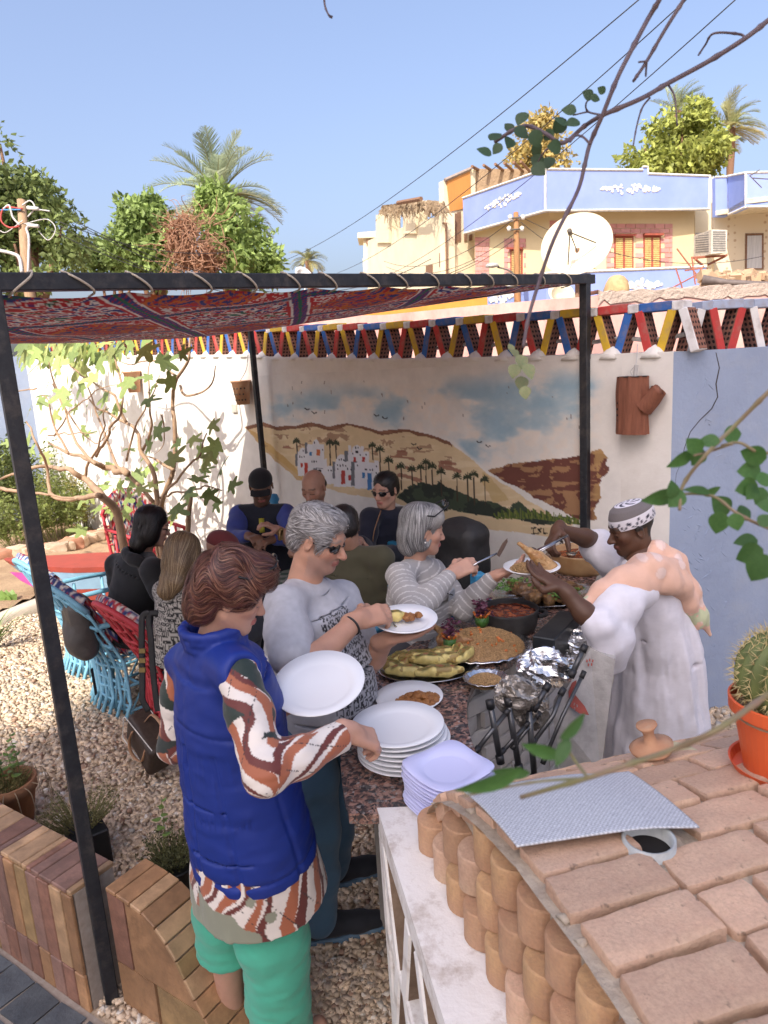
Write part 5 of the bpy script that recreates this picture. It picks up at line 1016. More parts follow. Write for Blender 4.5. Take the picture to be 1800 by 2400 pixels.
dc=P(*Z2(832,690),13.5);ds=thing('satellite_dish',P(*Z2(835,850),13.6),'large cream satellite dish on the roof','satellite dish');dn=nrm(V(-.35,-.75,.42));dx,dy,dz_=basis(dn)
R=150/1.843*13.5/F;m=MB();m.lathe([(0,-.12),(R*.35,-.10),(R*.7,-.045),(R,.05),(R*1.01,.052),(R*1.0,.04),(R*.7,-.065),(0,-.14)],dc,48,[dx,dy,dz_]);m.build('dish',M('dish_cream',(.62,.55,.40),.6,c2=(.56,.49,.35),scale=4,bump=.1,dirt=(.45,.38,.27),dscale=5,damt=.5),ds,True)
hd=P(*Z2(803,635),13.0);m_dk=M('dark_arm',(.10,.085,.07),.6,bump=.1)
for q in((795,775),(915,680),(835,720)):m=MB();m.tube([hd,P(*Z2(*q),13.35)],.012,6);m.build('strut',m_dk,ds)
m=MB();m.lathe([(0,-.06),(.045,-.05),(.045,.06),(0,.07)],hd,10,[dx,dy,dz_]);m.build('receiver',m_dk,ds,True);m=MB();m.tube([dc-dn*.1,P(*Z2(835,790),13.7),P(*Z2(835,930),13.7)],.045,8);m.build('mast',M('mast_rust',(.25,.14,.09),.8,bump=.2),ds)
d2=P(712,645,26);m=MB();m.lathe([(0,-.06),(.2,-.03),(.36,.04),(.365,.03),(0,-.08)],d2,24,basis(V(.5,-.6,.5)));m.tube([d2,d2-V(0,0,1.5)],.03,5);m.build('satellite_dish',M('dish_white',(.74,.73,.72),.5,bump=0),None,True,label='small white satellite dish peeking over the canopy beam',cat='satellite dish')
d3=P(*Z2(765,905),13);m=MB();m.lathe([(0,-.08),(.12,-.05),(.26,.04),(.262,.03),(0,-.1)],d3,24,basis(V(.2,-.8,.5)));m.tube([d3,d3-V(0,0,1.2)],.02,5);m.build('satellite_dish',MATS['dish_cream'],None,True,label='small cream satellite dish low beside the black beam',cat='satellite dish')
dm=P(*Z2(1005,880),12.5);m=MB();m.lathe([(.21,-.4),(.22,0),(.19,.12),(.13,.2),(.06,.235),(0,.24)],dm,20,wob=.04);m.build('clay_dome',M('clay_tan',(.50,.34,.17),.9,bump=.5),None,True,label='rounded tan clay mound on the roof behind the trellis',cat='clay mound')
m=MB();m.tube([P(*Z2(1375,840),11.5),P(*Z2(1480,852),11.4),P(*Z2(1660,862),11.2),P(*Z2(1800,868),11)],[.08,.05,.05,.05],8);m.build('roof_pipe',M('pipe_grey',(.14,.11,.10),.7,bump=.3),None,True,label='long dark pipe lying along the rubble roof',cat='pipe')
rbm=MB();rr=random.Random(31)
for i in range(160):p=P(*Z2(rr.uniform(1370,1800),rr.uniform(815,885)),rr.uniform(11.5,13.5));rbm.box(p,(rr.uniform(.03,.12),rr.uniform(.03,.1),rr.uniform(.02,.08)),basis(V(rr.gauss(0,1),rr.gauss(0,1),rr.gauss(0,1))))
rbm.build('rubble',M('rubble_tan',(.46,.32,.20),.95,c2=(.36,.24,.15),scale=6,bump=.6),None,label='tan rubble heaped on the roof at the right',cat='rubble',kind='stuff')
rs_=thing('rebar_stand',P(*Z2(1330,870),14),'tangle of rusty red metal rods on the roof','metal rods')
for a,b in(((1265,705),(1375,850)),((1385,800),(1225,885)),((1300,800),(1370,790)),((1330,740),(1345,860)),((1260,790),(1290,880)),((1380,780),(1340,840))):m=MB();m.tube([P(*Z2(*a),14),P(*Z2(*b),14)],.016,5);m.build('rod',MATS['rust_red'],rs_)
ant=thing('roof_antenna',P(*Z2(1600,450),18),'thin dark antenna rods at the right roof edge','antenna')
for a,b in(((1580,390),(1632,442)),((1578,392),(1622,366)),((1590,400),(1660,405))):m=MB();m.tube([P(*Z2(*a),18),P(*Z2(*b),18)],.014,5);m.build('rod',m_dk,ant)
# utility poles, lamp, wires
m_wood=M('pole_wood',(.36,.24,.14),.9,c2=(.27,.17,.10),scale=6,sc3=(6,6,.6),bump=.5)
up=thing('utility_pole',V(*P(110,640,12)[:2],0),'pale wooden utility pole with looping cables at the left','utility pole');Z1=lambda x,y:(x/1.843,400+y/1.843)
m=MB();a,b=P(*Z1(92,128),12),P(*Z1(118,470),12);m.tube([a,b,V(b[0]+.05,b[1],0)],[.07,.09,.1],10);m.build('post',m_wood,up,True)
m_cab=M('cable_black',(.03,.03,.035),.6,bump=0);m_cabw=M('cable_white',(.6,.58,.56),.6,bump=0);m_cabr=M('cable_red',(.45,.05,.04),.6,bump=0);m_cabb=M('cable_blue',(.05,.25,.5),.6,bump=0)
for pts_,mt,r in[([(95,150),(130,130),(150,160),(120,200)],m_cabw,.012),([(100,165),(20,160),(5,215),(40,245),(85,240)],m_cabr,.014),([(85,235),(55,200),(40,150),(15,165)],m_cabw,.016),([(105,230),(200,210),(240,250),(210,300),(165,260)],m_cabw,.008),([(0,170),(90,168)],m_cabb,.012),([(120,460),(125,300),(115,250),(140,235)],m_cabw,.02),([(0,345),(60,360),(85,380),(95,440)],m_cabw,.03),([(98,215),(30,265),(0,260)],m_cabw,.008),([(120,165),(180,170),(215,175)],m_cabw,.012)]:m=MB();m.tube(cr([P(*Z1(*p),11.9)for p in pts_],24),r,6);m.build('cable',mt,up,True)
for y in(160,235):m=MB();m.tube([P(*Z1(120,y),11.85),P(*Z1(165,y+5),11.8)],.03,8);m.build('insulator',m_trim,up,True)
p2=thing('utility_pole',V(*P(*Z2(572,900),15.5)[:2],0),'brown wooden utility pole in front of the blue balcony house','utility pole');m=MB();m.tube([P(*Z2(570,550),15.5),P(*Z2(573,700),15.5),P(*Z2(577,935),15.5),V(*P(*Z2(577,935),15.5)[:2],0)],[.055,.065,.075,.08],8);m.build('post',M('pole_brown',(.34,.17,.07),.9,c2=(.24,.12,.05),scale=8,sc3=(6,6,.6),bump=.5),p2,True)
for y,x0,x1 in((575,545,600),(625,540,596)):
 m=MB();m.tube([P(*Z2(x0,y),15.4),P(*Z2(x1,y-5),15.4)],.02,6);m.build('crossarm',m_dk,p2)
 for x in(x0,x1):m=MB();m.lathe([(0,-.05),(.04,-.05),(.05,.03),(0,.06)],P(*Z2(x,y-6),15.4),8);m.build('insulator',m_trim,p2,True)
sl=thing('street_lamp',P(*Z2(470,830),15.8),'small grey street lamp on a curved arm beside the wooden pole','street lamp');m=MB();m.tube(cr([P(*Z2(575,830),15.6),P(*Z2(540,800),15.7),P(*Z2(490,785),15.8)],10),.02,6);m.build('arm',m_dk,sl,True);m=MB();m.lathe([(0,0),(.16,.03),(.13,.09),(0,.12)],P(*Z2(468,790),15.8),14);m.build('lamp_head',M('lamp_grey',(.5,.5,.48),.4,bump=0),sl,True)
def wire(a,da,b,db,sag,label,r=.008):
 p,q=P(*a,da),P(*b,db);t=np.linspace(0,1,24)[:,None];pts=p*(1-t)+q*t;pts[:,2]-=(4*t*(1-t))[:,0]*sag;m=MB();m.tube(pts,r,5);m.build('overhead_wire',m_cab,None,True,label=label,cat='wire',group='overhead wires')
wire((640,620),24,(1520,-20),7,.35,'uppermost thin black wire crossing the sky',.0065);wire((790,640),24,(1630,-20),7,.35,'middle thin black wire crossing the sky',.0065);wire((885,655),24,(1745,-20),7,.35,'lowest of three diagonal wires across the sky',.0065)
for i,(a,b,s,lab)in enumerate([((140,520),(540,590),.2,'upper wire from the left pole in front of the trees'),((140,528),(560,655),.3,'lower wire from the left pole in front of the trees'),((190,530),(1010,607),.9,'long slack wire from the left pole to the cream house'),((120,540),(1120,610),1.0,'lowest slack wire from the left pole to the cream house'),((180,520),(690,660),.3,'wire dropping behind the canopy beam')]):wire(a,12,b,15.5 if i>1 else 14,s,lab,.007)
for i,(a,b,lab)in enumerate([((900,612),(1205,512),'upper wire between the thatched house and brown pole'),((905,625),(1210,545),'middle wire between the thatched house and brown pole'),((900,640),(1208,560),'lower wire between the thatched house and brown pole'),((1215,505),(1790,600),'wire from the brown pole past the satellite dish'),((1220,520),(1640,660),'wire from the brown pole down to the right roof')]):wire(a,24 if i<3 else 15.4,b,15.4 if i<3 else 17,.5,lab,.007)
# trees
def leafcloud(n,blobs,size,seed,sq=(1,1,1)):
 """leaves scattered in the outer part of several ellipsoids: folded two-face leaves, clumped"""
 g=np.random.default_rng(seed);w_=np.array([b[1][0]*b[1][1]+b[1][0]*b[1][2]for b in blobs]);w_=w_/w_.sum();k=g.choice(len(blobs),n,p=w_);C=np.array([b[0]for b in blobs])[k];R=np.array([b[1]for b in blobs])[k]
 d=g.normal(0,1,(n,3));d/=np.linalg.norm(d,axis=1)[:,None];rad=g.uniform(.1,1.12,n)**.5;p=C+d*R*rad[:,None]
 cl=fbm(p*(1.6/np.mean(R))+seed,3);p=p+d*((cl-.5)*1.5)[:,None]*R*.6;keep=cl>.44;p=p[keep];d=d[keep];n=len(p)
 ax=g.normal(0,1,(n,3))+d*.4-np.array([0,0,.5]);ax/=np.linalg.norm(ax,axis=1)[:,None];s=np.cross(ax,d+g.normal(0,.5,(n,3)));s/=np.linalg.norm(s,axis=1)[:,None]+1e-9;nn=np.cross(ax,s);L=(size*g.uniform(.6,1.3,n))[:,None]
 v=np.stack([p,p+ax*L*.5+s*L*.26+nn*L*.08,p+ax*L,p+ax*L*.5-s*L*.26+nn*L*.08],1).reshape(-1,3);i=np.arange(n)[:,None]*4;f=np.concatenate([i+np.array([[0,1,2]]),i+np.array([[0,2,3]])],0);col=np.repeat(g.uniform(.65,1.35,(n,1)),4,0);return v,f,col
m_leafg=MC('tree_leaf',.55,0,var=.25,vscale=3,trans=.42,spec=.3)
def tree(name,base_px,d,blobs_px,n,size,col,label,seed,trunk=.18,group=None,thin=False):
 b0=P(*base_px,d);base=V(b0[0],b0[1],0);t=thing(name,base,label,'tree',group);bl=[(P(x,y,d+dz),(rx*d/F,ry_*d/F*.9,ry_*d/F))for x,y,dz,rx,ry_ in blobs_px]
 v,f,c=leafcloud(n,bl,size,seed);g=np.random.default_rng(seed+1);mixc=np.array(col[0])*(1-c*.5)+np.array(col[1])*(c*.5);mk('crown',v,f,m_leafg,t,False,mixc*1.95*np.clip(c,.75,1.3));m=MB();top=sum(b[0]for b in bl)/len(bl)
 m.tube(cr([base,base*.5+top*.5+V(.3,0,0),top],8),np.linspace(trunk,trunk*.4,8),8)
 for i,(c_,r)in enumerate(bl):
  s_=base*.45+top*.55;m.tube(cr([s_,(s_+c_)/2+V(0,0,.2),c_+V(0,0,r[2]*.5)],7),np.linspace(trunk*.5,trunk*.1,7),6)
 m.build('trunk',m_wood if thin else m_pole,t,True);return t
G1,G2=(.045,.075,.022),(.14,.19,.05);Y1,Y2=(.09,.13,.035),(.21,.27,.085)
tree('mango_tree',(60,640),15,[(20,470,0,110,120),(90,520,.5,95,95),(5,370,0,55,60),(150,570,0,50,70),(40,610,-.5,120,70),(-60,450,0,120,200)],11000,.17,((.06,.085,.03),(.15,.18,.06)),'big dark leafy tree behind the left utility pole',11,.25,'trees beyond the wall')
tree('leafy_tree',(210,640),22,[(225,610,0,60,50),(270,580,0,40,40),(330,620,0,60,45)],4000,.2,(G1,(.13,.16,.05)),'low hazy green tree between the pole and the palm',12,.15,'trees beyond the wall')
tree('leafy_tree',(350,640),18,[(340,530,0,65,75),(310,590,0,60,60),(385,590,0,50,70),(360,500,.5,45,40)],7000,.19,(G1,Y2),'round light green tree left of the date palm',13,.2,'trees beyond the wall')
tree('leafy_tree',(560,640),17,[(520,525,0,70,65),(560,560,0,70,80),(500,470,0,40,40),(600,620,0,65,50),(540,620,-.5,60,50)],9000,.18,(Y1,Y2),'yellow green tree in front of the date palm',14,.2,'trees beyond the wall')
tree('flowering_tree',(1270,400),40,[(1260,330,0,60,55),(1240,370,0,50,35),(1300,380,0,50,35),(1270,290,0,35,30)],3500,.32,((.16,.15,.05),(.36,.26,.10)),'yellowish tree rising behind the mud brick wall',15,.2,'trees behind the houses')
tree('bushy_tree',(1580,420),36,[(1600,330,0,90,85),(1510,370,0,60,50),(1660,350,0,50,60),(1620,270,0,45,40),(1570,390,0,110,40)],9000,.34,((.10,.12,.03),(.26,.28,.07)),'dense green bush rising above the blue balcony',16,.3,'trees behind the houses')
m=MB();rr=random.Random(77);bt_=thing('dry_climber',V(*P(440,640,16)[:2],0),'tangle of dry brown twigs in front of the green trees','dry plant')
for i in range(260):
 x=rr.gauss(430,22)+rr.choice([0,0,40]);y=rr.uniform(510,640);p=P(x,y,15.8+rr.uniform(-.5,.5));pts=[p];d=V(rr.uniform(-.6,.6),0,rr.uniform(-1,.6))
 for k in range(5):d=nrm(d+V(rr.gauss(0,.5),rr.gauss(0,.4),rr.gauss(0,.5)));pts.append(pts[-1]+d*rr.uniform(.08,.22))
 m.tube(pts,[.012,.01,.009,.008,.006,.003],4)
m.build('twigs',M('dry_twig',(.36,.20,.12),.9,c2=(.25,.13,.08),scale=2,bump=.2),bt_,kind='stuff')
v,f,c=leafcloud(2600,[(P(425,560,15.8),(.32,.3,.55)),(P(480,610,15.8),(.45,.4,.3))],.10,5);mk('dry_leaves',v,f,m_leafg,bt_,False,c*np.array([.32,.16,.09]),kind='stuff')
def palm(base_px,top_px,d,nf,L,label,seed,col=((.16,.20,.10),(.30,.30,.14)),droop=1.,wind=(0,0,0),trunk=.2,group='date palms'):
 top=P(*top_px,d);b0=P(*base_px,d);base=V(b0[0],b0[1],0);t=thing('date_palm',base,label,'palm tree',group);m=MB();n=24;pts=cr([base,(base+top)/2+V(.1,0,0),top],n);m.tube(pts,trunk*(1+.10*np.sin(np.arange(n)*2.2)),9);m.build('trunk',m_pole,t,True);g=np.random.default_rng(seed);VV,FF,CC=[],[],[];o=0;st=MB()
 for i in range(nf):
  az=g.uniform(0,2*math.pi);el=g.uniform(-.35,1.35);dr=V(math.cos(az)*math.cos(el),math.sin(az)*math.cos(el),math.sin(el));ll=L*g.uniform(.8,1.1);rp=[];p=top.copy();dd=dr.copy();ns=14
  for k in range(ns):rp.append(p.copy());p=p+dd*ll/ns;dd=nrm(dd+V(*wind)*.1+V(0,0,-.10*droop*(.5+k/ns)))
  rp=np.array(rp);st.tube(rp,np.linspace(.022,.004,ns)*L/2.2,4);tg=np.gradient(rp,axis=0);tg/=np.linalg.norm(tg,axis=1)[:,None];m_=46;tt=np.linspace(.12,.99,m_);P_=np.stack([np.interp(tt*(ns-1),np.arange(ns),rp[:,k])for k in range(3)],1);T_=np.stack([np.interp(tt*(ns-1),np.arange(ns),tg[:,k])for k in range(3)],1);S_=np.cross(T_,[0,0,1]);S_/=np.linalg.norm(S_,axis=1)[:,None]+1e-9;U_=np.cross(S_,T_);shade=g.uniform(.7,1.25)
  cb=np.array(col[0])*(1-.0)+(np.array(col[1])-np.array(col[0]))*(1 if el<.1 else g.uniform(0,.6))
  for sg in(-1,1):
   ln=(ll*.20*np.sin(np.clip(tt*1.05,0,1)*math.pi)**.5+.05)[:,None];dv=T_*.75+S_*sg*.75+U_*.25+g.normal(0,.08,(m_,3))+np.array(wind)*.25;dv/=np.linalg.norm(dv,axis=1)[:,None];wv=np.cross(dv,U_)*(.011*L/2.2)
   v=np.stack([P_-wv,P_+wv,P_+dv*ln*.6+wv-[0,0,.01],P_+dv*ln-np.array([0,0,.05])*ln,P_+dv*ln*.6-wv-[0,0,.01]],1).reshape(-1,3);f=np.arange(m_)[:,None]*5+np.array([[0,1,2,4]]);f2=np.arange(m_)[:,None]*5+np.array([[4,2,3,3]]);VV.append(v);FF.append(np.concatenate([f,f2])+o);o+=len(v);CC.append(np.tile(cb*shade,(len(v),1)))
 FFx=np.concatenate(FF);tri=np.concatenate([FFx[:,[0,1,2]],FFx[FFx[:,2]!=FFx[:,3]][:,[0,2,3]]]);cr_=mk('crown',np.concatenate(VV),tri,m_leafg,t,False,np.concatenate(CC));st.build('frond_stems',M('frond_stem',(.32,.30,.14),.7,bump=0),t);return t
palm((520,640),(512,462),18.6,60,2.0,'tall date palm with grey green fronds behind the yellow green tree',3,((.40,.48,.32),(.56,.58,.40)),.9,trunk=.16)
palm((722,660),(722,612),42,34,1.35,'small distant date palm above the beam',4,((.32,.34,.16),(.44,.42,.2)),1.3)
palm((1590,400),(1588,262),40,30,1.9,'date palm with windblown fronds rising out of the bush',5,((.32,.38,.22),(.40,.42,.22)),.7,(1.,0,.1));palm((1700,420),(1715,300),38,34,2.3,'date palm with drooping yellow fronds at the right',6,((.34,.38,.20),(.58,.5,.2)),1.0,(1.1,0,0))
# fig tree in front of the wall
Z3=lambda x,y:(x/2.37,700+y/2.37)
m_bark=M('fig_bark',(.40,.27,.17),.85,c2=(.30,.19,.12),scale=18,bump=.5,bscale=40)
fb=W(*Z3(880,1200),.9);fig=thing('fig_tree',V(fb[0],fb[1],0),'fig tree with bare spreading branches and lobed leaves before the sunlit wall','tree')
def figp(x,y,off):return W(*Z3(x,y),off)
br=[([(900,1300),(900,1110),(960,960),(975,700),(965,560),(985,440),(1045,330),(1050,210)],.028,.6),([(985,440),(930,390),(860,350),(720,360),(640,350)],.012,.5),([(1000,480),(1040,540),(1140,510),(1190,440),(1205,370)],.012,.5),([(880,1250),(860,1000),(790,850),(770,760),(700,690),(560,620),(500,560)],.024,.9),([(660,1240),(560,1090),(510,1040),(470,1000),(380,950),(270,935),(170,945),(0,1000)],.038,1.3),([(560,1090),(430,1110),(290,1100),(265,1040),(260,930),(200,790),(150,680)],.024,1.4),([(700,970),(600,940),(530,910),(470,880),(380,860),(270,800)],.03,1.1),([(530,910),(440,830),(360,620),(300,470),(270,360)],.015,1.2),([(540,870),(600,750),(680,560),(640,350),(620,250)],.014,1.0),([(860,1230),(1000,1000),(1100,870),(1150,750)],.014,1.0),([(850,1180),(950,1090),(1080,1060),(1150,1040),(1240,1060)],.012,1.0),([(790,850),(840,700),(830,520),(830,330)],.013,.8),([(960,960),(880,900),(800,880)],.016,.7),([(470,1000),(500,900),(560,790),(590,600)],.015,1.2),([(700,690),(640,560),(540,480),(420,390),(360,330)],.014,.9),([(0,1060),(120,1070),(250,1085),(430,1110)],.02,1.5),([(1040,1330),(1060,1130),(1060,1060)],.03,.8),([(850,1130),(700,970),(640,900),(560,700),(480,480)],.018,1.0),([(300,470),(380,640),(520,800),(640,700)],.010,1.1),([(200,500),(90,515),(0,520)],.009,1.2),([(700,900),(760,700),(830,560),(890,420)],.010,.9),([(380,860),(300,700),(270,560),(230,540)],.012,1.2),([(260,760),(420,745),(540,750)],.008,1.1),([(300,760),(420,600),(560,500),(690,480)],.008,1.0),([(900,640),(915,780),(860,860)],.007,.8)]
rg=random.Random(21)
for pts_,r,off in br:
 n=len(pts_)*5;ps=[figp(x,y,off+rg.uniform(-.08,.08))for x,y in pts_];ps=([V(ps[0][0]+.02,ps[0][1],.0)]+ps)if pts_[0][1]>1170 else ps;q=cr(ps,n);q=q+np.stack([vnoise(q*6+k*9)-.5 for k in range(3)],1)*.04;m=MB();m.tube(q,np.linspace(r*1.1,r*.35,n),7);m.build('branch',m_bark,fig,True)
def figleaf():
 lob=[(-2.15,.62),(-1.2,.86),(0,1.05),(1.2,.86),(2.15,.62)];pts=[(0,-.12)];ang=np.linspace(-2.7,2.7,56);out=[]
 for a in ang:
  r=.42
  for c,L in lob:r=max(r,L*math.exp(-((a-c)/.46)**2))if abs(a-c)<1 else r
  out.append((r*math.sin(a),.32+r*math.cos(a)))
 v=[(0,.25,0)]+[(x,y,-.10*(x*x)+.10*math.sin(3*x)*.4-.12*max(0,y-.6)**2)for x,y in out]+[(0,-.05,0)];n=len(v);f=[(0,i,i+1)for i in range(1,n-1)]+[(0,n-1,1)]
 return np.array(v)*np.array([.5,.5,.5]),f
_lv,_lf=figleaf();FLM=[mesh_data('leaf',_lv,_lf,M('fig_leaf_'+str(i),c,.6,c2=c2,scale=9,bump=.25,bscale=25,bdist=.01,trans=.35,rnd=.25))for i,(c,c2)in enumerate([((.27,.36,.11),(.33,.42,.14)),((.20,.28,.10),(.26,.33,.12)),((.36,.42,.13),(.42,.46,.17))])]
fl_=[(190,270),(240,240),(330,270),(350,310),(480,290),(520,260),(420,330),(560,310),(600,330),(790,270),(890,360),(370,500),(470,470),(390,480),(600,540),(630,590),(340,550),(260,540),(170,610),(160,780),(250,710),(730,440),(840,430),(860,470),(800,570),(480,600),(430,590),(650,620),(150,230),(70,440),(740,960),(830,970),(820,1030),(780,900),(940,920),(1000,800),(1050,780),(1130,820),(1180,850),(1150,880),(1230,810),(1170,700),(1120,960),(1070,1010),(1060,1050),(1040,1080),(1200,1130),(1140,1080),(1190,1040),(1270,1050),(1220,970),(960,1160),(980,1190),(620,1080),(650,1150),(720,1150),(760,1060),(700,1080),(840,830),(850,750),(720,830),(810,690),(620,260),(680,250),(740,240),(980,460),(1000,320),(520,990),(590,1010),(210,300),(290,230),(300,330),(450,250),(560,240),(500,340),(540,350),(400,270),(130,290),(40,340),(100,360),(20,420),(780,250),(880,330),(330,260),(590,290),(640,300),(380,520),(440,510),(700,1180),(640,1190),(560,1160),(800,1000),(770,980),(840,930),(140,860),(180,830),(110,900),(60,800),(30,870),(200,880),(240,860)]
fl_+=[(rg.gauss(300,130),rg.gauss(280,50))for _ in range(34)]+[(rg.gauss(650,130),rg.gauss(1090,70))for _ in range(14)]+[(rg.gauss(450,150),rg.gauss(560,90))for _ in range(14)]
for i,(x,y)in enumerate(fl_):
 big=y<380 and x<700;p=figp(x+rg.uniform(-8,8),y+rg.uniform(-8,8),rg.uniform(.5,1.3));s_=(rg.uniform(.27,.40)if big else rg.uniform(.19,.31))*(.9 if x>1000 else 1)
 n_=nrm(WN*rg.uniform(.5,1)+V(rg.gauss(0,.35),rg.gauss(0,.3),rg.uniform(.1,.8)));a=rg.uniform(0,6.28);d=nrm(V(rg.gauss(0,1),rg.gauss(0,.6),-rg.uniform(-.2,1)));d=nrm(d-n_*(d@n_));x_=np.cross(d,n_);put('leaf',FLM[(2 if rg.random()>.75 else rg.randrange(2))]if True else None,fig,frame(p,x_*s_,d*s_,n_*s_))
 # shrubs, bed edging, painted boat
def herb(name,c,n,R,hgt,size,col,label,seed,stems=30,cat='plant',group=None,parent=None):
 t=parent or thing(name,c,label,cat,group);g=np.random.default_rng(seed);m=MB();c=np.asarray(c);VV=[]
 for i in range(stems):
  a=g.uniform(0,6.28);r=R*math.sqrt(g.uniform());b=c+V(math.cos(a)*r*.5,math.sin(a)*r*.5,0);e=c+V(math.cos(a)*r*1.1,math.sin(a)*r*1.1,hgt*g.uniform(.5,1));m.tube([b,(b+e)/2+V(*g.normal(0,.04*R,2),.05*hgt),e],[size*.07+.001,size*.05+.001,.0008],4);VV.append((b,e))
 m.build('stems',M('herb_stem',(.22,.22,.08),.8,bump=0),t);P_=[];
 v,f,cc=[],[],[]
 idx=g.integers(0,stems,n);tt=g.uniform(.3,1.05,n);B=np.array([x[0]for x in VV])[idx];E=np.array([x[1]for x in VV])[idx];p=B+(E-B)*tt[:,None]+g.normal(0,size*.6,(n,3));ax=g.normal(0,1,(n,3));ax[:,2]=np.abs(ax[:,2])*.5;ax/=np.linalg.norm(ax,axis=1)[:,None];s=np.cross(ax,g.normal(0,1,(n,3)));s/=np.linalg.norm(s,axis=1)[:,None];L=(size*g.uniform(.6,1.3,n))[:,None]
 v=np.stack([p,p+ax*L*.5+s*L*.28,p+ax*L,p+ax*L*.5-s*L*.28],1).reshape(-1,3);q=np.arange(n)[:,None]*4;f=np.concatenate([q+np.array([[0,1,2]]),q+np.array([[0,2,3]])]);k=np.repeat(g.uniform(.6,1.4,(n,1)),4,0);tt4=np.repeat(tt[:,None],4,0)
 mk('foliage',v,f,m_leafg,t,False,np.array(col)*k,kind='stuff');return t
for i,(x,y,off,n,R,h_,lab)in enumerate([((330),1290,1.0,2600,.45,.75,'green weedy shrub under the fig tree'),(470,1250,.8,1800,.4,.7,'yellowing shrub close to the white wall'),(130,1280,1.6,2600,.5,.6,'leafy shrub behind the black post'),(240,1150,.7,2200,.4,1.1,'tall thin leafed shrub at the left of the white wall'),(300,760,.35,0,.3,.5,'')]):
 if n==0:continue
 p=G(x/2.37,[1262,1240,1275,1235][i],.05);herb('garden_shrub',V(p[0],p[1],.05),n,R*1.1,h_*1.15,.05,(.20,.24,.07)if i!=1 else(.30,.27,.08),lab,40+i,40,'shrub','shrubs in the garden bed')
p=G(5,1240,.05);herb('garden_shrub',V(p[0],p[1],.05),3200,.6,1.5,.07,(.10,.13,.04),'dark tall shrub at the far left edge',48,40,'shrub','shrubs in the garden bed')
m_stone=M('bed_stone',(.52,.40,.29),.9,c2=(.42,.30,.21),scale=10,bump=.6,bscale=25,bdist=.01,rnd=.25)
edge=thing('stone_edging',G(*Z3(330,1400),.1),'row of rough stones and bricks edging the garden bed','stone edging');ed=cr([G(*Z3(*q),.12)for q in[(60,1400),(180,1385),(330,1370),(450,1330),(560,1300),(640,1270)]],17)
for i,p in enumerate(ed):
 v,f=rbrick(rg.uniform(.22,.34),rg.uniform(.14,.2),rg.uniform(.1,.17),.03,.03,i+200,6);me=mesh_data('stone',v,f,m_stone if i%4 else M('bed_brick',(.50,.24,.15),.9,bump=.5,rnd=.2),True);a=.4+rg.uniform(-.4,.4);put('stone',me,edge,frame(p+V(0,0,-.03),V(math.cos(a),math.sin(a),0),V(-math.sin(a),math.cos(a),0),V(0,0,1)))
m_curb=M('concrete_kerb',(.60,.53,.43),.9,c2=(.50,.43,.34),scale=6,bump=.5)
kp=cr([G(*Z3(*q),.06)for q in[(-260,1900),(0,1765),(180,1690),(340,1630),(480,1570)]],20);m=MB();sec=[]
for i in range(20):
 t_=nrm(kp[min(i+1,19)]-kp[max(i-1,0)]);n_=V(-t_[1],t_[0],0);sec.append([kp[i]-n_*.09+V(0,0,-.1),kp[i]-n_*.085,kp[i]+n_*.07+V(0,0,.01),kp[i]+n_*.09+V(0,0,-.1)])
m.grid(np.array(sec));m.build('garden_kerb',m_curb,None,True,label='pale concrete kerb between gravel and garden soil',kind='structure')
m_rp=M('boat_red',(.36,.06,.04),.7,c2=(.28,.05,.035),scale=8,bump=.3);m_bp=M('boat_blue',(.22,.36,.48),.7,c2=(.18,.30,.42),scale=8,bump=.3);m_mg=M('boat_magenta',(.5,.07,.28),.6,bump=.2)
bA=G(*Z3(25,1478),.34);bB=G(*Z3(620,1440),.36);bt2=thing('painted_boat',V(*((bA+bB)/2)[:2],0),'small wooden boat painted red and light blue on the garden soil','boat');bd_=nrm(V(*(bB-bA)[:2],0));bn_=V(bd_[1],-bd_[0],0);bn_=bn_ if bn_[1]<0 else-bn_;Lb=np.linalg.norm((bB-bA)[:2])+.5
def hull(z0,z1,w0,w1,name,mat,x0=0.,x1=1.,bow=.0):
 rows=[]
 for t in np.linspace(x0,x1,22):
  wd=lambda w_:w_*min(1,(t*1.9+.02)**.6);s0=bA+bd_*(t*Lb);rk=V(0,0,.06*(1-t)**3);tip=bd_*(.38*(1-min(1,t*2.4)))
  A0=V(*s0[:2],z0)+tip*(1-z0/.36)+rk;A1=V(*s0[:2],z1)+tip*(1-z1/.36)+rk;rows.append([A0+bn_*wd(w0),A1+bn_*wd(w1),A1-bn_*wd(w1),A0-bn_*wd(w0)])
 m=MB();m.grid(np.array(rows),closev=True);m.build(name,mat,bt2)
hull(.29,.345,.272,.285,'gunwale',m_rp);hull(.11,.29,.24,.268,'hull_band',m_bp);hull(-.02,.11,.2,.238,'hull_bottom',m_rp)
m=MB();q=[bA+bd_*Lb*a+bn_*(.274*min(1,(a*1.9+.02)**.6)+.004)+V(0,0,z-bA[2])for a,z in((.06,.285),(.14,.20),(.24,.13),(.26,.2),(.16,.288))];m.prism(q,bn_*.004);m.build('painted_stripe',m_mg,bt2)
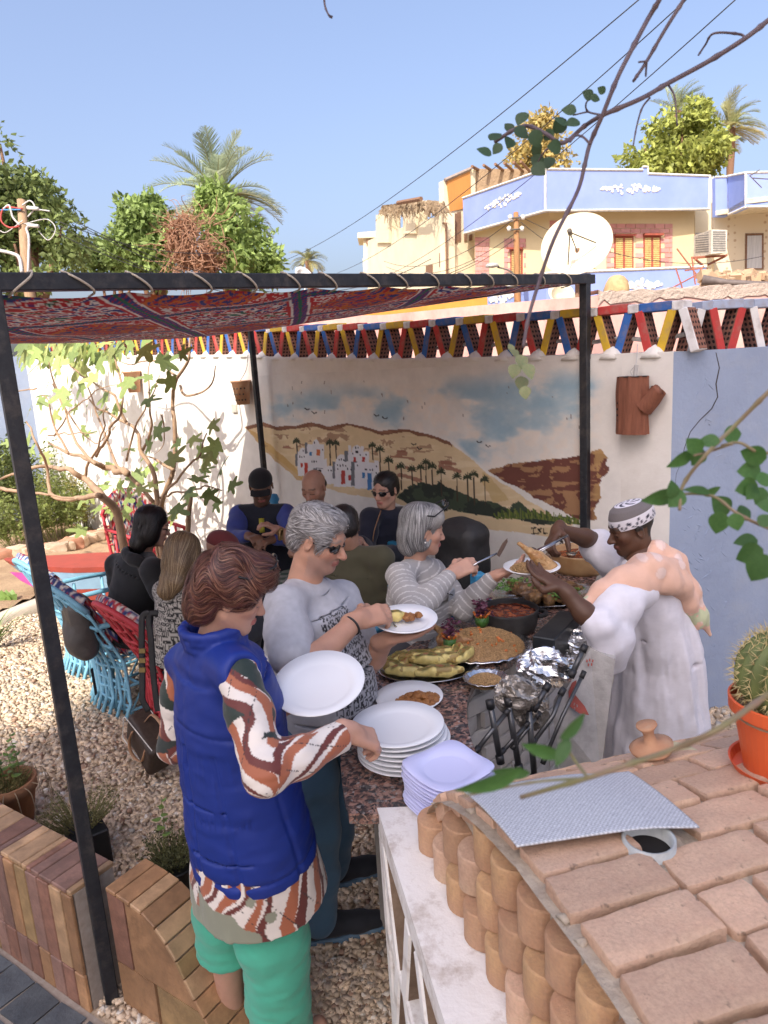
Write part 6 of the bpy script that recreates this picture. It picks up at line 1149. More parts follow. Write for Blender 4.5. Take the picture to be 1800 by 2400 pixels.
# potted plants by the low wall
Zb=lambda x,y:(x/2.37,1600+y/2.37)
pc=G(*Zb(85,800),0);t=thing('basil_pot',pc,'terracotta pot of basil and thyme behind the low tiled wall','potted plant');m=MB();R=.125
m.lathe([(0,0),(R*.68,0),(R*.98,.20),(R*1.06,.2),(R*1.08,.255),(R*1.0,.258),(R*.95,.21),(R*.9,.2),(0,.2)],pc,30);m.build('pot',M('old_terracotta',(.40,.20,.10),.85,c2=(.30,.15,.08),scale=10,bump=.35,dirt=(.20,.14,.09),dscale=6,damt=.6),t,True)
herb('',pc+V(0,0,.2),900,.12,.1,.013,(.26,.22,.09),'',61,90,parent=t)
def basil(base,h_,n,par,seed,col=(.16,.26,.06)):
 g=np.random.default_rng(seed);m=MB();top=base+V(g.normal(0,.02),g.normal(0,.02),h_);m.tube([base,(base+top)/2+V(.01,0,0),top],[.003,.0025,.0015],5);m.build('stem',M('herb_stem',(.22,.22,.08),.8,bump=0),par);me=ovalleaf()
 for i in range(n):
  tt=.45+.55*i/n;a=i*2.4;p=base+(top-base)*tt;d=nrm(V(math.cos(a),math.sin(a),g.uniform(-.3,.3)));L=g.uniform(.035,.055)*(1.15-.5*tt);x=nrm(np.cross(V(0,0,1),d));put('leaf',me,par,frame(p,x*L,d*L,np.cross(x,d)*L))
_ol={}
def ovalleaf(key='basil_leaf',c=(.15,.25,.05),c2=(.20,.31,.08),trans=.35,fold=.12):
 if key in _ol:return _ol[key]
 n=10;v=[(0,0,0)];
 for i in range(1,n):t=i/n;w_=.36*math.sin(t**.8*math.pi)**.8;v+=[(-w_,t,fold*w_*2-.15*t*t),(0,t,-.15*t*t),(w_,t,fold*w_*2-.15*t*t)]
 v.append((0,1.02,-.16));f=[(0,2,1),(0,3,2)]
 for i in range(n-2):a=1+i*3;f+=[(a,a+1,a+4,a+3),(a+1,a+2,a+5,a+4)]
 a=1+(n-2)*3;f+=[(a,a+1,len(v)-1),(a+1,a+2,len(v)-1)];_ol[key]=mesh_data('leaf',np.array(v),f,M(key,c,.5,c2=c2,scale=5,bump=.15,bscale=12,trans=trans,rnd=.2),True);return _ol[key]
for k,(x,y,h_)in enumerate([(150,470,.30),(30,500,.22),(75,480,.20),(165,480,.24),(5,470,.26)]):q=G(*Zb(x,y+60),.2);basil(V(pc[0]+(x-85)/2.37*.002*.9,pc[1]+RNG.uniform(-.05,.05),.2),h_,12,t,70+k)
m=MB()
for i in range(9):
 a=-1.2+i*.35;q=pc+V(math.cos(a)*.13,math.sin(a)*.13,.25);m.tube(cr([q,q+V(math.cos(a)*.05,math.sin(a)*.05,-.02),q+V(math.cos(a)*.06,math.sin(a)*.05,-.1-.01*i)],8),.002,4)
m.build('dry_roots',M('dry_root',(.42,.33,.22),.9,bump=0),t,kind='stuff')
m_bpt=M('black_plastic',(.012,.013,.015),.5,bump=.15)
pc=G(*Zb(505,985),0);t=thing('thyme_pot',pc,'square black plastic pot of dry thyme behind the post','potted plant');m=MB();m.box(pc+V(0,0,.09),(.10,.075,.09),basis(V(0,0,1),(.8,.6,0)),bev=.006);m.build('pot',m_bpt,t);herb('',pc+V(-.03,.02,.17),1500,.17,.14,.012,(.24,.22,.10),'',62,120,parent=t)
pc=G(*Zb(985,1180),0);t=thing('thyme_pot',pc,'round black pot of thyme with a basil stem beside the blue vest','potted plant');m=MB();m.lathe([(0,0),(.07,0),(.095,.15),(.102,.152),(.10,.165),(.09,.15),(0,.14)],pc,24);m.build('pot',m_bpt,t,True);herb('',pc+V(0,.02,.14),1700,.13,.12,.012,(.16,.17,.08),'',63,130,parent=t);basil(pc+V(-.05,.02,.14),.32,9,t,90)
t=thing('spiky_plant',G(10,1530,0),'spiky green yucca leaves at the left edge of the gravel','plant');b0=G(-20,1520,.02);g=np.random.default_rng(4);m_sp=M('yucca_green',(.13,.20,.06),.5,c2=(.20,.24,.09),scale=5,bump=.1)
for i in range(16):
 a=g.uniform(-1.1,1.3);L=g.uniform(.25,.5);e=b0+V(math.cos(a)*L,math.sin(a)*L*.6,g.uniform(.08,.34));m=MB();m.tube([b0,(b0+e)/2+V(0,0,.06),e],[.010,.009,.0008],4,flat=(1,.25));m.build('leaf',m_sp,t)
t=thing('seedling',G(15,1415,0),'small broad leafed seedling in the garden soil','plant')
for k in range(5):q=G(12+k*4,1420,0);d=nrm(V(g.normal(0,.5),g.normal(0,.3),1));x=nrm(np.cross(V(0,1,0),d));put('leaf',ovalleaf(),t,frame(q,x*.16,d*.16,np.cross(x,d)*.16))
# clay wall pots, switch
def wallpot(px,py,r0,r1,hgt,label,name='wall_pot'):
 c=W(px,py,.09);t=thing(name,c,label,'wall pot','clay pots hanging on the wall');ax=[WD,WN,nrm(V(0,0,1)+WD*-.06)];m=MB()
 m.lathe([(0,-hgt/2),(r1,-hgt/2),(r0,hgt*.42),(r0*1.12,hgt*.45),(r0*1.12,hgt*.5),(r0*.95,hgt*.5),(r1*.8,-hgt*.3)],c,24,ax);m.build('pot',m_terra,t,True);hole=MB();
 for i in range(16):
  a=.2+(i%6)*.45+(.2 if(i//6)%2 else 0);zz=-hgt*.3+(i//6)*hgt*.24;rr_=r1+(r0-r1)*(zz/hgt+.5)+.002;d=ax[0]*math.cos(a)+ax[1]*math.sin(a);hm=MB();hm.lathe([(0,0),(.009,0),(.006,.002),(0,.002)],c+d*rr_+ax[2]*zz,6,basis(d));hm.build('hole',m_dark,t)
 m=MB();m.tube(cr([c+ax[2]*hgt*.5,c+ax[2]*(hgt*.5+.1)+WD*.05-WN*.05,c+ax[2]*(hgt*.5+.25)+WD*.06-WN*.085],10),.003,5);m.build('cord',m_dk,t)
wallpot(567,920,.085,.06,.22,'tapered clay pot hanging on the wall beside the thin black post');wallpot(312,895,.095,.065,.24,'clay pot on the sunlit wall half hidden by fig leaves');wallpot(36,860,.10,.07,.26,'clay pot at the far left end of the white wall')
c=W(1482,950,.05);t=thing('log_shaped_pot',c,'clay wall ornament shaped like a tree stump with side branch','wall pot');ax=[WD,WN,V(0,0,1)];m=MB();s_=3.95/F
nA=60;prof=[];hh=132*s_;a=np.linspace(0,2*math.pi,nA,endpoint=False)
for k,z in enumerate(np.linspace(-.5,.5,18)):
 rr_=37*s_*(1+.05*np.sin(a*9+z*3)+.035*np.sin(a*17+1)+.02*math.sin(z*9));prof.append(np.stack([c+WD*(np.cos(x)*r)+WN*(np.sin(x)*r*.6)+V(0,0,z*hh)for x,r in zip(a,rr_)]))
m.grid(np.array(prof),closev=True);m_stump=M('stump_clay',(.27,.10,.055),.8,c2=(.19,.065,.035),scale=14,sc3=(6,6,.8),bump=.7,bscale=50,bdist=.008);m.build('stump',m_stump,t,True)
m=MB();e=c+WD*62*s_+V(0,0,34*s_);m.tube([c+WD*28*s_-V(0,0,5*s_),c+WD*48*s_+V(0,0,14*s_),e],[22*s_,19*s_,18*s_],14,False);m.tube([e,e-nrm(V(WD[0],WD[1],.6))*.02],[15*s_,14*s_],12);m.build('side_branch',m_stump,t,True)
m=MB();m.lathe([(0,0),(38*s_,0),(36*s_,.004),(0,.004)],c+V(0,0,hh*.5-.004),20,[WD,WN*.6,V(0,0,1)]);m.build('stump_top',MATS['hole_shade'],t)  # near-black disc painted as the shaded inside of the stump pot
for i in range(16):
 a_=i*2*math.pi/16;q=c+WD*(-16*s_+15*s_*math.cos(a_))+V(0,0,-8*s_+36*s_*math.sin(a_))+WN*.024*math.sqrt(max(.1,1-((-16+15*math.cos(a_))/41)**2))*1.75;hm=MB();hm.lathe([(0,-.002),(3.0*s_,0),(2*s_,.0035),(0,.004)],q,6,basis(WN));hm.build('hole',MATS['hole_shade'],t)  # near-black dots carry the shade of the holes in their colour
m=MB();m.tube(cr([c+V(0,0,hh*.5),c+WD*-.01+V(0,0,hh*.5+.03),c+WD*.02+V(0,0,hh*.5+.07),c+WD*.005-WN*.04+V(0,0,hh*.5+.17)],12),.003,5);m.tube([c+WD*.015+V(0,0,hh*.5+.0),c+WD*.02+V(0,0,hh*.5+.06)],.011,7);m.build('lamp_cord',m_cabw,t)
q=W(550,957,.012);m=MB();m.box(q,(.04,.012,.042),[WD,WN,V(0,0,1)],bev=.004);m.build('wall_socket',M('socket_cream',(.62,.58,.5),.5,bump=0),None,label='cream socket box on the wall under the clay pot',cat='socket')
# vine twigs hanging near the camera
m_tw=M('vine_stem',(.09,.065,.085),.7,c2=(.14,.10,.10),scale=60,bump=.3);m_tw2=M('vine_stem_green',(.20,.20,.08),.7,c2=(.26,.17,.12),scale=30,bump=.2)
Zv=lambda x,y:(1100+x/2.37,y/2.37)
def vine(name,stems,leaves,label,zf,d,mt,lm,r,size=1.0,seed=1,bulge=True):
 t=thing(name,P(*zf(*stems[0][0][0]),d),label,'vine twig');rr=random.Random(seed)
 for pts_,k in stems:
  n=max(6,len(pts_)*6);q=cr([P(*zf(*p),d+rr.uniform(-.02,.02))for p in pts_],n);m=MB();rad=r*k*np.linspace(1,.7,n);rad[::9]*=1.3;m.tube(q,rad,7);m.build('stem',mt,t,True)
 for lf in leaves:
  x,y,s_=lf[:3];a=lf[3]if len(lf)>3 else rr.uniform(0,6.28);asp=lf[4]if len(lf)>4 else 1.;L=s_*2/2.37*d/F*1.0;nn=nrm(-FWD+IX*rr.uniform(-.5,.5)+IY*rr.uniform(-.5,.6));dd=IX*math.cos(a)+IY*math.sin(a);dd=nrm(dd-nn*(dd@nn));c=P(*zf(x,y),d+rr.uniform(-.03,.03))-dd*L*.5
  xx=np.cross(dd,nn);put('leaf',lm,t,frame(c,xx*L*asp*1.25,dd*L,nn*L))
LM1=ovalleaf('vine_leaf_dark',(.035,.075,.03),(.05,.10,.04),.3,.08);LM2=ovalleaf('vine_leaf_green',(.05,.135,.03),(.075,.18,.04),.35,.1);LM3=ovalleaf('vine_leaf_pale',(.20,.27,.12),(.32,.30,.16),.35,.15)
vine('vine_twig',[([(1720,70),(1659,115),(1530,215),(1330,340),(1100,465),(960,545),(740,640),(640,700),(520,795),(430,745),(330,700),(250,720),(140,790)],1.0),([(1535,215),(1500,190),(1360,185),(1310,250),(1270,310)],.5),([(1005,540),(960,600),(930,700),(910,810)],.4),([(1105,470),(1140,540),(1155,700)],.4),([(740,640),(660,620),(650,570),(700,530)],.4),([(660,620),(575,640)],.35),([(520,795),(430,830),(380,900)],.4)],[(85,840,44),(145,755,44),(155,825,34),(220,705,34),(225,790,42),(290,655,46),(290,735,46),(370,770,48),(375,835,44),(375,890,42),(385,940,46),(440,900,44),(475,815,44),(440,750,34),(500,700,48),(505,670,42),(555,610,42),(575,680,44),(660,525,34),(700,545,28),(735,500,25)],'dark vine twig with round leaves hanging across the sky',Zv,.95,m_tw,LM1,.0035,seed=3)
vine('vine_twig',[([(1070,-40),(1055,0),(990,110),(900,280),(820,440),(740,640),(670,800),(640,920),(600,1066),(470,1330),(390,1560),(330,1760),(300,1930)],1.0),([(670,800),(630,760),(590,755),(560,790)],.5)],[(290,2010,45,-1.4),(250,2060,42,-1.8),(330,2060,48,-1.2),(290,2130,44,-1.6),(310,2180,36,-1.5),(250,1960,30,2.4),(230,1930,26)],'long thin vine hanging down with one wilted pale leaf tuft',Zv,.9,m_tw,LM3,.0032,seed=4)
vine('vine_twig',[([(1210,-40),(1190,0),(1090,160),(985,340),(925,430),(912,450)],.9),([(985,340),(980,425)],.5),([(985,340),(940,345)],.5)],[],'short bare forked vine twig near the top edge',Zv,.9,m_tw,LM1,.003,seed=5)
vine('vine_twig',[([(-810,-30),(-800,40),(-780,85),(-765,100)],.8),([(-780,85),(-760,92)],.6)],[],'tiny bare twig tip dangling at the top centre',Zv,1.1,m_tw,LM1,.0022,seed=6)
vine('vine_twig',[([(1720,470),(1659,520),(1460,720),(1330,850),(1190,1030),(1168,1175)],.8),([(1460,805),(1330,850),(1250,870)],.5),([(1720,860),(1600,850),(1500,800),(1400,815)],.6),([(1720,1300),(1560,1230),(1470,1180),(1330,1090),(1050,1090)],.6)],[(1465,755,62,.1),(1330,790,56,2.9,.8),(1250,815,52,2.5),(1175,895,82,3.7,.55),(1270,880,54,4.2),(1580,870,66,3.0),(1560,955,66,3.2),(1545,1050,62,3.4),(1570,1075,50,4.0),(1615,1095,54,4.3),(1400,1150,72,2.4),(1385,1245,64,4.5),(1480,1240,48,5),(1530,1190,54,.4),(1060,1105,105,3.3,.5),(1150,1110,60,4.0),(1270,1065,80,3.1,.4),(1350,1070,60,.3,.5),(1540,1345,72,3.3,.7),(1560,1420,74,3.6),(1610,1495,82,4.2),(1645,1230,44),(1640,1000,50),(1650,1150,50),(1130,1060,50,1.7)],'green vine spray with many leaves at the right edge',lambda x,y:(1100+x/2.37,700+y/2.37),.62,m_tw2,LM2,.0026,seed=7)
Zd=lambda x,y:(x*1.085,y*1.085)
def Zd2(x,y):return(x/2.37,y/2.37)
S_=2.37*1.085
vine('vine_twig',[([(p*S_,q*S_)for p,q in[(1700,1478),(1659,1500),(1550,1575),(1450,1620),(1360,1650),(1270,1680),(1125,1722)]],1.1),([(p*S_,q*S_)for p,q in[(1270,1680),(1240,1640),(1215,1600)]],.6),([(p*S_,q*S_)for p,q in[(1270,1680),(1150,1690),(1000,1720)]],.5)],[(1060*S_,1690*S_,190,3.45,.35),(1170*S_,1622*S_,120,3.2,.4),(1240*S_,1570*S_,105,.5,.4),(1215*S_,1625*S_,80,4.3,.5),(1105*S_,1670*S_,110,3.1,.35)],'blurred green vine twig close to the camera over the placemat',Zd2,.45,m_tw2,LM2,.0019,seed=8)
# palm-rib chairs, bench, table
m_cb=M('chair_blue_paint',(.22,.50,.66),.55,c2=(.17,.42,.58),scale=14,bump=.4,bscale=40,rnd=.08,dirt=(.12,.24,.32),dscale=12,damt=.4)
m_cdb=M('chair_deep_blue',(.03,.17,.30),.55,c2=(.04,.22,.36),scale=14,bump=.4,bscale=40)
m_crd=M('chair_red_paint',(.52,.045,.06),.55,c2=(.42,.03,.045),scale=14,bump=.4,bscale=40,dirt=(.22,.03,.03),dscale=12,damt=.4)
m_csh=MC('cushion_print',.9,.3,200,.002,.15,20)
def chair(o,face,mat,label,group,back_h=.98,w_=.56,cush=True,seed=0,seat=True,lean=.22):
 """palm-rib armchair: o ground centre, face heading (unit, towards front); slatted back of tall uprights, lattice cross ribs, arched top rail"""
 f=nrm(V(*face,0));r=V(f[1],-f[0],0);z=V(0,0,1);o=np.asarray(o,float);t=thing('cane_chair',o,label,'chair',group);H_=back_h;D=.50
 def L(x,y,h_):return o+r*x+f*y+z*h_
 bk=lambda u,h_:L(u*w_/2*(1-.03*(h_/H_)),-D/2-lean*max(0,(h_-.38))/(H_-.38)*.9-.05*(1-(u*u))*1,h_)
 ups=np.linspace(-1,1,8);topz=lambda u:H_-.16*abs(u)**2.4
 for u in ups:
  pts=[bk(u,h_)for h_ in np.linspace(.0,topz(u),9)];pts[0]=pts[0]-f*.05;m=MB();m.tube(pts,.0135,6,flat=(1.3,.75));m.build('back_rib',mat,t,True)
 m=MB();m.tube([bk(u,topz(u))for u in np.linspace(-1.04,1.04,15)],.019,8);m.build('top_rail',mat,t,True)
 m=MB();m.tube([bk(u,topz(u)-.075)for u in np.linspace(-1.02,1.02,13)],.011,6);m.build('back_rail',mat,t,True)
 for i,h_ in enumerate(np.linspace(.03,H_-.20,11)):
  m=MB();m.tube([bk(-1.03,h_)+z*(.02 if i%2 else-.03),bk(0,h_+.01)-f*.01,bk(1.03,h_)+z*(-.03 if i%2 else.02)],.0105,5);m.build('cross_rib',mat,t,True)
 for i in range(7):
  u0=-1+i*.29;m=MB();m.tube([bk(u0,.02),bk(u0+.29,.36)],.008,5);m.build('brace',mat,t,True)
  if i%2==0:m=MB();m.tube([bk(u0+.29,.02),bk(u0,.36)],.008,5);m.build('brace',mat,t,True)
 for i in range(11):u=-.9+i*.18;m=MB();m.tube([bk(u,topz(u)-.07),bk(u+.05,topz(u+.05)-.005)],.006,4);m.build('spindle',mat,t,True)
 for sx in(-1,1):
  for y_ in(-.12,.1,D/2):m=MB();m.tube([L(sx*w_/2,y_,0),L(sx*w_/2,y_,.62 if y_>-.2 else.5)],.012,6);m.build('leg',mat,t,True)
  m=MB();m.tube([bk(sx,.66),L(sx*w_/2,-.05,.65),L(sx*w_/2,D/2+.02,.62)],.018,7);m.build('armrest',mat,t,True)
  for h_ in(.05,.22,.40):m=MB();m.tube([L(sx*w_/2,-D/2,h_),L(sx*w_/2,D/2,h_)],.010,6);m.build('side_rail',mat,t,True)
  m=MB();m.tube([L(sx*w_/2,-D/2,.05),L(sx*w_/2,0,.4)],.008,5);m.tube([L(sx*w_/2,0,.05),L(sx*w_/2,D/2,.4)],.008,5);m.build('brace',mat,t,True)
 for y_ in(-D/2,0,D/2):m=MB();m.tube([L(-w_/2,y_,.03),L(w_/2,y_,.03)],.011,6);m.build('foot_rail',mat,t,True)
 for i in range(9):y_=-D/2+i*D/8;m=MB();m.tube([L(-w_/2,y_,.40),L(w_/2,y_,.40)],.010,6);m.build('seat_slat',mat,t,True)
 if cush:
  nu,nv=60,26;U,W_=np.meshgrid(np.linspace(-.97,.97,nu),np.linspace(0,1,nv),indexing='ij');pts=np.zeros((nu,nv,3));col=khay_small(U*w_/2+seed*.31,W_*.62+seed*.17,seed)
  for i in range(nu):
   for j in range(nv):
    u,q=U[i,j],W_[i,j]
    if q<.2:a=q/.2;h_=topz(u)+.012+.035*math.sin(a*math.pi)*1.1+.0*a;p=bk(u,topz(u)-.03*(1-a))+f*(-.012+.075*a)+z*(h_-topz(u)+.03*(1-a))
    else:h_=topz(u)-(q-.2)*.72;p=bk(u,max(h_,.42))+f*(.065+.012*math.sin(q*40))
    pts[i,j]=p
  mk('cushion',pts.reshape(-1,3),gridfaces(nu,nv),m_csh,t,True,col.reshape(-1,3),label='printed cushion cover over the chair back')
 return t,bk,L
def khay_small(U,Vv,seed):
 red=np.array([.40,.03,.035]);blue=np.array([.03,.045,.15]);wht=np.array([.62,.57,.52]);grn=np.array([.03,.14,.09]);base=blue if seed%2 else np.array([.06,.14,.34])if seed==4 else red*.9
 C=np.ones(U.shape+(3,))*base;p=.15;u=((U/p)%1-.5);v=((Vv/p+.3)%1-.5);r=np.hypot(u,v);a=np.arctan2(v,u);pet=np.cos(a*10)*.5+.5
 def put_(m_,c):C[m_]=c
 put_((r<.46),blue);put_(np.abs(r-.44)<.022,wht);put_((r<.36)&(pet>.35),red);put_((r<.38)&(np.abs(pet-.35)<.12),wht);put_(r<.14,wht);put_(r<.10,np.array([.45,.05,.04]));put_(r<.04,grn)
 sw=np.sin(U*95+2*np.sin(Vv*60))*np.sin(Vv*95+2*np.sin(U*60));put_((r>.47)&(np.abs(sw)<.22),wht);put_((np.abs((Vv/.22)%1-.5)>.46),red);put_((np.abs(np.abs((Vv/.22)%1-.5)-.44)<.015),wht);return C
CG='cane chairs along the table'
cf=nrm(V(.70,.71,0))
chair(V(-1.885,4.40,0)+cf*.25,cf[:2],m_cb,'light blue cane chair, nearest of the blue ones, with blue cushion',CG,.95,.52,True,3,lean=.30)
chair(V(-2.34,5.0,0)+cf*.25,cf[:2],m_cb,'light blue cane chair with a black backpack hung behind',CG,.95,.50,True,4,lean=.30)
chair(V(-1.45,4.13,0)+cf*.25,cf[:2],m_crd,'red cane chair with brown handbag hanging on its back',CG,.88,.52,True,2,lean=.30)
chair(G(300,1420,0)+V(.1,.5,0),(.75,-.66),m_crd,'far red chair with star patterned cushion behind the black jacket',CG,.98,.55,True,6,lean=.12)
chair(G(930,1700,0)+V(.0,.12,0),(-.35,.94),m_cdb,'dark blue cane chair behind the grey shirted man',CG,.86,.6,True,7)
m_bw=M('bench_blue',(.035,.22,.42),.5,c2=(.045,.27,.48),scale=8,bump=.25,bscale=30)
bb=ws(.55,0,.62);bench=thing('blue_bench',bb,'blue painted wooden bench against the mural wall','bench');
def bx_(c,h,nm):m=MB();m.box(c,h,[WD,WN,V(0,0,1)],bev=.006);m.build(nm,m_bw,bench)
bx_(ws(1.8,.43,.85),(.75,.25,.025),'seat');bx_(ws(1.8,.70,.58),(.75,.02,.05),'back_rail');bx_(ws(1.8,.92,.57),(.75,.02,.05),'back_rail')
for s in np.linspace(1.2,2.4,8):bx_(ws(s,.8,.57),(.03,.012,.1),'back_slat')
for s in(1.05,1.8,2.55):bx_(ws(s,.53,.56),(.04,.04,.53),'post');bx_(ws(s,.21,1.06),(.04,.04,.21),'leg')
for s in(1.05,2.55):m=MB();m.lathe([(0,1.05),(.05,1.055),(.05,1.075),(.03,1.09),(.045,1.12),(.03,1.16),(0,1.17)],ws(s,0,.56),12);m.build('finial',m_bw,bench,True)
p2_=P(925,1340,3.45);tb2=thing('blue_chair_back',V(p2_[0],p2_[1],0),'blue wooden chair back post behind the grey haired woman','chair')
for dx in(0,.42):m=MB();m.box(V(p2_[0]+dx,p2_[1]+dx*.25,.52),(.032,.032,.56),basis(V(0,0,1),(.9,.3,0)),bev=.006);m.build('post',m_bw,tb2)
for h_ in(.95,.75):m=MB();m.box(V(p2_[0]+.21,p2_[1]+.05,h_),(.19,.015,.05),[nrm(V(1,.25,0)),nrm(V(-.25,1,0)),V(0,0,1)],bev=.004);m.build('back_rail',m_bw,tb2)
m=MB();m.box(V(p2_[0]+.18,p2_[1]+.28,.45),(.22,.22,.02),basis(V(0,0,1),(.9,.3,0)),bev=.005);m.build('seat',m_bw,tb2)
tbc=G(640,1310,.74);table=thing('dining_table',V(tbc[0],tbc[1],0),'dining table with green checked cloth and small dishes','table');tx=nrm(WD);ty=WN
m_tc,nt,b=_new('table_cloth');ck_=nt.nodes.new('ShaderNodeTexChecker');ck_.inputs['Scale'].default_value=18;tc=nt.nodes.new('ShaderNodeTexCoord');nt.links.new(tc.outputs['Object'],ck_.inputs['Vector']);ck_.inputs[1].default_value=(.10,.16,.12,1);ck_.inputs[2].default_value=(.34,.36,.30,1);nt.links.new(ck_.outputs[0],b.inputs['Base Color']);b.inputs['Roughness'].default_value=.8
m=MB();m.box(tbc+V(0,0,-.02)+tx*.25,(.95,.42,.02),[tx,ty,V(0,0,1)],bev=.008);m.build('table_top',m_tc,table)
for sx in(-.6,1.1):
 for sy in(-.35,.35):m=MB();m.box(tbc*V(1,1,0)+tx*sx+ty*sy+V(0,0,.35),(.03,.03,.35),[tx,ty,V(0,0,1)],bev=.004);m.build('leg',m_bw,table)
m_brnb=M('brown_bowl',(.14,.07,.035),.5,bump=.2);m_grn=M('green_melamine',(.05,.30,.07),.35,bump=0)
def bowl(px,py,R,mat,label,fillc,cat='bowl',z=.742):
 c=G(px,py,z);t=thing('bowl',V(c[0],c[1],z),label,cat,'dishes on the dining table');m=MB();m.lathe([(0,0),(R*.6,0),(R,.035),(R*1.03,.037),(R*.95,.03),(R*.55,.008),(0,.008)],t.location,20);m.build('bowl',mat,t,True);m=MB();m.lathe([(R*.85,.022),(R*.5,.03),(0,.032)],t.location,14);m.build('food',foodmat('dish_food_'+str(int(px)),fillc,tuple(x*.6 for x in fillc),.5),t,True)
bowl(565,1277,.075,m_china,'white bowl of pale dip on the table',(.6,.58,.5));bowl(610,1283,.085,m_brnb,'brown dish of flat bread in front of the capped man',(.45,.30,.12));bowl(640,1288,.085,m_brnb,'dark dish on the table beside the folded paper',(.14,.10,.07));bowl(665,1296,.075,m_brnb,'brown clay bowl of green dip',(.22,.22,.12));bowl(540,1280,.06,m_brnb,'small brown bowl at the left of the table',(.2,.1,.05))
c=G(672,1318,.75);m=MB();m.lathe(plate_prof(.12,.015),c,30);m.build('green_plate',m_grn,None,True,label='bright green round plate at the near table edge',cat='plate')
c=G(600,1300,.742);m=MB();m.grid(np.array([[c+tx*(a*.1)+ty*(b_*.08)+V(0,0,.015+.02*RNG.uniform())for b_ in range(-3,3)]for a in range(-2,3)]));m.build('paper_napkin',M('napkin',(.72,.72,.74),.9,bump=.3),None,label='crumpled white paper napkin on the table',cat='napkin')
m=MB();c=G(628,1290,.742);m.lathe([(0,0),(.028,0),(.032,.10),(.030,.10),(.026,.01),(0,.01)],c,16);m.build('drinking_glass',M('glass_grey',(.35,.38,.38),.1,bump=0),None,True,label='clear tumbler standing among the dishes',cat='glass')
# bags
def bagpack(c,ax,hw,label,mat,seed):
 t=thing('backpack',c,label,'backpack');s=Sdf();x,y,z=ax;s.box(c,(hw[0],hw[1],hw[2]),ax,.07,.03);s.ell(c-y*hw[1]*.8-z*hw[2]*.3,(hw[0]*.8,hw[1]*.6,hw[2]*.5),ax,k=.04);s.ell(c+z*hw[2]*.7,(hw[0]*.85,hw[1]*.8,hw[2]*.45),ax,k=.04);v,f=s.mesh(.012,lambda p:.02*(fbm(p*9+seed,3)-.5));mk('bag',v,f,mat,t,True);return t
m_bag=M('black_nylon',(.012,.012,.013),.6,c2=(.022,.021,.022),scale=12,bump=.5,bscale=20,bdist=.01);m_zip=M('zip_grey',(.25,.25,.26),.5,bump=0)
bc=P(188,1470,4.45);bx,by=nrm(V(.62,-.72,0)),nrm(V(.72,.62,0));t=bagpack(bc,[bx,by,V(0,0,1)],(.13,.075,.20),'black backpack hanging behind the light blue chair',M('grey_black_nylon',(.06,.055,.052),.5,c2=(.09,.08,.075),scale=10,bump=.6,bscale=16,bdist=.012),3)
m=MB();m.tube(cr([bc-by*.155+bx*-.12+V(0,0,-.12),bc-by*.17+V(0,0,-.13),bc-by*.155+bx*.12+V(0,0,-.10)],8),.005,5);m.build('zip',m_zip,t);m=MB();m.tube([bc+bx*.1+V(0,0,-.25),bc+bx*.11+V(0,0,-.42)],.014,6,flat=(1.4,.4));m.build('loose_strap',m_bag,t)
m=MB();m.box(bc-by*.13+bx*-.05+V(0,0,.05),(.022,.003,.009),[bx,by,V(0,0,1)]);m.build('logo_patch',m_trim,t)
bk2=P(1085,1320,4.1);bagpack(bk2,[WD,-WN,V(0,0,1)],(.15,.11,.24),'big black backpack leaning on the mural wall',m_bag,9)
hb=P(350,1735,3.85);hx=nrm(V(.66,-.60,-.42));hy=nrm(V(.72,.62,0));hz=np.cross(hx,hy);hz=hz if hz[2]>0 else-hz
t=thing('handbag',hb,'dark brown leather handbag with tan handles hanging from the red chair','handbag');m_lb=M('brown_canvas',(.035,.022,.016),.55,c2=(.06,.04,.028),scale=60,bump=.2);m_tan=M('tan_leather',(.48,.28,.16),.55,c2=(.40,.22,.12),scale=20,bump=.2)
s=Sdf();s.box(hb,(.155,.07,.095),[hx,hy,hz],.03,.02);v,f=s.mesh(.008,lambda p:.008*(fbm(p*14,3)-.5));mk('bag_body',v,f,m_lb,t,True)
for sy in(-1,1):
 m=MB();m.tube([hb+hx*(.152*math.cos(a))*1.0+hy*sy*.064+hz*(.095*math.sin(a)*1.0)if False else hb+hx*np.clip(.19*math.cos(a),-.15,.15)+hz*np.clip(.13*math.sin(a),-.09,.09)+hy*sy*.066 for a in np.linspace(0,2*math.pi,40)],.003,5);m.build('piping',m_trim,t,True)
m=MB();m.tube(cr([hb+hx*-.05-hy*.072+hz*.06,hb+hx*-.05-hy*.085+hz*-.02,hb+hx*.0-hy*.09+hz*-.07,hb+hx*.08-hy*.085+hz*-.04,hb+hx*.09-hy*.072+hz*.06],16),.009,6,flat=(1.2,.4));m.build('handle',m_tan,t,True)
m=MB();m.tube(cr([hb+hx*-.06+hz*.09,hb+hx*-.04+hz*.15+hy*.03,hb+hx*.06+hz*.15+hy*.03,hb+hx*.08+hz*.09],12),.009,6,flat=(1.2,.4));m.build('handle',m_tan,t,True)
Zc=lambda x,y:(100+x/4.0225,1150+y/4.0225)
for pts_ in([(1010,1150),(960,1165),(935,1230),(935,1500),(940,1700),(940,1890),(945,1980),(1000,2080)],[(1090,1160),(1020,1160),(1000,1230),(1020,1400),(1040,1700),(1075,2000),(1090,2080)]):
 m=MB();m.tube(cr([P(*Zc(*p),3.66)for p in pts_],40),.0165,6,flat=(1.0,.18),ref=FWD);m.build('shoulder_strap',m_bag,t,True)
for y in(1510,1600,1690):m=MB();p=P(*Zc(940,y),3.605);m.box(p,(.017,.004,.013),[IX,FWD,IY],bev=.002);m.build('buckle',M('brass',(.5,.38,.18),.3,metal=1.,bump=0),t)
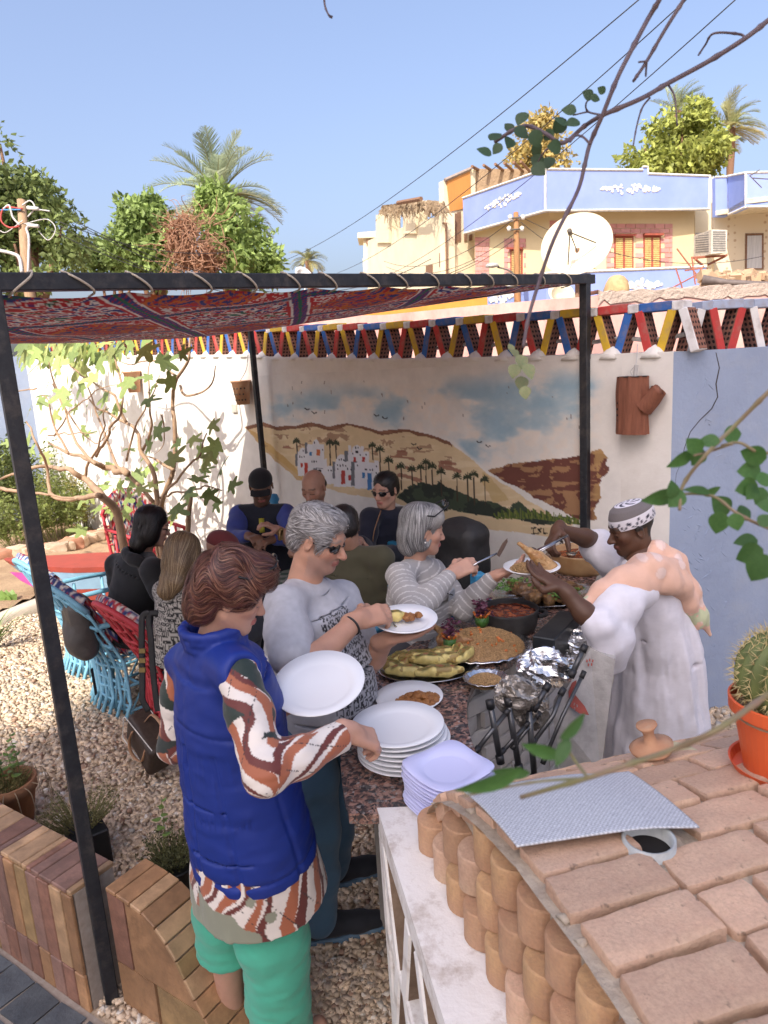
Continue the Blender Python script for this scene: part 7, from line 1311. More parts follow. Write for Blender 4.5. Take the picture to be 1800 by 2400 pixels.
# people: implicit bodies, clothes, hair
def skinmat(nm):return MC('skin_'+nm,.5,.18,160,.0015,.10,18,spec=.4,sss=.12)
m_fab=lambda nm,**k:MC('cloth_'+nm,**{**dict(rough=.85,bump=.25,bscale=260,bdist=.0012,var=.08,vscale=12,sheen=.15),**k})
class Head:
 def __init__(s,c,fwd,up=(0,0,1),sc=1.0):
  s.c=np.asarray(c,float);s.f=nrm(fwd);u=np.asarray(up,float);s.u=nrm(u-s.f*(u@s.f));s.r=np.cross(s.f,s.u);s.k=sc;s.ax=np.stack([s.r,s.f,s.u])
 def w(s,x,y,z):return s.c+(s.r*x+s.f*y+s.u*z)*s.k
 def loc(s,p):return(np.asarray(p)-s.c)@s.ax.T/s.k
 def sdf(s,neck,male=True,nr=.052,nose=1.,brow=1.,chin=1.,jaw=1.):
  S=Sdf();k=s.k;W_=s.w;E_=lambda c,r,kk=.02,op='u',ax=None:S.ell(W_(*c),np.array(r)*k,s.ax if ax is None else ax,k=kk*k,op=op);C_=lambda a,b,ra,rb,kk=.02,op='u':S.cone(W_(*a),W_(*b),ra*k,rb*k,kk*k,op)
  E_((0,-.014,.030),(.074,.094,.083));E_((0,.028,-.035),(.058*jaw,.060,.076),.03)
  for g in(-1,1):
   C_((.048*g*jaw,-.005,-.055),(.018*g,.058,-.096),.021,.019,.03);E_((.041*g,.052,-.022),(.023,.023,.021),.022)
  E_((0,.064,-.096),(.023,.018,.017*chin),.018);C_((-.036,.073,.019),(.036,.073,.019),.011*brow,.011*brow,.022)
  for g in(-1,1):E_((.031*g,.095,.000),(.018,.016,.010),.012,'s');E_((.031*g,.071,-.002),(.0165,.0165,.0125),.004)
  C_((0,.080,.006),(0,.104*(.7+.3*nose),-.034),.007,.0125*nose,.012)
  for g in(-1,1):E_((.0105*g,.094,-.038),(.0085,.010,.0065),.006)
  E_((0,.084,-.0625),(.024,.0115,.0055),.005);E_((0,.083,-.0715),(.021,.0115,.0065),.005);C_((-.02,.1,-.067),(.02,.1,-.067),.0022,.0022,.004,'s')
  for g in(-1,1):
   ea=np.stack([nrm(s.r+s.f*-.35*g*1),nrm(s.f+s.r*.35*g-s.u*.15),s.u]);S.ell(W_(.079*g,-.010,-.006),np.array((.0075,.019,.031))*k,ea,k=.008*k);S.ell(W_(.086*g,-.004,-.004),np.array((.005,.010,.018))*k,ea,k=.004*k,op='s')
  S.cone(W_(0,-.018,-.055),neck,nr*k,(nr+.006)*k,.03*k);return S
 def paint(s,v,base,lip=(.40,.12,.10),browc=(.06,.04,.03),stub=None,lash=True):
  q=s.loc(v);n=len(v);C=np.tile(np.asarray(base,float),(n,1));nz=fbm(v*40,3)[:,None];C*=.90+.2*nz;x,y,z=q.T
  def mx(m,c,a=1.):C[:]=C*(1-(m*a)[:,None])+np.asarray(c)*(m*a)[:,None]
  red=np.exp(-(((np.abs(x)-.042)/.02)**2+((z+.03)/.02)**2))*(y>.03)+np.exp(-((x/.012)**2+((z+.035)/.014)**2))*(y>.085);mx(np.clip(red,0,1),np.asarray(base)*np.array([1.12,.80,.78]),.5)
  if stub is not None:mx(sstep(-.035,-.06,z)*(y>.0)*sstep(-.15,-.11,z),stub,.55)
  mx(((np.abs(x)<.025)&(np.abs(z+.067)<.0105-.12*np.abs(x)**1.5*3)&(y>.07)).astype(float),lip,.85)
  mx(np.exp(-((z-(.027-.25*np.maximum(np.abs(x)-.034,0)))/.0042)**2)*((np.abs(x)>.013)&(np.abs(x)<.052)&(y>.05)),browc,.9)
  if lash:
   mx(np.exp(-((z+.009+.0*x)/.0026)**2)*((np.abs(np.abs(x)-.031)<.016)&(y>.06)),(.03,.02,.02),.9);mx(np.exp(-(((np.abs(x)-.031)/.016)**2+((z-.004)/.009)**2))*(y>.06),np.asarray(base)*np.array([.72,.6,.6]),.5)
  return C
def hand(S,wrist,yd,zd,right=True,curl=(.5,.55,.6,.65),spread=.0,thumb=(.5,.4),sc=1.,k=.006,sep=1.):
 """five-fingered hand added to an Sdf: yd along the palm, zd back of the hand; curl in radians per joint (per finger)"""
 y=nrm(yd);z=nrm(np.asarray(zd)-y*(np.asarray(zd)@y));x=np.cross(z,y)*(1 if right else-1);L=lambda a,b,c:np.asarray(wrist)+(x*a+y*b+z*c)*sc
 S.box(L(.0,.048,-.003),np.array((.037,.047,.0135))*sc,[x,y,z],.013*sc,.012);S.cone(wrist-y*.03*sc,L(0,.02,-.001),.026*sc,.024*sc,.015)
 tips=[]
 for i,(fx,fl,fr)in enumerate([(.029,.076,.0092),(.0095,.084,.0095),(-.0105,.078,.009),(-.0295,.062,.0080)]):
  c=curl[i]if np.ndim(curl)else curl;p=L(fx,.086-(.006 if i==3 else 0)-.002*i,-.001);a=-.12*c;sp=(fx/.03)*spread;lens=(.45,.30,.25);pts=[p];
  for j in range(3):
   a+=c*(1.0 if j else.75);d=y*math.cos(a)-z*math.sin(a)+x*sp;p=p+nrm(d)*fl*lens[j]*sc;pts.append(p)
  S.chain([L(fx*.8,.05,-.002)]+pts,[.0105*sc,fr*1.06*sc,fr*sc,fr*.93*sc,fr*.80*sc],k);tips.append(pts[-1])
 a0,a1=thumb;t0=L(.026,.018,-.006);t1=t0+(x*.75*math.cos(a0*.6)+y*.66-z*math.sin(a0))*.044*sc;t2=t1+(x*.25+y*.85-z*(.3+a1*.7))*.034*sc;t3=t2+(x*(.12-a1*.6)+y*.8-z*(.3+a1))*.026*sc;S.chain([t0,t1,t2,t3],[.015*sc,.0125*sc,.0112*sc,.0092*sc],.010);return tips,t3
def arm(S,sh,el,wr,r=(.05,.043,.038,.026),k=.02):
 sh,el,wr=map(np.asarray,(sh,el,wr));m1=sh+(el-sh)*.45;m2=el+(wr-el)*.3;S.cone(sh,m1,r[0],r[0]*.96,k);S.cone(m1,el,r[0]*.96,r[1]*.92,k);S.cone(el,m2,r[1]*.92,r[1]*1.02,k);S.cone(m2,wr,r[1]*1.02,r[3],k)
def join(parts):
 V_,F_,C_,o=[],[],[],0
 for v,f,c in parts:V_.append(v);F_.append(f+o);C_.append(c);o+=len(v)
 return np.concatenate(V_),np.concatenate(F_),np.concatenate(C_)
def relax(v,f,it=1,lam=.5):
 n=len(v)
 for _ in range(it):
  s=np.zeros((n,3));c=np.zeros(n)
  for a in range(4):
   i,j=f[:,a],f[:,(a+1)%4];np.add.at(s,i,v[j]);np.add.at(c,i,1)
  v=v+lam*(s/np.maximum(c,1)[:,None]-v)
 return v
def hairribbons(S,n,flow,L,wd,cols,seed,keep=None,steps=7,lift=.002,vs=None,clump=.0):
 """locks of hair traced over the hair volume: thin ribbons following flow(p)"""
 g=np.random.default_rng(seed);i=g.choice(len(vs),n);p=vs[i]+g.normal(0,.001,(n,3))
 if keep is not None:p=p[keep(p)];n=len(p)
 rows=[];W_=wd*g.uniform(.6,1.4,(n,1));ll=L*g.uniform(.5,1.2,(n,1))/steps;lf=lift*g.uniform(-.3,1.6,n)
 for k in range(steps+1):
  gr=S.grad(p);d=S.ev(p);p=p-gr*(d-lf*(1+.3*k/steps))[:,None];fl=flow(p);fl=fl-gr*(fl*gr).sum(1)[:,None];fl/=np.linalg.norm(fl,axis=1)[:,None]+1e-9;sd=np.cross(fl,gr);taper=max(.12,math.sin(min(1,(k+.6)/(steps*.95))*math.pi)**.6)if k<steps else.08;rows.append(np.stack([p-sd*W_*taper,p+gr*W_*.35*taper,p+sd*W_*taper],1));p=p+fl*ll
 v=np.stack(rows,1);m=steps+1;v=v.reshape(-1,3);b=(np.arange(n)*m*3)[:,None,None]+np.arange(steps)[None,:,None]*3;f=np.concatenate([b+np.array([0,1,4,3]),b+np.array([1,2,5,4])],1).reshape(-1,4);ci=g.choice(len(cols),n);c=np.repeat(np.array(cols)[ci]*g.uniform(.7,1.3,(n,1)),m*3,0);return v,f,c
m_hair=MC('hair',.42,0,var=.15,vscale=60,spec=.5)
def tubering(c,x,y,r,n=24):a=np.linspace(0,2*math.pi,n);return[c+x*math.cos(t)*r+y*math.sin(t)*r for t in a]
def shades(h,parent,name='sunglasses',on_head=False,label=None,cat=None):
 """wrap sunglasses in the head's frame; on_head = pushed up into the hair"""
 t=parent;off=(0,-.012,.078)if on_head else(0,0,0);T=lambda x,y,z:h.w(x,y,z)if not on_head else h.w(x*1.12,y*.55+.048,z*.9+.134)if y>.05 else h.w(x*1.30,y*.6-.0,.085)
 m_lens=M('dark_lens',(.012,.013,.016),.06,bump=0,spec=.8);m_fr=M('glasses_frame',(.015,.014,.015),.3,bump=0);root=None
 for g in(-1,1):
  pts=[]
  for a in np.linspace(0,2*math.pi,20,endpoint=False):pts.append((g*.034+.027*math.cos(a),.089-.010*((.034*g+.027*math.cos(a))/.06)**2*2,-.002+.019*math.sin(a)*(1.05 if math.sin(a)<0 else.85)))
  v=[T(*q)for q in pts];cc=T(g*.034,.092,-.002);m=MB();m.raw([cc]+v,[(0,i+1,(i+1)%20+1)for i in range(20)]);m.raw([cc-h.f*.002]+[q-h.f*.002 for q in v],[(0,(i+1)%20+1,i+1)for i in range(20)]);o_=m.build('lens',m_lens,t,True);m=MB();m.tube(v+[v[0]],.0016,5);m.build('frame',m_fr,t,True)
  m=MB();m.tube([T(g*.061,.078,.006),T(g*.075,.04,.006),T(g*.079,-.005,.004),T(g*.078,-.02,-.012)],.0022,5,flat=(1,1.5));m.build('temple',m_fr,t,True)
 m=MB();m.tube([T(-.01,.093,.004),T(0,.097,.005),T(.01,.093,.004)],.0018,5);m.build('bridge',m_fr,t,True)
def fold(amp,sc3,seed=0.,o=3):
 sc3=np.asarray(sc3,float);return lambda p:amp*(fbm(p*sc3+seed,o)-.5)
def person(name_label,base,cat='person',group=None):
 return None
def pbody(label,parts,mat,group=None):
 v,f,c=join(parts);return mk('person',v,f,mat,None,True,c,label=label,cat='person',group=group)
def cloth_obj(nm,S,res,mat,par,colf,disp=None,rx=1,label=None):
 v,f=S.mesh(res,disp);v=relax(v,f,rx)if rx else v;return mk(nm,v,f,mat,par,True,colf(v)if callable(colf)else np.tile(np.asarray(colf,float),(len(v),1)),label=label)
def rings(pel,neck,xr,prof,fwd=None):
 """prof: (t along pelvis->neck, half width, half depth, forward shift)"""
 pel=np.asarray(pel);neck=np.asarray(neck);up=nrm(neck-pel);x=nrm(np.asarray(xr)-up*(np.asarray(xr)@up));f=np.cross(up,x);L=np.linalg.norm(neck-pel)
 if fwd is not None and f@np.asarray(fwd)<0:f=-f
 return[(pel+up*t*L+f*s,x,a,b)for t,a,b,s in prof],x,f,up
SK_F=(.50,.285,.205);SK_M=(.46,.25,.17);SK_D=(.10,.048,.028);SK_B=(.20,.10,.06)
# woman in the blue vest (front)
hd_=P(546,1392,1.90);nk=P(500,1502,1.94);rs_j=P(560,1582,1.80);ls_j=P(432,1552,2.08);re_j=P(622,1812,1.66);rw_j=P(822,1714,1.83);le_j=P(412,1745,2.16);lw_j=P(652,1668,2.12);pel=P(575,1900,2.10)
fw=nrm(ray(1000,1560)-ray(560,1390)*1.0);fw=nrm(IX*.93+FWD*.22+V(0,0,-.30));Hd=Head(hd_,fw,V(0,0,1)+IX*.05,.87)
S=Hd.sdf(nk,False,.047,.95,.7,.9,.95);hv,hf_=S.half(nk-V(0,0,.01),V(0,0,-1)).mesh(.0036);hc_=Hd.paint(hv,SK_F,(.42,.12,.11),(.05,.03,.02))
B=Sdf();arm(B,rs_j,re_j,rw_j,(.045,.037,.03,.024));arm(B,ls_j,le_j,lw_j,(.045,.037,.03,.024));B.cone(nk-V(0,0,.03),pel,.05,.11,.05);B.cone(nk-V(0,0,.07),rs_j-V(0,0,.02),.03,.03,.04);B.cone(nk-V(0,0,.07),ls_j-V(0,0,.02),.03,.03,.04)
kn=P(905,1742,1.90);hand(B,rw_j,kn-rw_j,V(0,0,1)-FWD*.45,True,(.95,.9,.85,.8),thumb=(.7,.5),sc=.98);hand(B,lw_j,nrm(P(705,1640,2.10)-lw_j),-V(0,0,1)+FWD*.3,False,(.15,.12,.12,.15),thumb=(.2,.0),sc=.95)
xr=nrm(V(*(rs_j-ls_j)[:2],0));bf=V(-xr[1],xr[0],0);bf=bf if bf@fw>0 else-bf
hipR=pel+xr*.085+V(0,0,-.05);hipL=pel-xr*.085+V(0,0,-.05);knR=V(hipR[0]+.0,hipR[1]+.02,.48);knL=V(hipL[0]-.05,hipL[1]-.02,.50);anR=V(knR[0]-.01,knR[1]+.02,.07);anL=V(knL[0]-.03,knL[1]+.02,.07)
for a,b,c in((hipR,knR,anR),(hipL,knL,anL)):B.cone(a,b,.085,.055,.03);B.chain([b,b+(c-b)*.3-bf*.012,c],[.052,.054,.034],.02);B.chain([c+V(0,0,-.03)-bf*.03,c+V(0,0,-.04)+bf*.13],[.035,.03],.03)
bv,bf_=B.mesh(.0055)
bw=pbody('woman in a blue vest and green trousers reaching for plates',[(hv,hf_,hc_),(bv,bf_,np.tile(SK_F,(len(bv),1))*(.92+.16*fbm(bv*30,3)[:,None]))],skinmat('fair'))
S=Sdf();rg_,x_,f_,u_=rings(pel,nk,xr,[(-.25,.212,.182,.005),(-.05,.207,.175,.0),(.22,.188,.158,.0),(.45,.182,.150,.005),(.66,.188,.142,.010),(.84,.172,.115,.012),(.93,.12,.085,.0)],bf);S.loft(rg_,.03);S.cone(nk+V(0,0,-.05),rs_j+V(0,0,.004),.066,.060,.04);S.cone(nk+V(0,0,-.05),ls_j+V(0,0,.004),.066,.060,.04)
S.cone(rs_j+nrm(re_j-rs_j)*.13+xr*.07,rs_j+xr*.075+V(0,0,.03),.066,.062,.015,'s');S.cone(ls_j+nrm(le_j-ls_j)*.13-xr*.07,ls_j-xr*.075+V(0,0,.03),.066,.062,.015,'s')
cy=nrm(nk-pel)
for h_ in(-.005,.018,.042,.060):
 for i in range(22):
  a0,a1=[2.05*math.pi*(j/22)-math.pi/2*1.0+.62+2.5 for j in(i,i+1)]
  if i in(20,21):continue
  R_=.068+.012*h_/.06;e=lambda a:nk+V(0,0,-.015)+x_*math.cos(a)*R_+f_*(math.sin(a)*R_*1.05+.008)+V(0,0,h_);S.cone(e(a0),e(a1),.013,.013,.006)
ctr_=lambda p:(p-pel)
def vest_disp(p):
 q=p-pel;a=np.arctan2(q@x_,q@f_);h_=q@u_;d=.009*(fbm(np.stack([a*2.2,h_*16,a*0+2],-1),3)-.5)+.007*(fbm(np.stack([a*3,h_*42,a*0],-1),2)-.5)+.007*(fbm(np.stack([a*16,h_*4,a*0+6],-1),2)-.5)*np.exp(-((h_-.26)/.07)**2)
 for c0 in(3.0,2.25,-2.25,1.4):d=d-.007*np.exp(-((a-c0-.12*np.sin(h_*3))/.035)**2)*(h_<.30)
 d=d-.006*np.exp(-((h_+.10)/.006)**2)-.006*np.exp(-((h_-.335+.02*np.cos(a))/.005)**2)*(np.abs(a)>1.2);d=d-.008*np.exp(-((h_-.09)/.016)**2)*(np.abs(np.abs(a)-2.4)<.5)*(.5+.5*np.sin(a*60));return d
cloth_obj('vest',S,.0058,m_fab('vest',rough=.55,sheen=0.,bscale=120,var=.06),bw,lambda v:np.tile([.008,.028,.215],(len(v),1))*(.9+.2*fbm(v*9,2)[:,None]),vest_disp,1,'royal blue padded vest with stand-up collar')
def leafprint(u,a,seed=0):
 """leaf print: u along cloth, a across (metres)"""
 n1=fbm(np.stack([u*9+seed,a*9,u*0],-1),2)-.5;C=np.tile([.72,.66,.60],(len(u),1));bd=fbm(np.stack([u*5+seed*3,a*5,u*0+5],-1),2)
 ph=a*62+u*26+n1*5+seed;s1=np.sin(ph);tp=.25+.55*np.abs(np.sin(u*16+seed+a*5));m1=s1>1-.75*tp;C[m1]=(.36,.115,.055);s2=np.sin(ph*1+2.2+n1*2);C[(s2>1-.42*tp)]=(.13,.028,.022);s3=np.sin(a*30-u*40+seed*2+n1*6);C[(s3>.80)&(bd>.52)]=(.02,.028,.026);C[(np.abs(np.sin(a*40-u*22+1))<.04)&(bd<.5)]=(.04,.03,.03);return C
def sleeve_col(sh,el,wr,seed):
 sh,el,wr=map(np.asarray,(sh,el,wr));L1=np.linalg.norm(el-sh);L2=np.linalg.norm(wr-el);d1,d2=(el-sh)/L1,(wr-el)/L2
 def fn(v):
  t1=(v-sh)@d1;t2=(v-el)@d2;low=(t2>0)&(np.linalg.norm(v-el-np.clip(t2,0,L2)[:,None]*d2,axis=1)<np.linalg.norm(v-sh-np.clip(t1,0,L1)[:,None]*d1,axis=1)+.004);u=np.where(low,L1+t2,t1);ax1=basis(d1,(0,1,0));ax2=basis(d2,(0,1,0));q1=v-sh;q2=v-el
  a=np.where(low,np.arctan2(q2@ax2[1],q2@ax2[0]),np.arctan2(q1@ax1[1],q1@ax1[0]));C=leafprint(u,a*.055,seed);g=(u<.13)&(np.sin(a*2+u*30)>.25);C[g]=(.018,.032,.026);return C
 return fn
for(a,b,c,sd)in((rs_j,re_j,rw_j,1.),(ls_j,le_j,lw_j,4.)):
 S=Sdf();wr_=a*0+b+(c-b)*.90;S.chain([a+nrm(b-a)*.002,a+(b-a)*.4,b],[.053,.054,.050],.03);S.chain([b,b+(c-b)*.35,wr_],[.049,.047,.038],.03);S.half(wr_,c-b,.004);d_=nrm(b-a);cloth_obj('sleeve',S,.0038,m_fab('blouse',rough=.6),bw,sleeve_col(a,b,c,sd),lambda p:.012*(fbm(p*np.array([16,16,34])+3,3)-.5),1,'blouse sleeve printed with brown leaves')
S=Sdf();rg2,*_=rings(pel,nk,xr,[(-.50,.222,.200,.0),(-.32,.212,.188,.0),(-.10,.192,.162,.0),(.1,.16,.13,0)],bf);S.loft(rg2,.02)
def hemcol(v):q=v-pel;a=np.arctan2(q@x_,q@f_)*.19;C=leafprint(q@u_,a,7.);bd=fbm(np.stack([a*8,(q@u_)*8,a*0+8],-1),2);C[(bd>.56)]=(.26,.27,.20);return C
cloth_obj('blouse_hem',S,.0048,m_fab('blouse'),bw,hemcol,fold(.02,(14,14,5)),1,'leaf printed blouse hem below the vest')
S=Sdf();rg3,*_=rings(pel,nk,xr,[(-.30,.165,.14,0),(-.05,.155,.13,0),(.1,.13,.11,0)],bf);S.loft(rg3,.03);S.chain([hipR,(hipR+knR)/2,knR,knR+(anR-knR)*.8],[.092,.108,.106,.10],.03);S.cone(hipL,hipL+(knL-hipL)*.4,.092,.105,.03);kc=knL+(anL-knL)*.33;S2=Sdf();S2 .chain([hipL,(hipL+knL)/2,knL,kc],[.092,.106,.103,.096],.03);S2 .half(kc,knL-hipL,.004);S2 .chain(tubering(kc+V(0,0,.012),x_,f_,.080,18),[.020]*18,.01);S2 .chain(tubering(kc+V(0,0,.05),x_,f_,.082,18),[.016]*18,.012)
cloth_obj('trousers',S,.0066,m_fab('trousers',rough=.9,bscale=180),bw,lambda v:np.tile([.07,.40,.27],(len(v),1))*(.88+.25*fbm(v*np.array([8,8,4]),3)[:,None]),lambda p:.026*(fbm(p*np.array([8,8,16]),3)-.5)+.010*(fbm(p*np.array([16,16,42])+3,3)-.5),1,'sea green linen trousers')
cloth_obj('rolled_trouser_leg',S2,.0066,m_fab('trousers'),bw,lambda v:np.tile([.07,.40,.27],(len(v),1))*(.88+.25*fbm(v*np.array([8,8,4]),3)[:,None]),lambda p:.016*(fbm(p*np.array([12,12,24]),3)-.5),1,'green trouser leg rolled up above the calf')
S=Sdf();w_=Hd.w;k_=.02
for c,r in[((0,-.03,.048),(.088,.098,.082)),((0,-.08,.0),(.078,.055,.078)),((0,-.08,-.06),(.062,.045,.05)),((.055,.0,.035),(.040,.055,.062)),((-.055,.0,.035),(.040,.055,.062)),((.02,.05,.105),(.062,.050,.034)),((-.02,.06,.095),(.06,.045,.034)),((.0,.085,.075),(.055,.022,.028)),((.07,.035,.04),(.02,.032,.042)),((-.07,.035,.04),(.02,.032,.042)),((.03,-.03,.12),(.05,.06,.03)),((.06,-.06,.05),(.04,.05,.05))]:S.ell(w_(*c),np.array(r)*Hd.k,Hd.ax,k=.020)
S.ell(w_(0,.108,-.035),np.array((.09,.070,.088))*Hd.k,Hd.ax,k=.012,op='s');S.ell(w_(.088,.03,-.045),np.array((.03,.05,.055))*Hd.k,Hd.ax,k=.01,op='s');S.ell(w_(-.088,.03,-.045),np.array((.03,.05,.055))*Hd.k,Hd.ax,k=.01,op='s');
def hdisp(p):q=Hd.loc(p);a=np.arctan2(q[...,0],q[...,2]);return.014*(fbm(p*30,3)-.5)+.002*np.sin(fbm(p*14,2)*30+q[...,1]*60)
hv2,hf2=S.mesh(.0045,hdisp);n=len(hv2);cc=np.tile([.075,.028,.022],(n,1))*(.5+fbm(hv2*50,3)[:,None]*1.1)
flow=lambda p:(lambda q:(-Hd.f*.65-Hd.u*np.clip(.4-q[:,2:3]*6,-.4,1.2)+np.sin(q[:,1:2]*55+q[:,2:3]*40+q[:,0:1]*30)*Hd.u*.7+Hd.r*np.sign(q[:,0:1])*.25))(Hd.loc(p))
rv,rf,rc=hairribbons(S,11000,flow,.06,.0009,[(.10,.036,.026),(.15,.055,.036),(.055,.02,.018),(.24,.12,.075),(.09,.03,.03),(.18,.075,.05)],3,None,7,.007,hv2)
v,f,c=join([(hv2,hf2,cc),(rv,rf,rc)]);mk('hair',v,f,m_hair,bw,True,c,label='short wavy auburn hair');shades(Hd,bw,on_head=True)
pcx=P(748,1606,2.02);pn=nrm(V(-.05,-.30,.95));ax=basis(pn);plate(pcx-pn*.01,.133*1.0,'empty white plate held by the woman in the blue vest',ax=[ax[0],ax[1],pn])
# man in the grey T-shirt
hd_=P(750,1262,2.42);nk=P(712,1372,2.46);rs_j=P(668,1418,2.32);ls_j=P(800,1402,2.60);re_j=P(690,1590,2.14);rw_j=P(838,1452,2.34);le_j=P(862,1555,2.60);lw_j=P(905,1500,2.46);pel=P(742,1650,2.60);fw=nrm(IX*.86-FWD*.30+V(0,0,-.34));Hm=Head(hd_,fw,V(0,0,1)+IX*.05,.92)
S=Hm.sdf(nk,True,.060,1.1,1.1,1.1,1.12);hv,hf_=S.half(nk-V(0,0,.01),V(0,0,-1)).mesh(.0042);hc_=Hm.paint(hv,SK_M,(.32,.12,.10),(.2,.17,.15),(.30,.2,.17))
B=Sdf();arm(B,rs_j,re_j,rw_j,(.05,.045,.04,.029));arm(B,ls_j,le_j,lw_j,(.05,.045,.04,.029));B.cone(nk-V(0,0,.03),pel,.05,.12,.05);B.cone(nk-V(0,0,.08),rs_j-V(0,0,.02),.03,.035,.04);B.cone(nk-V(0,0,.08),ls_j-V(0,0,.02),.03,.035,.04)
hand(B,rw_j,P(915,1432,2.40)-rw_j,V(0,0,.75)-FWD*.75,True,(.55,.62,.7,.75),thumb=(.5,.35),sc=1.06);hand(B,lw_j,P(960,1488,2.45)-lw_j,-V(0,0,1)+IX*.1,False,(.1,.1,.1,.1),thumb=(.2,.0),sc=1.05)
xr=nrm(V(*(rs_j-ls_j)[:2],0));bf=V(-xr[1],xr[0],0);bf=bf if bf@IX>0 else-bf
a1_,a2_=G(748,2165,.07),G(778,2040,.07);hipR=pel+xr*.09-V(0,0,.03);hipL=pel-xr*.09-V(0,0,.03);knR=(hipR+a1_)/2+bf*.03;knL=(hipL+a2_)/2+bf*.03
for a,b,c in((hipR,knR,a1_),(hipL,knL,a2_)):B.cone(a,b,.09,.06,.03);B.cone(b,c,.06,.04,.03)
bv,bf_=B.mesh(.0062);mg=pbody('grey haired man in a printed grey T-shirt and sunglasses filling his plate',[(hv,hf_,hc_),(bv,bf_,np.tile(SK_M,(len(bv),1))*(.9+.2*fbm(bv*30,3)[:,None]))],skinmat('tan'))
S=Sdf();rg_,x_,f_,u_=rings(pel,nk,xr,[(-.12,.19,.165,.02),(.1,.195,.19,.04),(.35,.195,.185,.04),(.6,.2,.155,.02),(.82,.185,.125,.01),(.95,.10,.08,.0)],bf);S.loft(rg_,.03);S.cone(nk-V(0,0,.04),rs_j,.070,.062,.04);S.cone(nk-V(0,0,.04),ls_j,.070,.062,.04)
for a,b in((rs_j,re_j),(ls_j,le_j)):e=a+(b-a)*.70;S.chain([a,a+(b-a)*.4,e],[.066,.072,.070],.03);S.half(e+nrm(b-a)*.0,nrm(b-a)*1.0,.001)if False else None
Ssl=S
def shirtcol(v):
 q=v-pel;a=np.arctan2(q@x_,q@f_)*.2;h_=q@u_;n=len(v);C=np.tile([.40,.40,.43],(n,1))*(.86+.28*fbm(v*np.array([60,60,60]),2)[:,None]);cw_,ch=.020,.030;ci=np.floor(a/cw_+.5*0).astype(int);cj=np.floor(h_/ch).astype(int);fu=a/cw_-ci;fv=h_/ch-cj;bi=np.floor(fu*4).astype(int);bj=np.floor(fv*5).astype(int);hsh=_h(ci*7+np.minimum(bi,3)*3,cj*11+bj*5,bi*0+3);hs2=_h(ci,cj,ci*0+1);on=((hsh>.46)&(bi<3)&(bj<4))|(np.abs(fu-.93)<.055);reg=(np.abs(a-.015)<.105)&(h_>.05)&(h_<.40);C[on&reg]=(.025,.025,.03);return C
cloth_obj('t_shirt',S,.0052,m_fab('tshirt',rough=.95),mg,shirtcol,lambda p:.016*(fbm(p*np.array([9,9,14])+4,3)-.5),1,'light grey T-shirt with black hieroglyph print')
S=Sdf();rg3,*_=rings(pel,nk,xr,[(-.2,.175,.15,0),(.06,.178,.158,.01)],bf);S.loft(rg3,.03)
for a,b,c in((hipR,knR,a1_),(hipL,knL,a2_)):S.chain([a,(a+b)/2,b,b+(c-b)*.5,c+(b-c)*.06],[.105,.098,.082,.076,.070],.03)
cloth_obj('jeans',S,.008,m_fab('denim',rough=.9),mg,lambda v:np.tile([.07,.145,.23],(len(v),1))*(.7+.6*fbm(v*np.array([7,7,4]),3)[:,None]),lambda p:.014*(fbm(p*np.array([9,9,16]),3)-.5),1,'worn blue jeans')
for a,tt in((a1_,G(862,2180,0)),(a2_,G(876,2048,0))):
 d=nrm(V(*(tt-a)[:2],0));S=Sdf();b0=V(a[0],a[1],.0)-d*.03;S.chain([b0+V(0,0,.06),b0+d*.08+V(0,0,.06),b0+d*.18+V(0,0,.045),b0+d*.25+V(0,0,.04)],[.045,.045,.042,.036],.02);S.cone(b0+V(0,0,.07),b0+V(0,0,.1),.042,.045,.02);S.half(V(0,0,.026),V(0,0,-1),.004);sh_=cloth_obj('shoe',S,.006,m_fab('shoe',rough=.8),mg,lambda v:np.tile([.018,.02,.028],(len(v),1)),fold(.004,(40,40,40)));S=Sdf();S.chain([b0+V(0,0,.02),b0+d*.10+V(0,0,.018),b0+d*.25+V(0,0,.02)],[.047,.046,.04],.02);S.half(V(0,0,.032),V(0,0,1),.004);S.half(V(0,0,.002),V(0,0,-1),.004);v,f=S.mesh(.006);mk('sole',v,f,M('sole_blue',(.10,.18,.27),.6,bump=.1),sh_,True)
 m=MB();q=b0+d*.12
 for i in range(4):c_=b0+d*(.085+i*.022)+V(0,0,.104-i*.007);sd=V(-d[1],d[0],0);m.tube([c_-sd*.024-V(0,0,.01),c_+V(0,0,.004),c_+sd*.024-V(0,0,.01)],.0028,5)
 m.build('laces',m_bag,sh_,True,kind='stuff')
S=Sdf()
for c,r in[((0,-.032,.045),(.079,.092,.080)),((0,-.075,-.01),(.069,.042,.065)),((0,.02,.078),(.062,.066,.040)),((.052,.02,.03),(.028,.045,.045)),((-.052,.02,.03),(.028,.045,.045)),((.066,.03,-.005),(.012,.013,.03)),((-.066,.03,-.005),(.012,.013,.03))]:S.ell(Hm.w(*c),np.array(r)*Hm.k,Hm.ax,k=.015)
S.ell(Hm.w(0,.11,-.02),np.array((.06,.06,.10))*Hm.k,Hm.ax,k=.012,op='s')
for g in(-1,1):S.ell(Hm.w(.085*g,.0,-.02),np.array((.03,.027,.04))*Hm.k,Hm.ax,k=.008,op='s')
hv2,hf2=S.mesh(.005,lambda p:.008*(fbm(p*50,3)-.5));cc=np.tile([.26,.25,.25],(len(hv2),1))*(.5+fbm(hv2*70,3)[:,None]);flow=lambda p:(lambda q:-Hm.f*.7-Hm.u*np.clip(.5-q[:,2:3]*8,-.3,1.3)+Hm.r*np.sign(q[:,0:1])*.3+np.sin(q*70)@Hm.ax*.35)(Hm.loc(p))
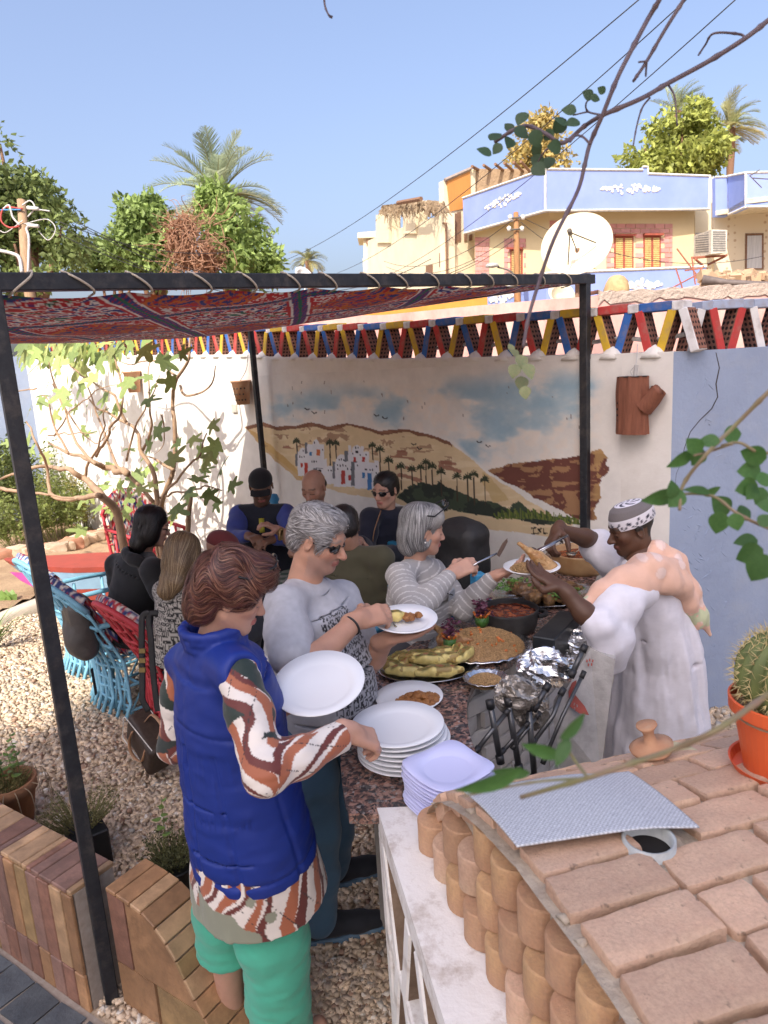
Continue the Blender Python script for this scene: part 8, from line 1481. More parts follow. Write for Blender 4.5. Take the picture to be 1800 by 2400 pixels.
rv,rf,rc=hairribbons(S,8000,flow,.03,.0008,[(.34,.33,.33),(.48,.47,.47),(.22,.21,.21),(.14,.13,.13),(.40,.38,.36)],5,None,5,.006,hv2);v,f,c=join([(hv2,hf2,cc),(rv,rf,rc)]);mk('hair',v,f,m_hair,mg,True,c,label='short grey hair');shades(Hm,mg)
m_slv=M('silver_chain',(.45,.45,.46),.3,metal=1.,bump=.6,bscale=300);m=MB();m.tube(cr([nk+u_*.018+x_*math.cos(a)*.078+f_*(math.sin(a)*.078+.012)-V(0,0,.035*max(0,math.sin(a)))for a in np.linspace(0,2*math.pi,22)],60),.0032,6);m.build('necklace',m_slv,mg,True)
m=MB();d=nrm(rw_j-re_j);a,b,_=basis(d);m.tube(tubering(rw_j-d*.035,a,b,.0335),.0042,6);m.build('bracelet',m_bag,mg,True)
pcm=P(950,1455,2.46);ax=basis(nrm(V(.02,-.1,1)));plate(pcm-V(0,0,.012),.112,'white plate with eggplant held by the grey haired man',ax=ax)
v,f,col=eggplant(pcm+V(-.045,-.005,.022),.1,.085,.020,'');mk('eggplant',v,f,m_egg,None,True,col,label='stuffed eggplant on the grey haired man’s plate',cat='eggplant');ff=thing('fried_cubes',pcm+V(.03,.01,.01),'few fried cubes on the grey haired man’s plate','fried food')
for i in range(9):put('cube',ro.choice(_fv),ff,frame(pcm+V(.025+RNG.uniform(-.022,.03),RNG.uniform(-.02,.025),.012+RNG.uniform(0,.012)),*basis(RNG.normal(0,1,3))))
m=MB();m.tube([P(905,1432,2.40),P(915,1450,2.41),P(925,1466,2.43)],.0022,5);m.tube([P(925,1466,2.43),P(935,1475,2.43)],.006,6,flat=(1.4,.4));m.build('fork',M('steel_fork',(.6,.6,.62),.2,metal=1.,bump=0),None,True,label='steel fork in the grey haired man’s hand',cat='fork')
# woman in the striped grey top
hd_=P(992,1240,3.10);nk=P(972,1312,3.14);rs_j=P(938,1352,2.98);ls_j=P(1012,1340,3.28);re_j=P(968,1440,2.76);rw_j=P(1060,1343,2.95);le_j=P(1085,1425,3.16);lw_j=P(1158,1352,3.12);pel=P(975,1500,3.28);fw=nrm(IX*.95+FWD*.12+V(0,0,-.10));Hw=Head(hd_,fw,V(0,0,1),.92)
S=Hw.sdf(nk,False,.046,.9,.7,.9,1.0);hv,hf_=S.half(nk-V(0,0,.01),V(0,0,-1)).mesh(.0048);hc_=Hw.paint(hv,SK_F,(.40,.13,.12),(.10,.08,.07))
B=Sdf();arm(B,rs_j,re_j,rw_j,(.045,.036,.03,.024));arm(B,ls_j,le_j,lw_j,(.045,.036,.03,.024));B.cone(nk-V(0,0,.03),pel,.05,.11,.05);B.cone(nk-V(0,0,.07),rs_j-V(0,0,.02),.03,.03,.04);B.cone(nk-V(0,0,.07),ls_j-V(0,0,.02),.03,.03,.04)
hand(B,rw_j,P(1105,1322,2.97)-rw_j,V(0,0,.7)-FWD*.7,True,(.9,.95,1.,1.),thumb=(.5,.5),sc=1.0);hand(B,lw_j,P(1210,1330,3.1)-lw_j,-V(0,0,1)-IX*.2,False,(.3,.3,.35,.4),thumb=(-.9,-.2),sc=1.0)
xr=nrm(V(*(rs_j-ls_j)[:2],0));bf=V(-xr[1],xr[0],0);bf=bf if bf@IX>0 else-bf;hipR=pel+xr*.09-V(0,0,.04);hipL=pel-xr*.09-V(0,0,.04)
for a in(hipR,hipL):B.chain([a,V(a[0],a[1],.45),V(a[0],a[1],.07)],[.09,.06,.04],.03);B.cone(V(a[0],a[1],.04),V(a[0],a[1],.03)+bf*.14,.04,.03,.02)
bv,bf_=B.mesh(.0065);gw=pbody('grey haired woman in a striped grey top holding out a plate',[(hv,hf_,hc_),(bv,bf_,np.tile(SK_F,(len(bv),1)))],skinmat('fair'))
S=Sdf();rg_,x_,f_,u_=rings(pel,nk,xr,[(-.22,.185,.16,.0),(.05,.180,.158,.015),(.3,.165,.145,.015),(.58,.172,.142,.02),(.8,.165,.115,.01),(.95,.09,.075,0)],bf);S.loft(rg_,.03);S.cone(nk-V(0,0,.05),rs_j,.058,.056,.04);S.cone(nk-V(0,0,.05),ls_j,.058,.056,.04)
for a,b,c in((rs_j,re_j,rw_j),(ls_j,le_j,lw_j)):e=b+(c-b)*.86;S.chain([a,a+(b-a)*.5,b],[.058,.058,.052],.025);S.chain([b,b+(c-b)*.4,e],[.052,.048,.036],.025)
def stripecol(v):
 n=len(v);C=np.tile([.34,.325,.315],(n,1));best=np.abs(((v-pel)@u_));u=(v-pel)@u_;dm=np.linalg.norm((v-pel)-u[:,None]*u_,axis=1)/.17
 for a,b,c in((rs_j,re_j,rw_j),(ls_j,le_j,lw_j)):
  for p0,p1,o_ in((a,b,0),(b,c,np.linalg.norm(b-a))):
   d=p1-p0;L=np.linalg.norm(d);d=d/L;t=(v-p0)@d;r=np.linalg.norm(v-p0-np.clip(t,0,L)[:,None]*d,axis=1)/.056;m_=(r<dm)&(t>-.02)&(t<L+.05);u=np.where(m_,t+o_,u);dm=np.where(m_,r,dm)
 s_=np.abs((u/.030)%1-.5);C[s_>.43]=(.60,.58,.56);return C
cloth_obj('striped_top',S,.0055,m_fab('stripe',rough=.95),gw,stripecol,lambda p:.013*(fbm(p*np.array([11,11,18])+9,3)-.5),1,'long sleeved grey top with thin white stripes')
S=Sdf();S.chain([hipR+V(0,0,.05),V(hipR[0],hipR[1],.45),V(hipR[0],hipR[1],.1)],[.11,.085,.075],.03);S.chain([hipL+V(0,0,.05),V(hipL[0],hipL[1],.45),V(hipL[0],hipL[1],.1)],[.11,.085,.075],.03);cloth_obj('trousers',S,.012,m_fab('dark_trousers'),gw,(.05,.05,.06))
S=Sdf()
for c,r in[((0,-.022,.045),(.086,.100,.085)),((0,-.07,-.03),(.078,.05,.09)),((0,-.06,-.085),(.066,.045,.05)),((.062,-.015,-.01),(.030,.052,.085)),((-.062,-.015,-.01),(.030,.052,.085)),((.05,.03,.07),(.04,.05,.045)),((-.05,.03,.07),(.04,.05,.045)),((0,.04,.085),(.05,.045,.035))]:S.ell(Hw.w(*c),np.array(r)*Hw.k,Hw.ax,k=.018)
S.ell(Hw.w(0,.11,-.03),(.058,.062,.10),Hw.ax,k=.012,op='s');S.ell(Hw.w(.09,.02,-.02),(.03,.03,.045),Hw.ax,k=.01,op='s')
hv2,hf2=S.mesh(.0055,lambda p:.005*(fbm(p*np.array([50,50,12]),3)-.5));q=Hw.loc(hv2);wt=sstep(.0,.05,q[:,1])[:,None];cc=(np.array([.13,.13,.135])*(1-wt)+np.array([.42,.41,.40])*wt)*(.5+fbm(hv2*np.array([80,80,15]),3)[:,None]);flow=lambda p:(lambda q:-Hw.u*1.0-Hw.f*.45*np.clip(q[:,1:2]*14,-.2,1)+Hw.f*np.clip(-q[:,2:3]*5,0,.4))(Hw.loc(p))
rv,rf,rc=hairribbons(S,6500,flow,.10,.0009,[(.15,.15,.155),(.28,.28,.28),(.42,.41,.41),(.07,.07,.075),(.2,.2,.2)],6,None,8,.002,hv2);wl=sstep(.01,.06,Hw.loc(rv)[:,1])[:,None];rc=rc*(1-wl*.7)+np.array([.5,.48,.46])*wl*.7;v,f,c=join([(hv2,hf2,cc),(rv,rf,rc)]);mk('hair',v,f,m_hair,gw,True,c,label='straight grey bob with white front');shades(Hw,gw,on_head=True)
m=MB();m.lathe([(0,-.005),(.005,0),(0,.005)],Hw.w(.088,.0,-.045),8);m.build('earring',M('pearl',(.8,.78,.74),.2,bump=0),gw,True)
m=MB();m.tube(cr([nk+x_*.06+V(0,0,.0),nk+f_*.13+x_*.03-V(0,0,.1),pel+u_*.28+f_*.19+x_*.02],12),.004,5,flat=(1.5,.4));m.build('lanyard',m_bag,gw,True);m=MB();c=pel+u_*.27+f_*.175;m.box(c,(.03,.004,.02),[x_,f_,u_],bev=.002);m.build('name_tag',M('tag_grey',(.35,.37,.40),.4,bump=0),gw)
st=thing('spatula',P(1110,1322,2.97),'metal serving spatula held by the striped woman','spatula');Zg=lambda x,y:(850+x/2.765,1100+y/2.765);m=MB();m.tube([P(*Zg(690,640),2.96),P(*Zg(745,605),2.97),P(*Zg(870,545),2.99)],.0045,7);m.build('handle',MATS['steel_fork'],st,True);m=MB();m.prism([P(*Zg(868,552),2.99),P(*Zg(905,480),2.99),P(*Zg(938,445),2.99),P(*Zg(940,470),2.99),P(*Zg(915,520),2.99),P(*Zg(885,570),2.99)],FWD*.003);m.build('blade',M('brown_blade',(.10,.06,.045),.4,metal=.5,bump=.3),st)
pw_=P(*Zg(1095,630),3.05);plate(pw_-V(0,0,.02),.122,'white plate of rice and chicken between the woman and the robed man')
hfp=lambda x,y:pw_[2]-.012+.03*np.maximum(1-((x/.065)**2+(y/.055)**2),0)**.6;rp=thing('rice_portion',pw_+V(-.02,0,0),'portion of brown rice on the plate being handed over','rice');v,f,col=grains(900,hfp,(.065,.055),.009,.002,9,pw_[0]-.03,pw_[1]);mk('rice_grains',v,f,m_rice,rp,False,col,kind='stuff');m=MB();m.lathe([(.06,-.012),(.045,.006),(.02,.014),(0,.016)],pw_+V(-.03,0,-.002),14);m.build('rice_mound',MATS['rice_base'],rp,True)
meat(pw_+V(.02,0,.045),V(-.6,0,.5),.19,.03,31,'chicken_quarter','roast chicken piece held in tongs over the plate',((.33,.16,.05),(.50,.30,.13)))
# robed man
hd_=P(1478,1236,3.15);nk=P(1502,1302,3.18);rs_j=P(1470,1320,3.38);ls_j=P(1492,1385,2.98);re_j=P(1398,1268,3.46);rw_j=P(1306,1242,3.3);le_j=P(1392,1462,2.82);lw_j=P(1318,1380,2.86);pel=P(1536,1540,3.30);fw=nrm(-IX*.93-FWD*.05+V(0,0,-.32));Hc=Head(hd_,fw,V(0,0,1),1.0)
S=Hc.sdf(nk,True,.055,1.05,1.,.95,1.02);hv,hf_=S.half(nk-V(0,0,.01),V(0,0,-1)).mesh(.0048);hc_=Hc.paint(hv,SK_D,(.14,.05,.04),(.02,.015,.012),None);q=Hc.loc(hv);hr=(q[:,2]>.0)&(q[:,1]<.01)|((q[:,1]<-.05)&(q[:,2]>-.05));hc_[hr]=(.018,.015,.014)
B=Sdf();arm(B,rs_j,re_j,rw_j,(.05,.043,.037,.028));arm(B,ls_j,le_j,lw_j,(.05,.043,.037,.028));B.cone(nk,pel,.07,.12,.05);B.cone(nk,rs_j,.05,.05,.04);B.cone(nk,ls_j,.05,.05,.04)
hand(B,rw_j,P(1288,1268,3.25)-rw_j+V(0,0,-.01),V(0,0,.6)-IX*.7,True,(.75,.8,.9,.95),thumb=(.6,.4),sc=1.05);hand(B,lw_j,P(1272,1352,2.90)-lw_j,-V(0,0,1)+IX*.1,False,(.3,.25,.25,.3),thumb=(-.5,.1),sc=1.08)
xr=nrm(V(*(rs_j-ls_j)[:2],0));bf=V(-xr[1],xr[0],0);bf=bf if bf@IX<0 else-bf
for g in(-1,1):a=pel+xr*.09*g;B.chain([a,V(a[0],a[1],.45),V(a[0],a[1],.07)],[.09,.06,.04],.03);B.cone(V(a[0],a[1],.04),V(a[0],a[1],.03)+bf*.15,.04,.03,.02)
bv,bf_=B.mesh(.0068);ck=pbody('man in a white robe and patterned cap serving food',[(hv,hf_,hc_),(bv,bf_,np.tile(SK_D,(len(bv),1)))],skinmat('dark'))
S=Sdf();rg_,x_,f_,u_=rings(pel,nk,xr,[(0,.195,.185,-.01),(.35,.195,.17,.0),(.65,.20,.155,.0),(.85,.185,.12,.0),(.96,.10,.08,0)],bf);ft=V(pel[0]+.015,pel[1],0);low=[(V(ft[0],ft[1],.10),x_,.25,.235),(V(ft[0],ft[1],.35),x_,.235,.225)];S.loft(low+rg_,.04);S.cone(nk-V(0,0,.05),rs_j,.065,.06,.04);S.cone(nk-V(0,0,.05),ls_j,.065,.06,.04)
e1=re_j+(rw_j-re_j)*.15;S.chain([rs_j,(rs_j+re_j)/2+V(0,0,-.03),re_j+V(0,0,-.035)],[.07,.08,.085],.04);S.chain([re_j+V(.02,0,-.03),re_j+V(.08,0,-.16),re_j+V(.14,0,-.2)],[.06,.045,.04],.05)
S.chain([ls_j,(ls_j+le_j)/2+V(.0,0,-.01),le_j+V(.02,0,-.005)],[.075,.08,.064],.05);S.chain([le_j+V(.03,0,-.01),le_j+V(.05,.0,-.10),le_j+V(.07,.0,-.20)],[.055,.045,.022],.06);S.chain([(ls_j+le_j)/2,le_j+V(.10,.02,-.08),le_j+V(.11,.02,-.19)],[.06,.05,.03],.06)
def robe_disp(p):
 q=p-pel;a=np.arctan2(q@x_,q@f_);h_=p[...,2];return.075*sstep(1.2,.6,h_)*(fbm(np.stack([a*3.6+h_*.8,h_*1.1,a*0+3],-1),3)-.5)+.03*(fbm(p*np.array([11,11,7])+2,3)-.5)+.012*(fbm(p*np.array([26,26,12])+6,2)-.5)
cloth_obj('robe',S,.0072,m_fab('robe',rough=.9,trans=.12,bscale=150),ck,lambda v:np.tile([.82,.80,.86],(len(v),1))*(.94+.08*np.sin(v[:,2:3]*520)*0+.08*fbm(v*np.array([40,40,200]),2)[:,None]),robe_disp,1,'thin white cotton robe')
cap=[];n=64
for z,r in((.026,1.03),(.035,1.05),(.068,1.04),(.085,.99),(.10,.88),(.115,.66),(.122,.38),(.124,.01)):cap.append([Hc.w(.079*r*math.cos(a),-.016+.099*r*math.sin(a),z+(-.010*math.sin(a)if z<.09 else 0)-.006+.0)for a in np.linspace(0,2*math.pi,n,endpoint=False)])
capg=np.array(cap);up_=10;rows=[]
for i in range(len(capg)-1):
 for t in np.linspace(0,1,up_,endpoint=False):rows.append(capg[i]*(1-t)+capg[i+1]*t)
rows=np.array(rows+[capg[-1]]);aa=np.tile(np.linspace(0,2*math.pi,n,endpoint=False),(len(rows),1));hh=np.tile(np.arange(len(rows))[:,None]/(len(rows)-1),(1,n));C=np.tile([.10,.085,.085],rows.shape[:2]+(1,));C[((np.arange(len(rows))[:,None]+np.arange(n)[None])%2==0)]=(.20,.18,.18);b=hh<.33;C[b]=(.66,.64,.68);ar=np.abs(((aa*14/(2*math.pi))%1)-.5)*2;C[b&(np.abs(hh-.08-.17*ar)<.032)]=(.03,.03,.05);C[b&(hh<.03)]=(.62,.6,.64);C[(hh>.74)&(hh<.98)]=(.68,.66,.72);C[(hh>.78)&(hh<.93)&(np.sin(aa*6+hh*40)>.3)]=(.03,.03,.06);f=[]
f=np.array([(i*n+j,i*n+(j+1)%n,(i+1)*n+(j+1)%n,(i+1)*n+j)for i in range(len(rows)-1)for j in range(n)]);mk('embroidered_cap',rows.reshape(-1,3),f,m_fab('cap'),ck,True,C.reshape(-1,3),label='white and black embroidered skullcap')
Zk=lambda x,y:(1250+x/2.949,1100+y/2.949);S=Sdf();tpts=[([(330,890),(440,820),(560,745),(700,660),(830,545)],[2.80,2.84,2.90,2.98,3.06],[.030,.04,.055,.05,.045]),([(470,800),(620,720),(800,640),(950,640)],[2.82,2.86,2.90,3.0],[.035,.05,.06,.05]),([(830,500),(960,600),(1060,800),(1130,980),(1195,1100)],[3.06,3.08,3.1,3.12,3.14],[.045,.05,.045,.035,.012]),([(740,620),(800,660),(980,760),(1050,900),(1100,1040)],[2.96,2.92,2.98,3.05,3.1],[.05,.05,.04,.035,.025]),([(560,780),(700,770),(900,750),(1010,760)],[2.85,2.86,2.92,3.0],[.04,.045,.045,.035])]
for pp,dd,rr_ in tpts:S.chain([P(*Zk(p[0]+25,p[1]+40),d+.08)for p,d in zip(pp,dd)],[r*.82 for r in rr_],.05)
def towcol(v):
 n=len(v);C=np.tile([.74,.46,.34],(n,1));q=(v[:,:1]*IX[0]+v[:,1:2]*IX[1]+v[:,2:]*IX[2])[:,0];r_=v[:,2];cu,cv=q/.07,r_/.07;iu,iv=np.floor(cu),np.floor(cv);d=np.hypot(cu-iu-.5,cv-iv-.5);C[(d<.34)&(_h(iu.astype(int),iv.astype(int),iu.astype(int)*0)>.6)]=(.77,.57,.50);C[(np.abs(d-.36)<.03)&(_h(iu.astype(int),iv.astype(int),iu.astype(int)*0)>.6)]=(.70,.45,.35);tip=(v@IX)<(P(*Zk(400,860),2.83)@IX);C[tip&(fbm(v*30,2)>.5)]=(.50,.55,.36);tip2=v[:,2]<P(*Zk(1150,1000),3.1)[2];C[tip2&(fbm(v*22+4,2)>.5)]=(.52,.55,.34);return C
cloth_obj('towel',S,.0055,m_fab('towel',rough=1.,bump=.6,bscale=300,bdist=.003),ck,towcol,lambda p:.020*(fbm(p*np.array([14,14,10]),3)-.5),1,'peach towel draped over the shoulders')
tg_=thing('serving_tongs',P(1300,1270,3.2),'steel serving tongs held by the robed man','tongs')
for o_ in(0,10):m=MB();m.tube([P(*Zk(235,455+o_*.4),3.16),P(*Zk(120,515+o_),3.12),P(*Zk(20,565+o_),3.08)],[.005,.006,.009],8,flat=(1.6,.5));m.build('arm',MATS['steel_fork'],tg_,True)
m=MB();m.lathe([(0,-.003),(.022,0),(.02,.006),(0,.008)],P(*Zk(0,570),3.07),14,basis(V(.3,-.6,.7)));m.build('scoop',MATS['steel_fork'],tg_,True)
# seated guests
def seated(label,head,hfwd,neckp,rs,ls,re,rw,le,lw,pelw,skin,top,topcol,hairf,sc=1.,legs=True,bulk=1.,hands=True,sm='fair',topname='shirt',disp=None,hup=(0,0,1),group='guests seated at the table',stub=None):
 Hh=Head(head,hfwd,hup,sc);S=Hh.sdf(neckp,True,.05);hv,hf_=S.half(neckp-V(0,0,.01),V(0,0,-1)).mesh(.006);hc_=Hh.paint(hv,skin,stub=stub);B=Sdf();xr=nrm(V(*(rs-ls)[:2],0));fd=V(-xr[1],xr[0],0);fd=fd if fd@nrm(V(*hfwd[:2],0))>0 else-fd
 arm(B,rs,re,rw,(.05,.043,.036,.027));arm(B,ls,le,lw,(.05,.043,.036,.027));B.cone(neckp-V(0,0,.03),pelw,.05,.12,.05);B.cone(neckp-V(0,0,.07),rs-V(0,0,.02),.03,.035,.04);B.cone(neckp-V(0,0,.07),ls-V(0,0,.02),.03,.035,.04)
 for wr,el,rt in((rw,re,True),(lw,le,False)):hand(B,wr,nrm(nrm(wr-el)+V(0,0,-.2)),V(0,0,1)+fd*.2,rt,(.7,.7,.75,.8),thumb=(.5,.3),sc=1.02)
 for g in(-1,1):h_=pelw+xr*.1*g;kn_=h_+fd*.42+V(0,0,.0);B.cone(h_,kn_,.085,.06,.03);B.cone(kn_,V(kn_[0],kn_[1],.07)-fd*.04,.055,.04,.03);B.cone(V(kn_[0],kn_[1],.04)-fd*.05,V(kn_[0],kn_[1],.035)+fd*.1,.04,.032,.02)
 bv,bf_=B.mesh(.0085);o=pbody(label,[(hv,hf_,hc_),(bv,bf_,np.tile(np.asarray(skin,float),(len(bv),1)))],skinmat(sm),group)
 S=Sdf();rg_,x_,f_,u_=rings(pelw,neckp,xr,[(-.1,.19*bulk,.165*bulk,.0),(.2,.18*bulk,.16*bulk,.01),(.5,.18*bulk,.145*bulk,.01),(.8,.175*bulk,.12*bulk,0),(.95,.095,.08,0)],fd);S.loft(rg_,.03);S.cone(neckp-V(0,0,.05),rs,.06,.062*bulk,.04);S.cone(neckp-V(0,0,.05),ls,.06,.062*bulk,.04)
 for a,b,c in((rs,re,rw),(ls,le,lw)):
  S.chain([a,(a+b)/2,b],[.066*bulk,.064*bulk,.058*bulk],.03)
  if top=='long':S.chain([b,b+(c-b)*.85],[.058*bulk,.042],.03)
 cloth_obj(topname,S,.009,m_fab('guest_'+topname),o,topcol,disp or(lambda p:.018*(fbm(p*np.array([9,9,13]),3)-.5)),1)
 S=Sdf()
 for g in(-1,1):h_=pelw+xr*.1*g;kn_=h_+fd*.42;S.cone(h_,kn_,.105,.08,.03);S.cone(kn_,V(kn_[0],kn_[1],.1)-fd*.04,.078,.06,.03)
 cloth_obj('trousers',S,.014,m_fab('dark_trousers'),o,(.05,.055,.07))
 hairf(Hh,o);return o,Hh,(x_,f_,u_)
def hairset(ells,cut,cols,base,flow,n,L,wd,res=.007,amp=.006):
 def fn(H_,par):
  S=Sdf()
  for c,r in ells:S.ell(H_.w(*c),np.array(r)*H_.k,H_.ax,k=.018)
  for c,r in cut:S.ell(H_.w(*c),np.array(r)*H_.k,H_.ax,k=.012,op='s')
  hv2,hf2=S.mesh(res,lambda p:amp*(fbm(p*np.array([45,45,14]),3)-.5));cc=np.tile(base,(len(hv2),1))*(.6+.8*fbm(hv2*np.array([60,60,14]),3)[:,None]);rv,rf,rc=hairribbons(S,n,lambda p:flow(H_,H_.loc(p)),L,wd,cols,8,None,7,.003,hv2);v,f,c=join([(hv2,hf2,cc),(rv,rf,rc)]);mk('hair',v,f,m_hair,par,True,c)
 return fn
down=lambda H_,q:-H_.u*1.0-H_.f*.3*np.clip(q[:,1:2]*10,-.5,1)+np.sin(q*40)@H_.ax*.15
capE=[((0,-.02,.045),(.082,.096,.082)),((0,-.06,.0),(.072,.05,.07))];face=[((0,.11,-.02),(.062,.06,.10))]
def capfn(col,col2=None,bill=True):
 def fn(H_,par):
  S=Sdf();S.ell(H_.w(0,-.014,.045),(.084,.104,.078),H_.ax,k=.01);S.half(H_.w(0,0,.022),-H_.u+H_.f*.1,.004);v,f=S.mesh(.006);mk('cap',v,f,m_fab('baseball_cap'),par,True,np.tile(col,(len(v),1)))
  if bill:
   m=MB();P_=[[H_.w(x,.07+y*(1-(x/.075)**2*.6),.030-.25*y-.9*x*x*3)for y in(0,.02,.045,.075)]for x in np.linspace(-.068,.068,11)];m.grid(np.array(P_));m.grid(np.array(P_)-H_.u*.004);m.build('cap_bill',M('bill_'+str(col[0]),tuple(col2 or col),.8,bump=.2),par,True)
 return fn
J=lambda*a:P(*a)
cm,Hx,ax_=seated('man in black cap and dark vest eating at the table',J(612,1140,4.95),nrm(-FWD*.8-V(0,0,.5)+IX*.05),J(612,1186,5.02),J(562,1205,5.02),J(668,1203,5.0),J(545,1262,4.85),J(582,1256,4.66),J(690,1264,4.82),J(640,1264,4.66),V(-.87,5.0,.52),SK_B,'long',(.05,.07,.27),capfn((.012,.012,.014)),1.0,sm='brown',topname='blue_shirt',stub=(.06,.035,.025))
S=Sdf();rg_,x_,f_,u_=rings(V(-.87,5.0,.52),J(612,1186,5.02),ax_[0],[(-.05,.2,.18,.0),(.5,.195,.165,.0),(.8,.188,.14,0),(.93,.12,.1,0)],ax_[1]);S.loft(rg_,.03);S.cone(J(612,1186,5.02)-V(0,0,.06),J(568,1205,5.02),.075,.07,.04);S.cone(J(612,1186,5.02)-V(0,0,.06),J(662,1203,5.0),.075,.07,.04);S.ell(J(616,1250,4.8),(.05,.12,.16),k=.02,op='s');cloth_obj('vest',S,.009,m_fab('dark_vest'),cm,(.014,.016,.026),fold(.02,(9,9,12)))
m=MB();m.tube([J(612,1215,4.83),J(614,1248,4.80)],.020,5,flat=(1,.3));m.build('yellow_lanyard',M('lanyard_yellow',(.55,.50,.05),.7,bump=0),cm,True)
bald=hairset([((0,-.055,.0),(.071,.048,.055))],[((0,.02,.09),(.07,.10,.06))],[(.03,.02,.018)],(.04,.028,.022),down,60,.01,.001)
seated('bald bearded man in beige eating with raised hand',J(735,1142,4.9),nrm(-FWD*.75-IX*.35-V(0,0,.45)),J(740,1190,4.95),J(705,1212,4.9),J(792,1212,4.98),J(685,1268,4.72),J(652,1242,4.66),J(800,1285,4.8),J(722,1280,4.6),V(-.25,4.95,.52),SK_M,'short',(.42,.35,.27),bald,1.02,sm='tan',topname='beige_shirt',stub=(.10,.055,.035))
m=MB();m.box(J(658,1252,4.60),(.018,.012,.045),basis(V(.2,-.3,1)),bev=.008);m.build('bread_piece',foodmat('bread',(.48,.32,.12),(.35,.2,.07)),None,True,label='piece of flat bread held up by the bald man',cat='bread')
bun=hairset(capE+[((.0,-.09,.03),(.045,.04,.045)),((.06,.01,.0),(.015,.03,.04)),((-.06,.01,.0),(.015,.03,.04))],face,[(.014,.011,.010),(.03,.022,.02),(.008,.007,.007)],(.012,.010,.009),lambda H_,q:-H_.f+0*q,900,.05,.0018)
sw,Hs,_=seated('dark haired woman in navy jacket and sunglasses on the bench',J(903,1148,4.75),nrm(-FWD*.72-IX*.55-V(0,0,.30)),J(908,1192,4.8),J(866,1214,4.72),J(945,1212,4.88),J(858,1285,4.6),J(842,1268,4.36),J(950,1300,4.75),J(880,1290,4.4),V(.02,4.85,.5),SK_F,'long',(.012,.014,.028),bun,.97,topname='navy_jacket');shades(Hs,sw)
m=MB();m.tube(cr([J(893,1196,4.64),J(885,1220,4.58),J(876,1250,4.56),J(872,1290,4.6)],12),.004,5);m.build('zip',M('zip_brown',(.30,.16,.08),.6,bump=0),sw,True)
short=hairset(capE,face+[((.085,.0,-.02),(.03,.03,.04)),((-.085,.0,-.02),(.03,.03,.04))],[(.02,.016,.014),(.04,.03,.026)],(.02,.016,.014),down,700,.03,.0016)
seated('person in olive green shirt seated with back to the buffet',J(806,1236,3.95),nrm(FWD*.9-IX*.3-V(0,0,.2)),J(822,1282,3.98),J(895,1310,3.9),J(775,1310,4.05),J(905,1385,4.0),J(860,1370,4.25),J(765,1380,4.15),J(780,1350,4.4),V(-.16,3.98,.5),SK_M,'short',(.085,.078,.045),short,1.0,sm='tan',topname='green_shirt',bulk=1.08)
lng=hairset(capE+[((0,-.05,-.06),(.085,.055,.09)),((.06,-.01,-.03),(.034,.05,.09)),((-.06,-.01,-.03),(.034,.05,.09)),((0,-.06,-.12),(.075,.045,.06))],face,[(.014,.011,.011),(.03,.022,.022),(.008,.006,.006)],(.010,.008,.008),lambda H_,q:-H_.u+np.sin(q*70)@H_.ax*.5-H_.f*.1,4200,.09,.0012,amp=.014)
def jk(v):return np.tile([.014,.015,.017],(len(v),1))
bj,Hb,axb=seated('long haired guest in a black hooded jacket seen from behind',J(358,1232,4.48),nrm(IX*.80+FWD*.45-V(0,0,.18)),J(335,1292,4.53),J(360,1338,4.30),J(275,1325,4.70),J(400,1420,4.28),J(455,1400,4.53),J(290,1410,4.78),J(380,1370,4.93),J(310,1470,4.68),SK_F,'long',jk,lng,1.04,topname='black_jacket',bulk=1.18)
bj['label']='long haired guest in a black hooded jacket seen from behind'
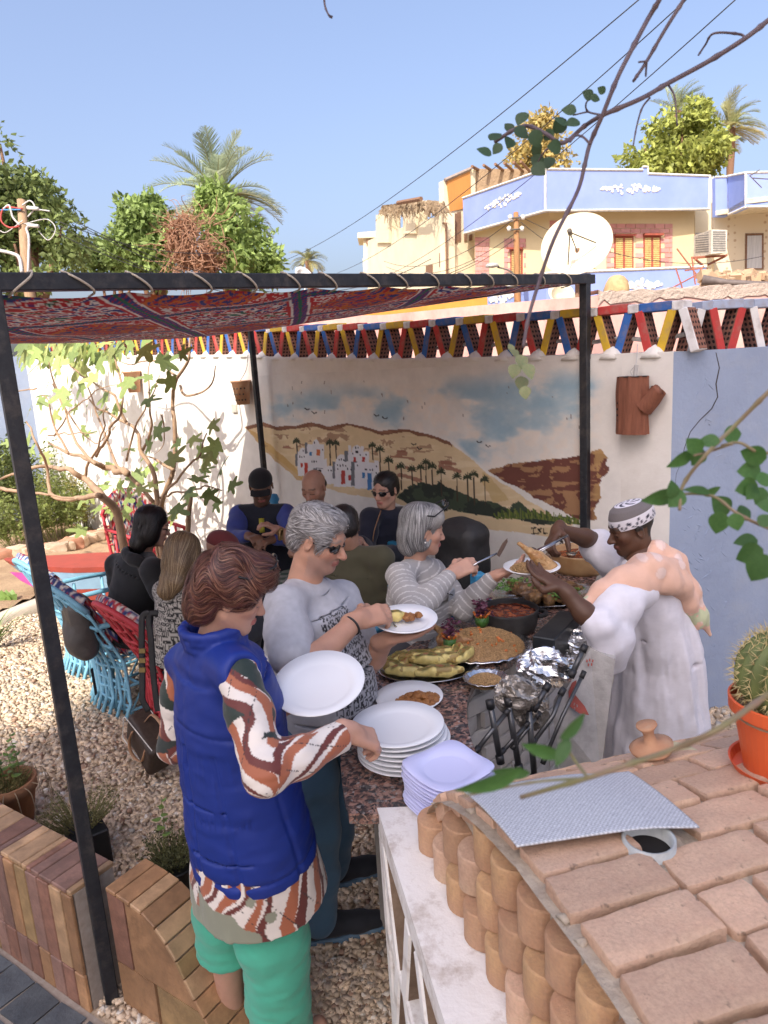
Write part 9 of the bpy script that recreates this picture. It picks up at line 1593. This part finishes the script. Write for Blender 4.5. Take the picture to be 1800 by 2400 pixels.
S=Sdf();c=J(315,1305,4.40);S.ell(c,(.12,.07,.055),[axb[0],axb[1],axb[2]],k=.03);S.ell(c+V(0,0,.04)+axb[1]*.03,(.09,.05,.05),[axb[0],axb[1],axb[2]],k=.01,op='s');cloth_obj('hood',S,.007,m_fab('guest_black_jacket'),bj,jk,fold(.02,(16,16,16)))
m=MB();m.tube([Hb.w(.075,.0,.0),Hb.w(.07,.07,.0),Hb.w(.05,.095,.0),Hb.w(.03,.098,-.01)],.0035,5);m.build('glasses',m_bag,bj,True)
bl=hairset(capE+[((0,-.045,-.05),(.090,.062,.10)),((.055,.01,-.03),(.036,.05,.10)),((-.055,.01,-.03),(.036,.05,.10)),((0,-.05,-.14),(.082,.052,.07)),((-.02,-.06,-.20),(.06,.04,.05))],face,[(.30,.20,.10),(.20,.125,.065),(.42,.31,.18),(.13,.08,.045),(.25,.16,.085)],(.17,.11,.06),lambda H_,q:-H_.u+np.sin(q*30)@H_.ax*.18-H_.f*.15,5500,.14,.0013,amp=.008)
def woven(v):
 q=v-J(418,1423,4.03);a=q@nrm(IX)+.03*np.sin(q[:,2]*9);h_=q[:,2];iu,iv=np.floor(a/.05).astype(int),np.floor(h_/.045).astype(int);o_=((iu+iv)%2==0);s_=np.where(o_,np.sin(h_*2*math.pi/.0125+1.4*np.sin(a*60)*.6),np.sin(a*2*math.pi/.0125+1.4*np.sin(h_*60)*.6));C=np.tile([.50,.47,.42],(len(v),1));C[s_>-.05]=(.02,.02,.02);return C
seated('blonde woman in a black and white woven top seen from behind',J(432,1300,4.00),nrm(IX*.55+FWD*.8-V(0,0,.15)),J(422,1358,4.03),J(470,1390,3.90),J(385,1385,4.18),J(500,1465,3.98),J(520,1430,4.23),J(400,1475,4.28),J(470,1420,4.43),J(420,1530,4.13),SK_F,'long',woven,bl,1.04,topname='woven_top',bulk=.98)
seated('guest wearing a dark red cap behind the auburn haired woman',J(520,1292,4.20),nrm(FWD*.4+IX*.7-V(0,0,.4)),J(520,1340,4.25),J(560,1365,4.15),J(478,1362,4.35),J(575,1430,4.20),J(590,1400,4.50),J(470,1440,4.40),J(540,1400,4.60),J(522,1480,4.30),SK_M,'short',(.20,.05,.05),capfn((.17,.035,.035)),1.0,sm='tan',topname='dark_shirt',bulk=.9)
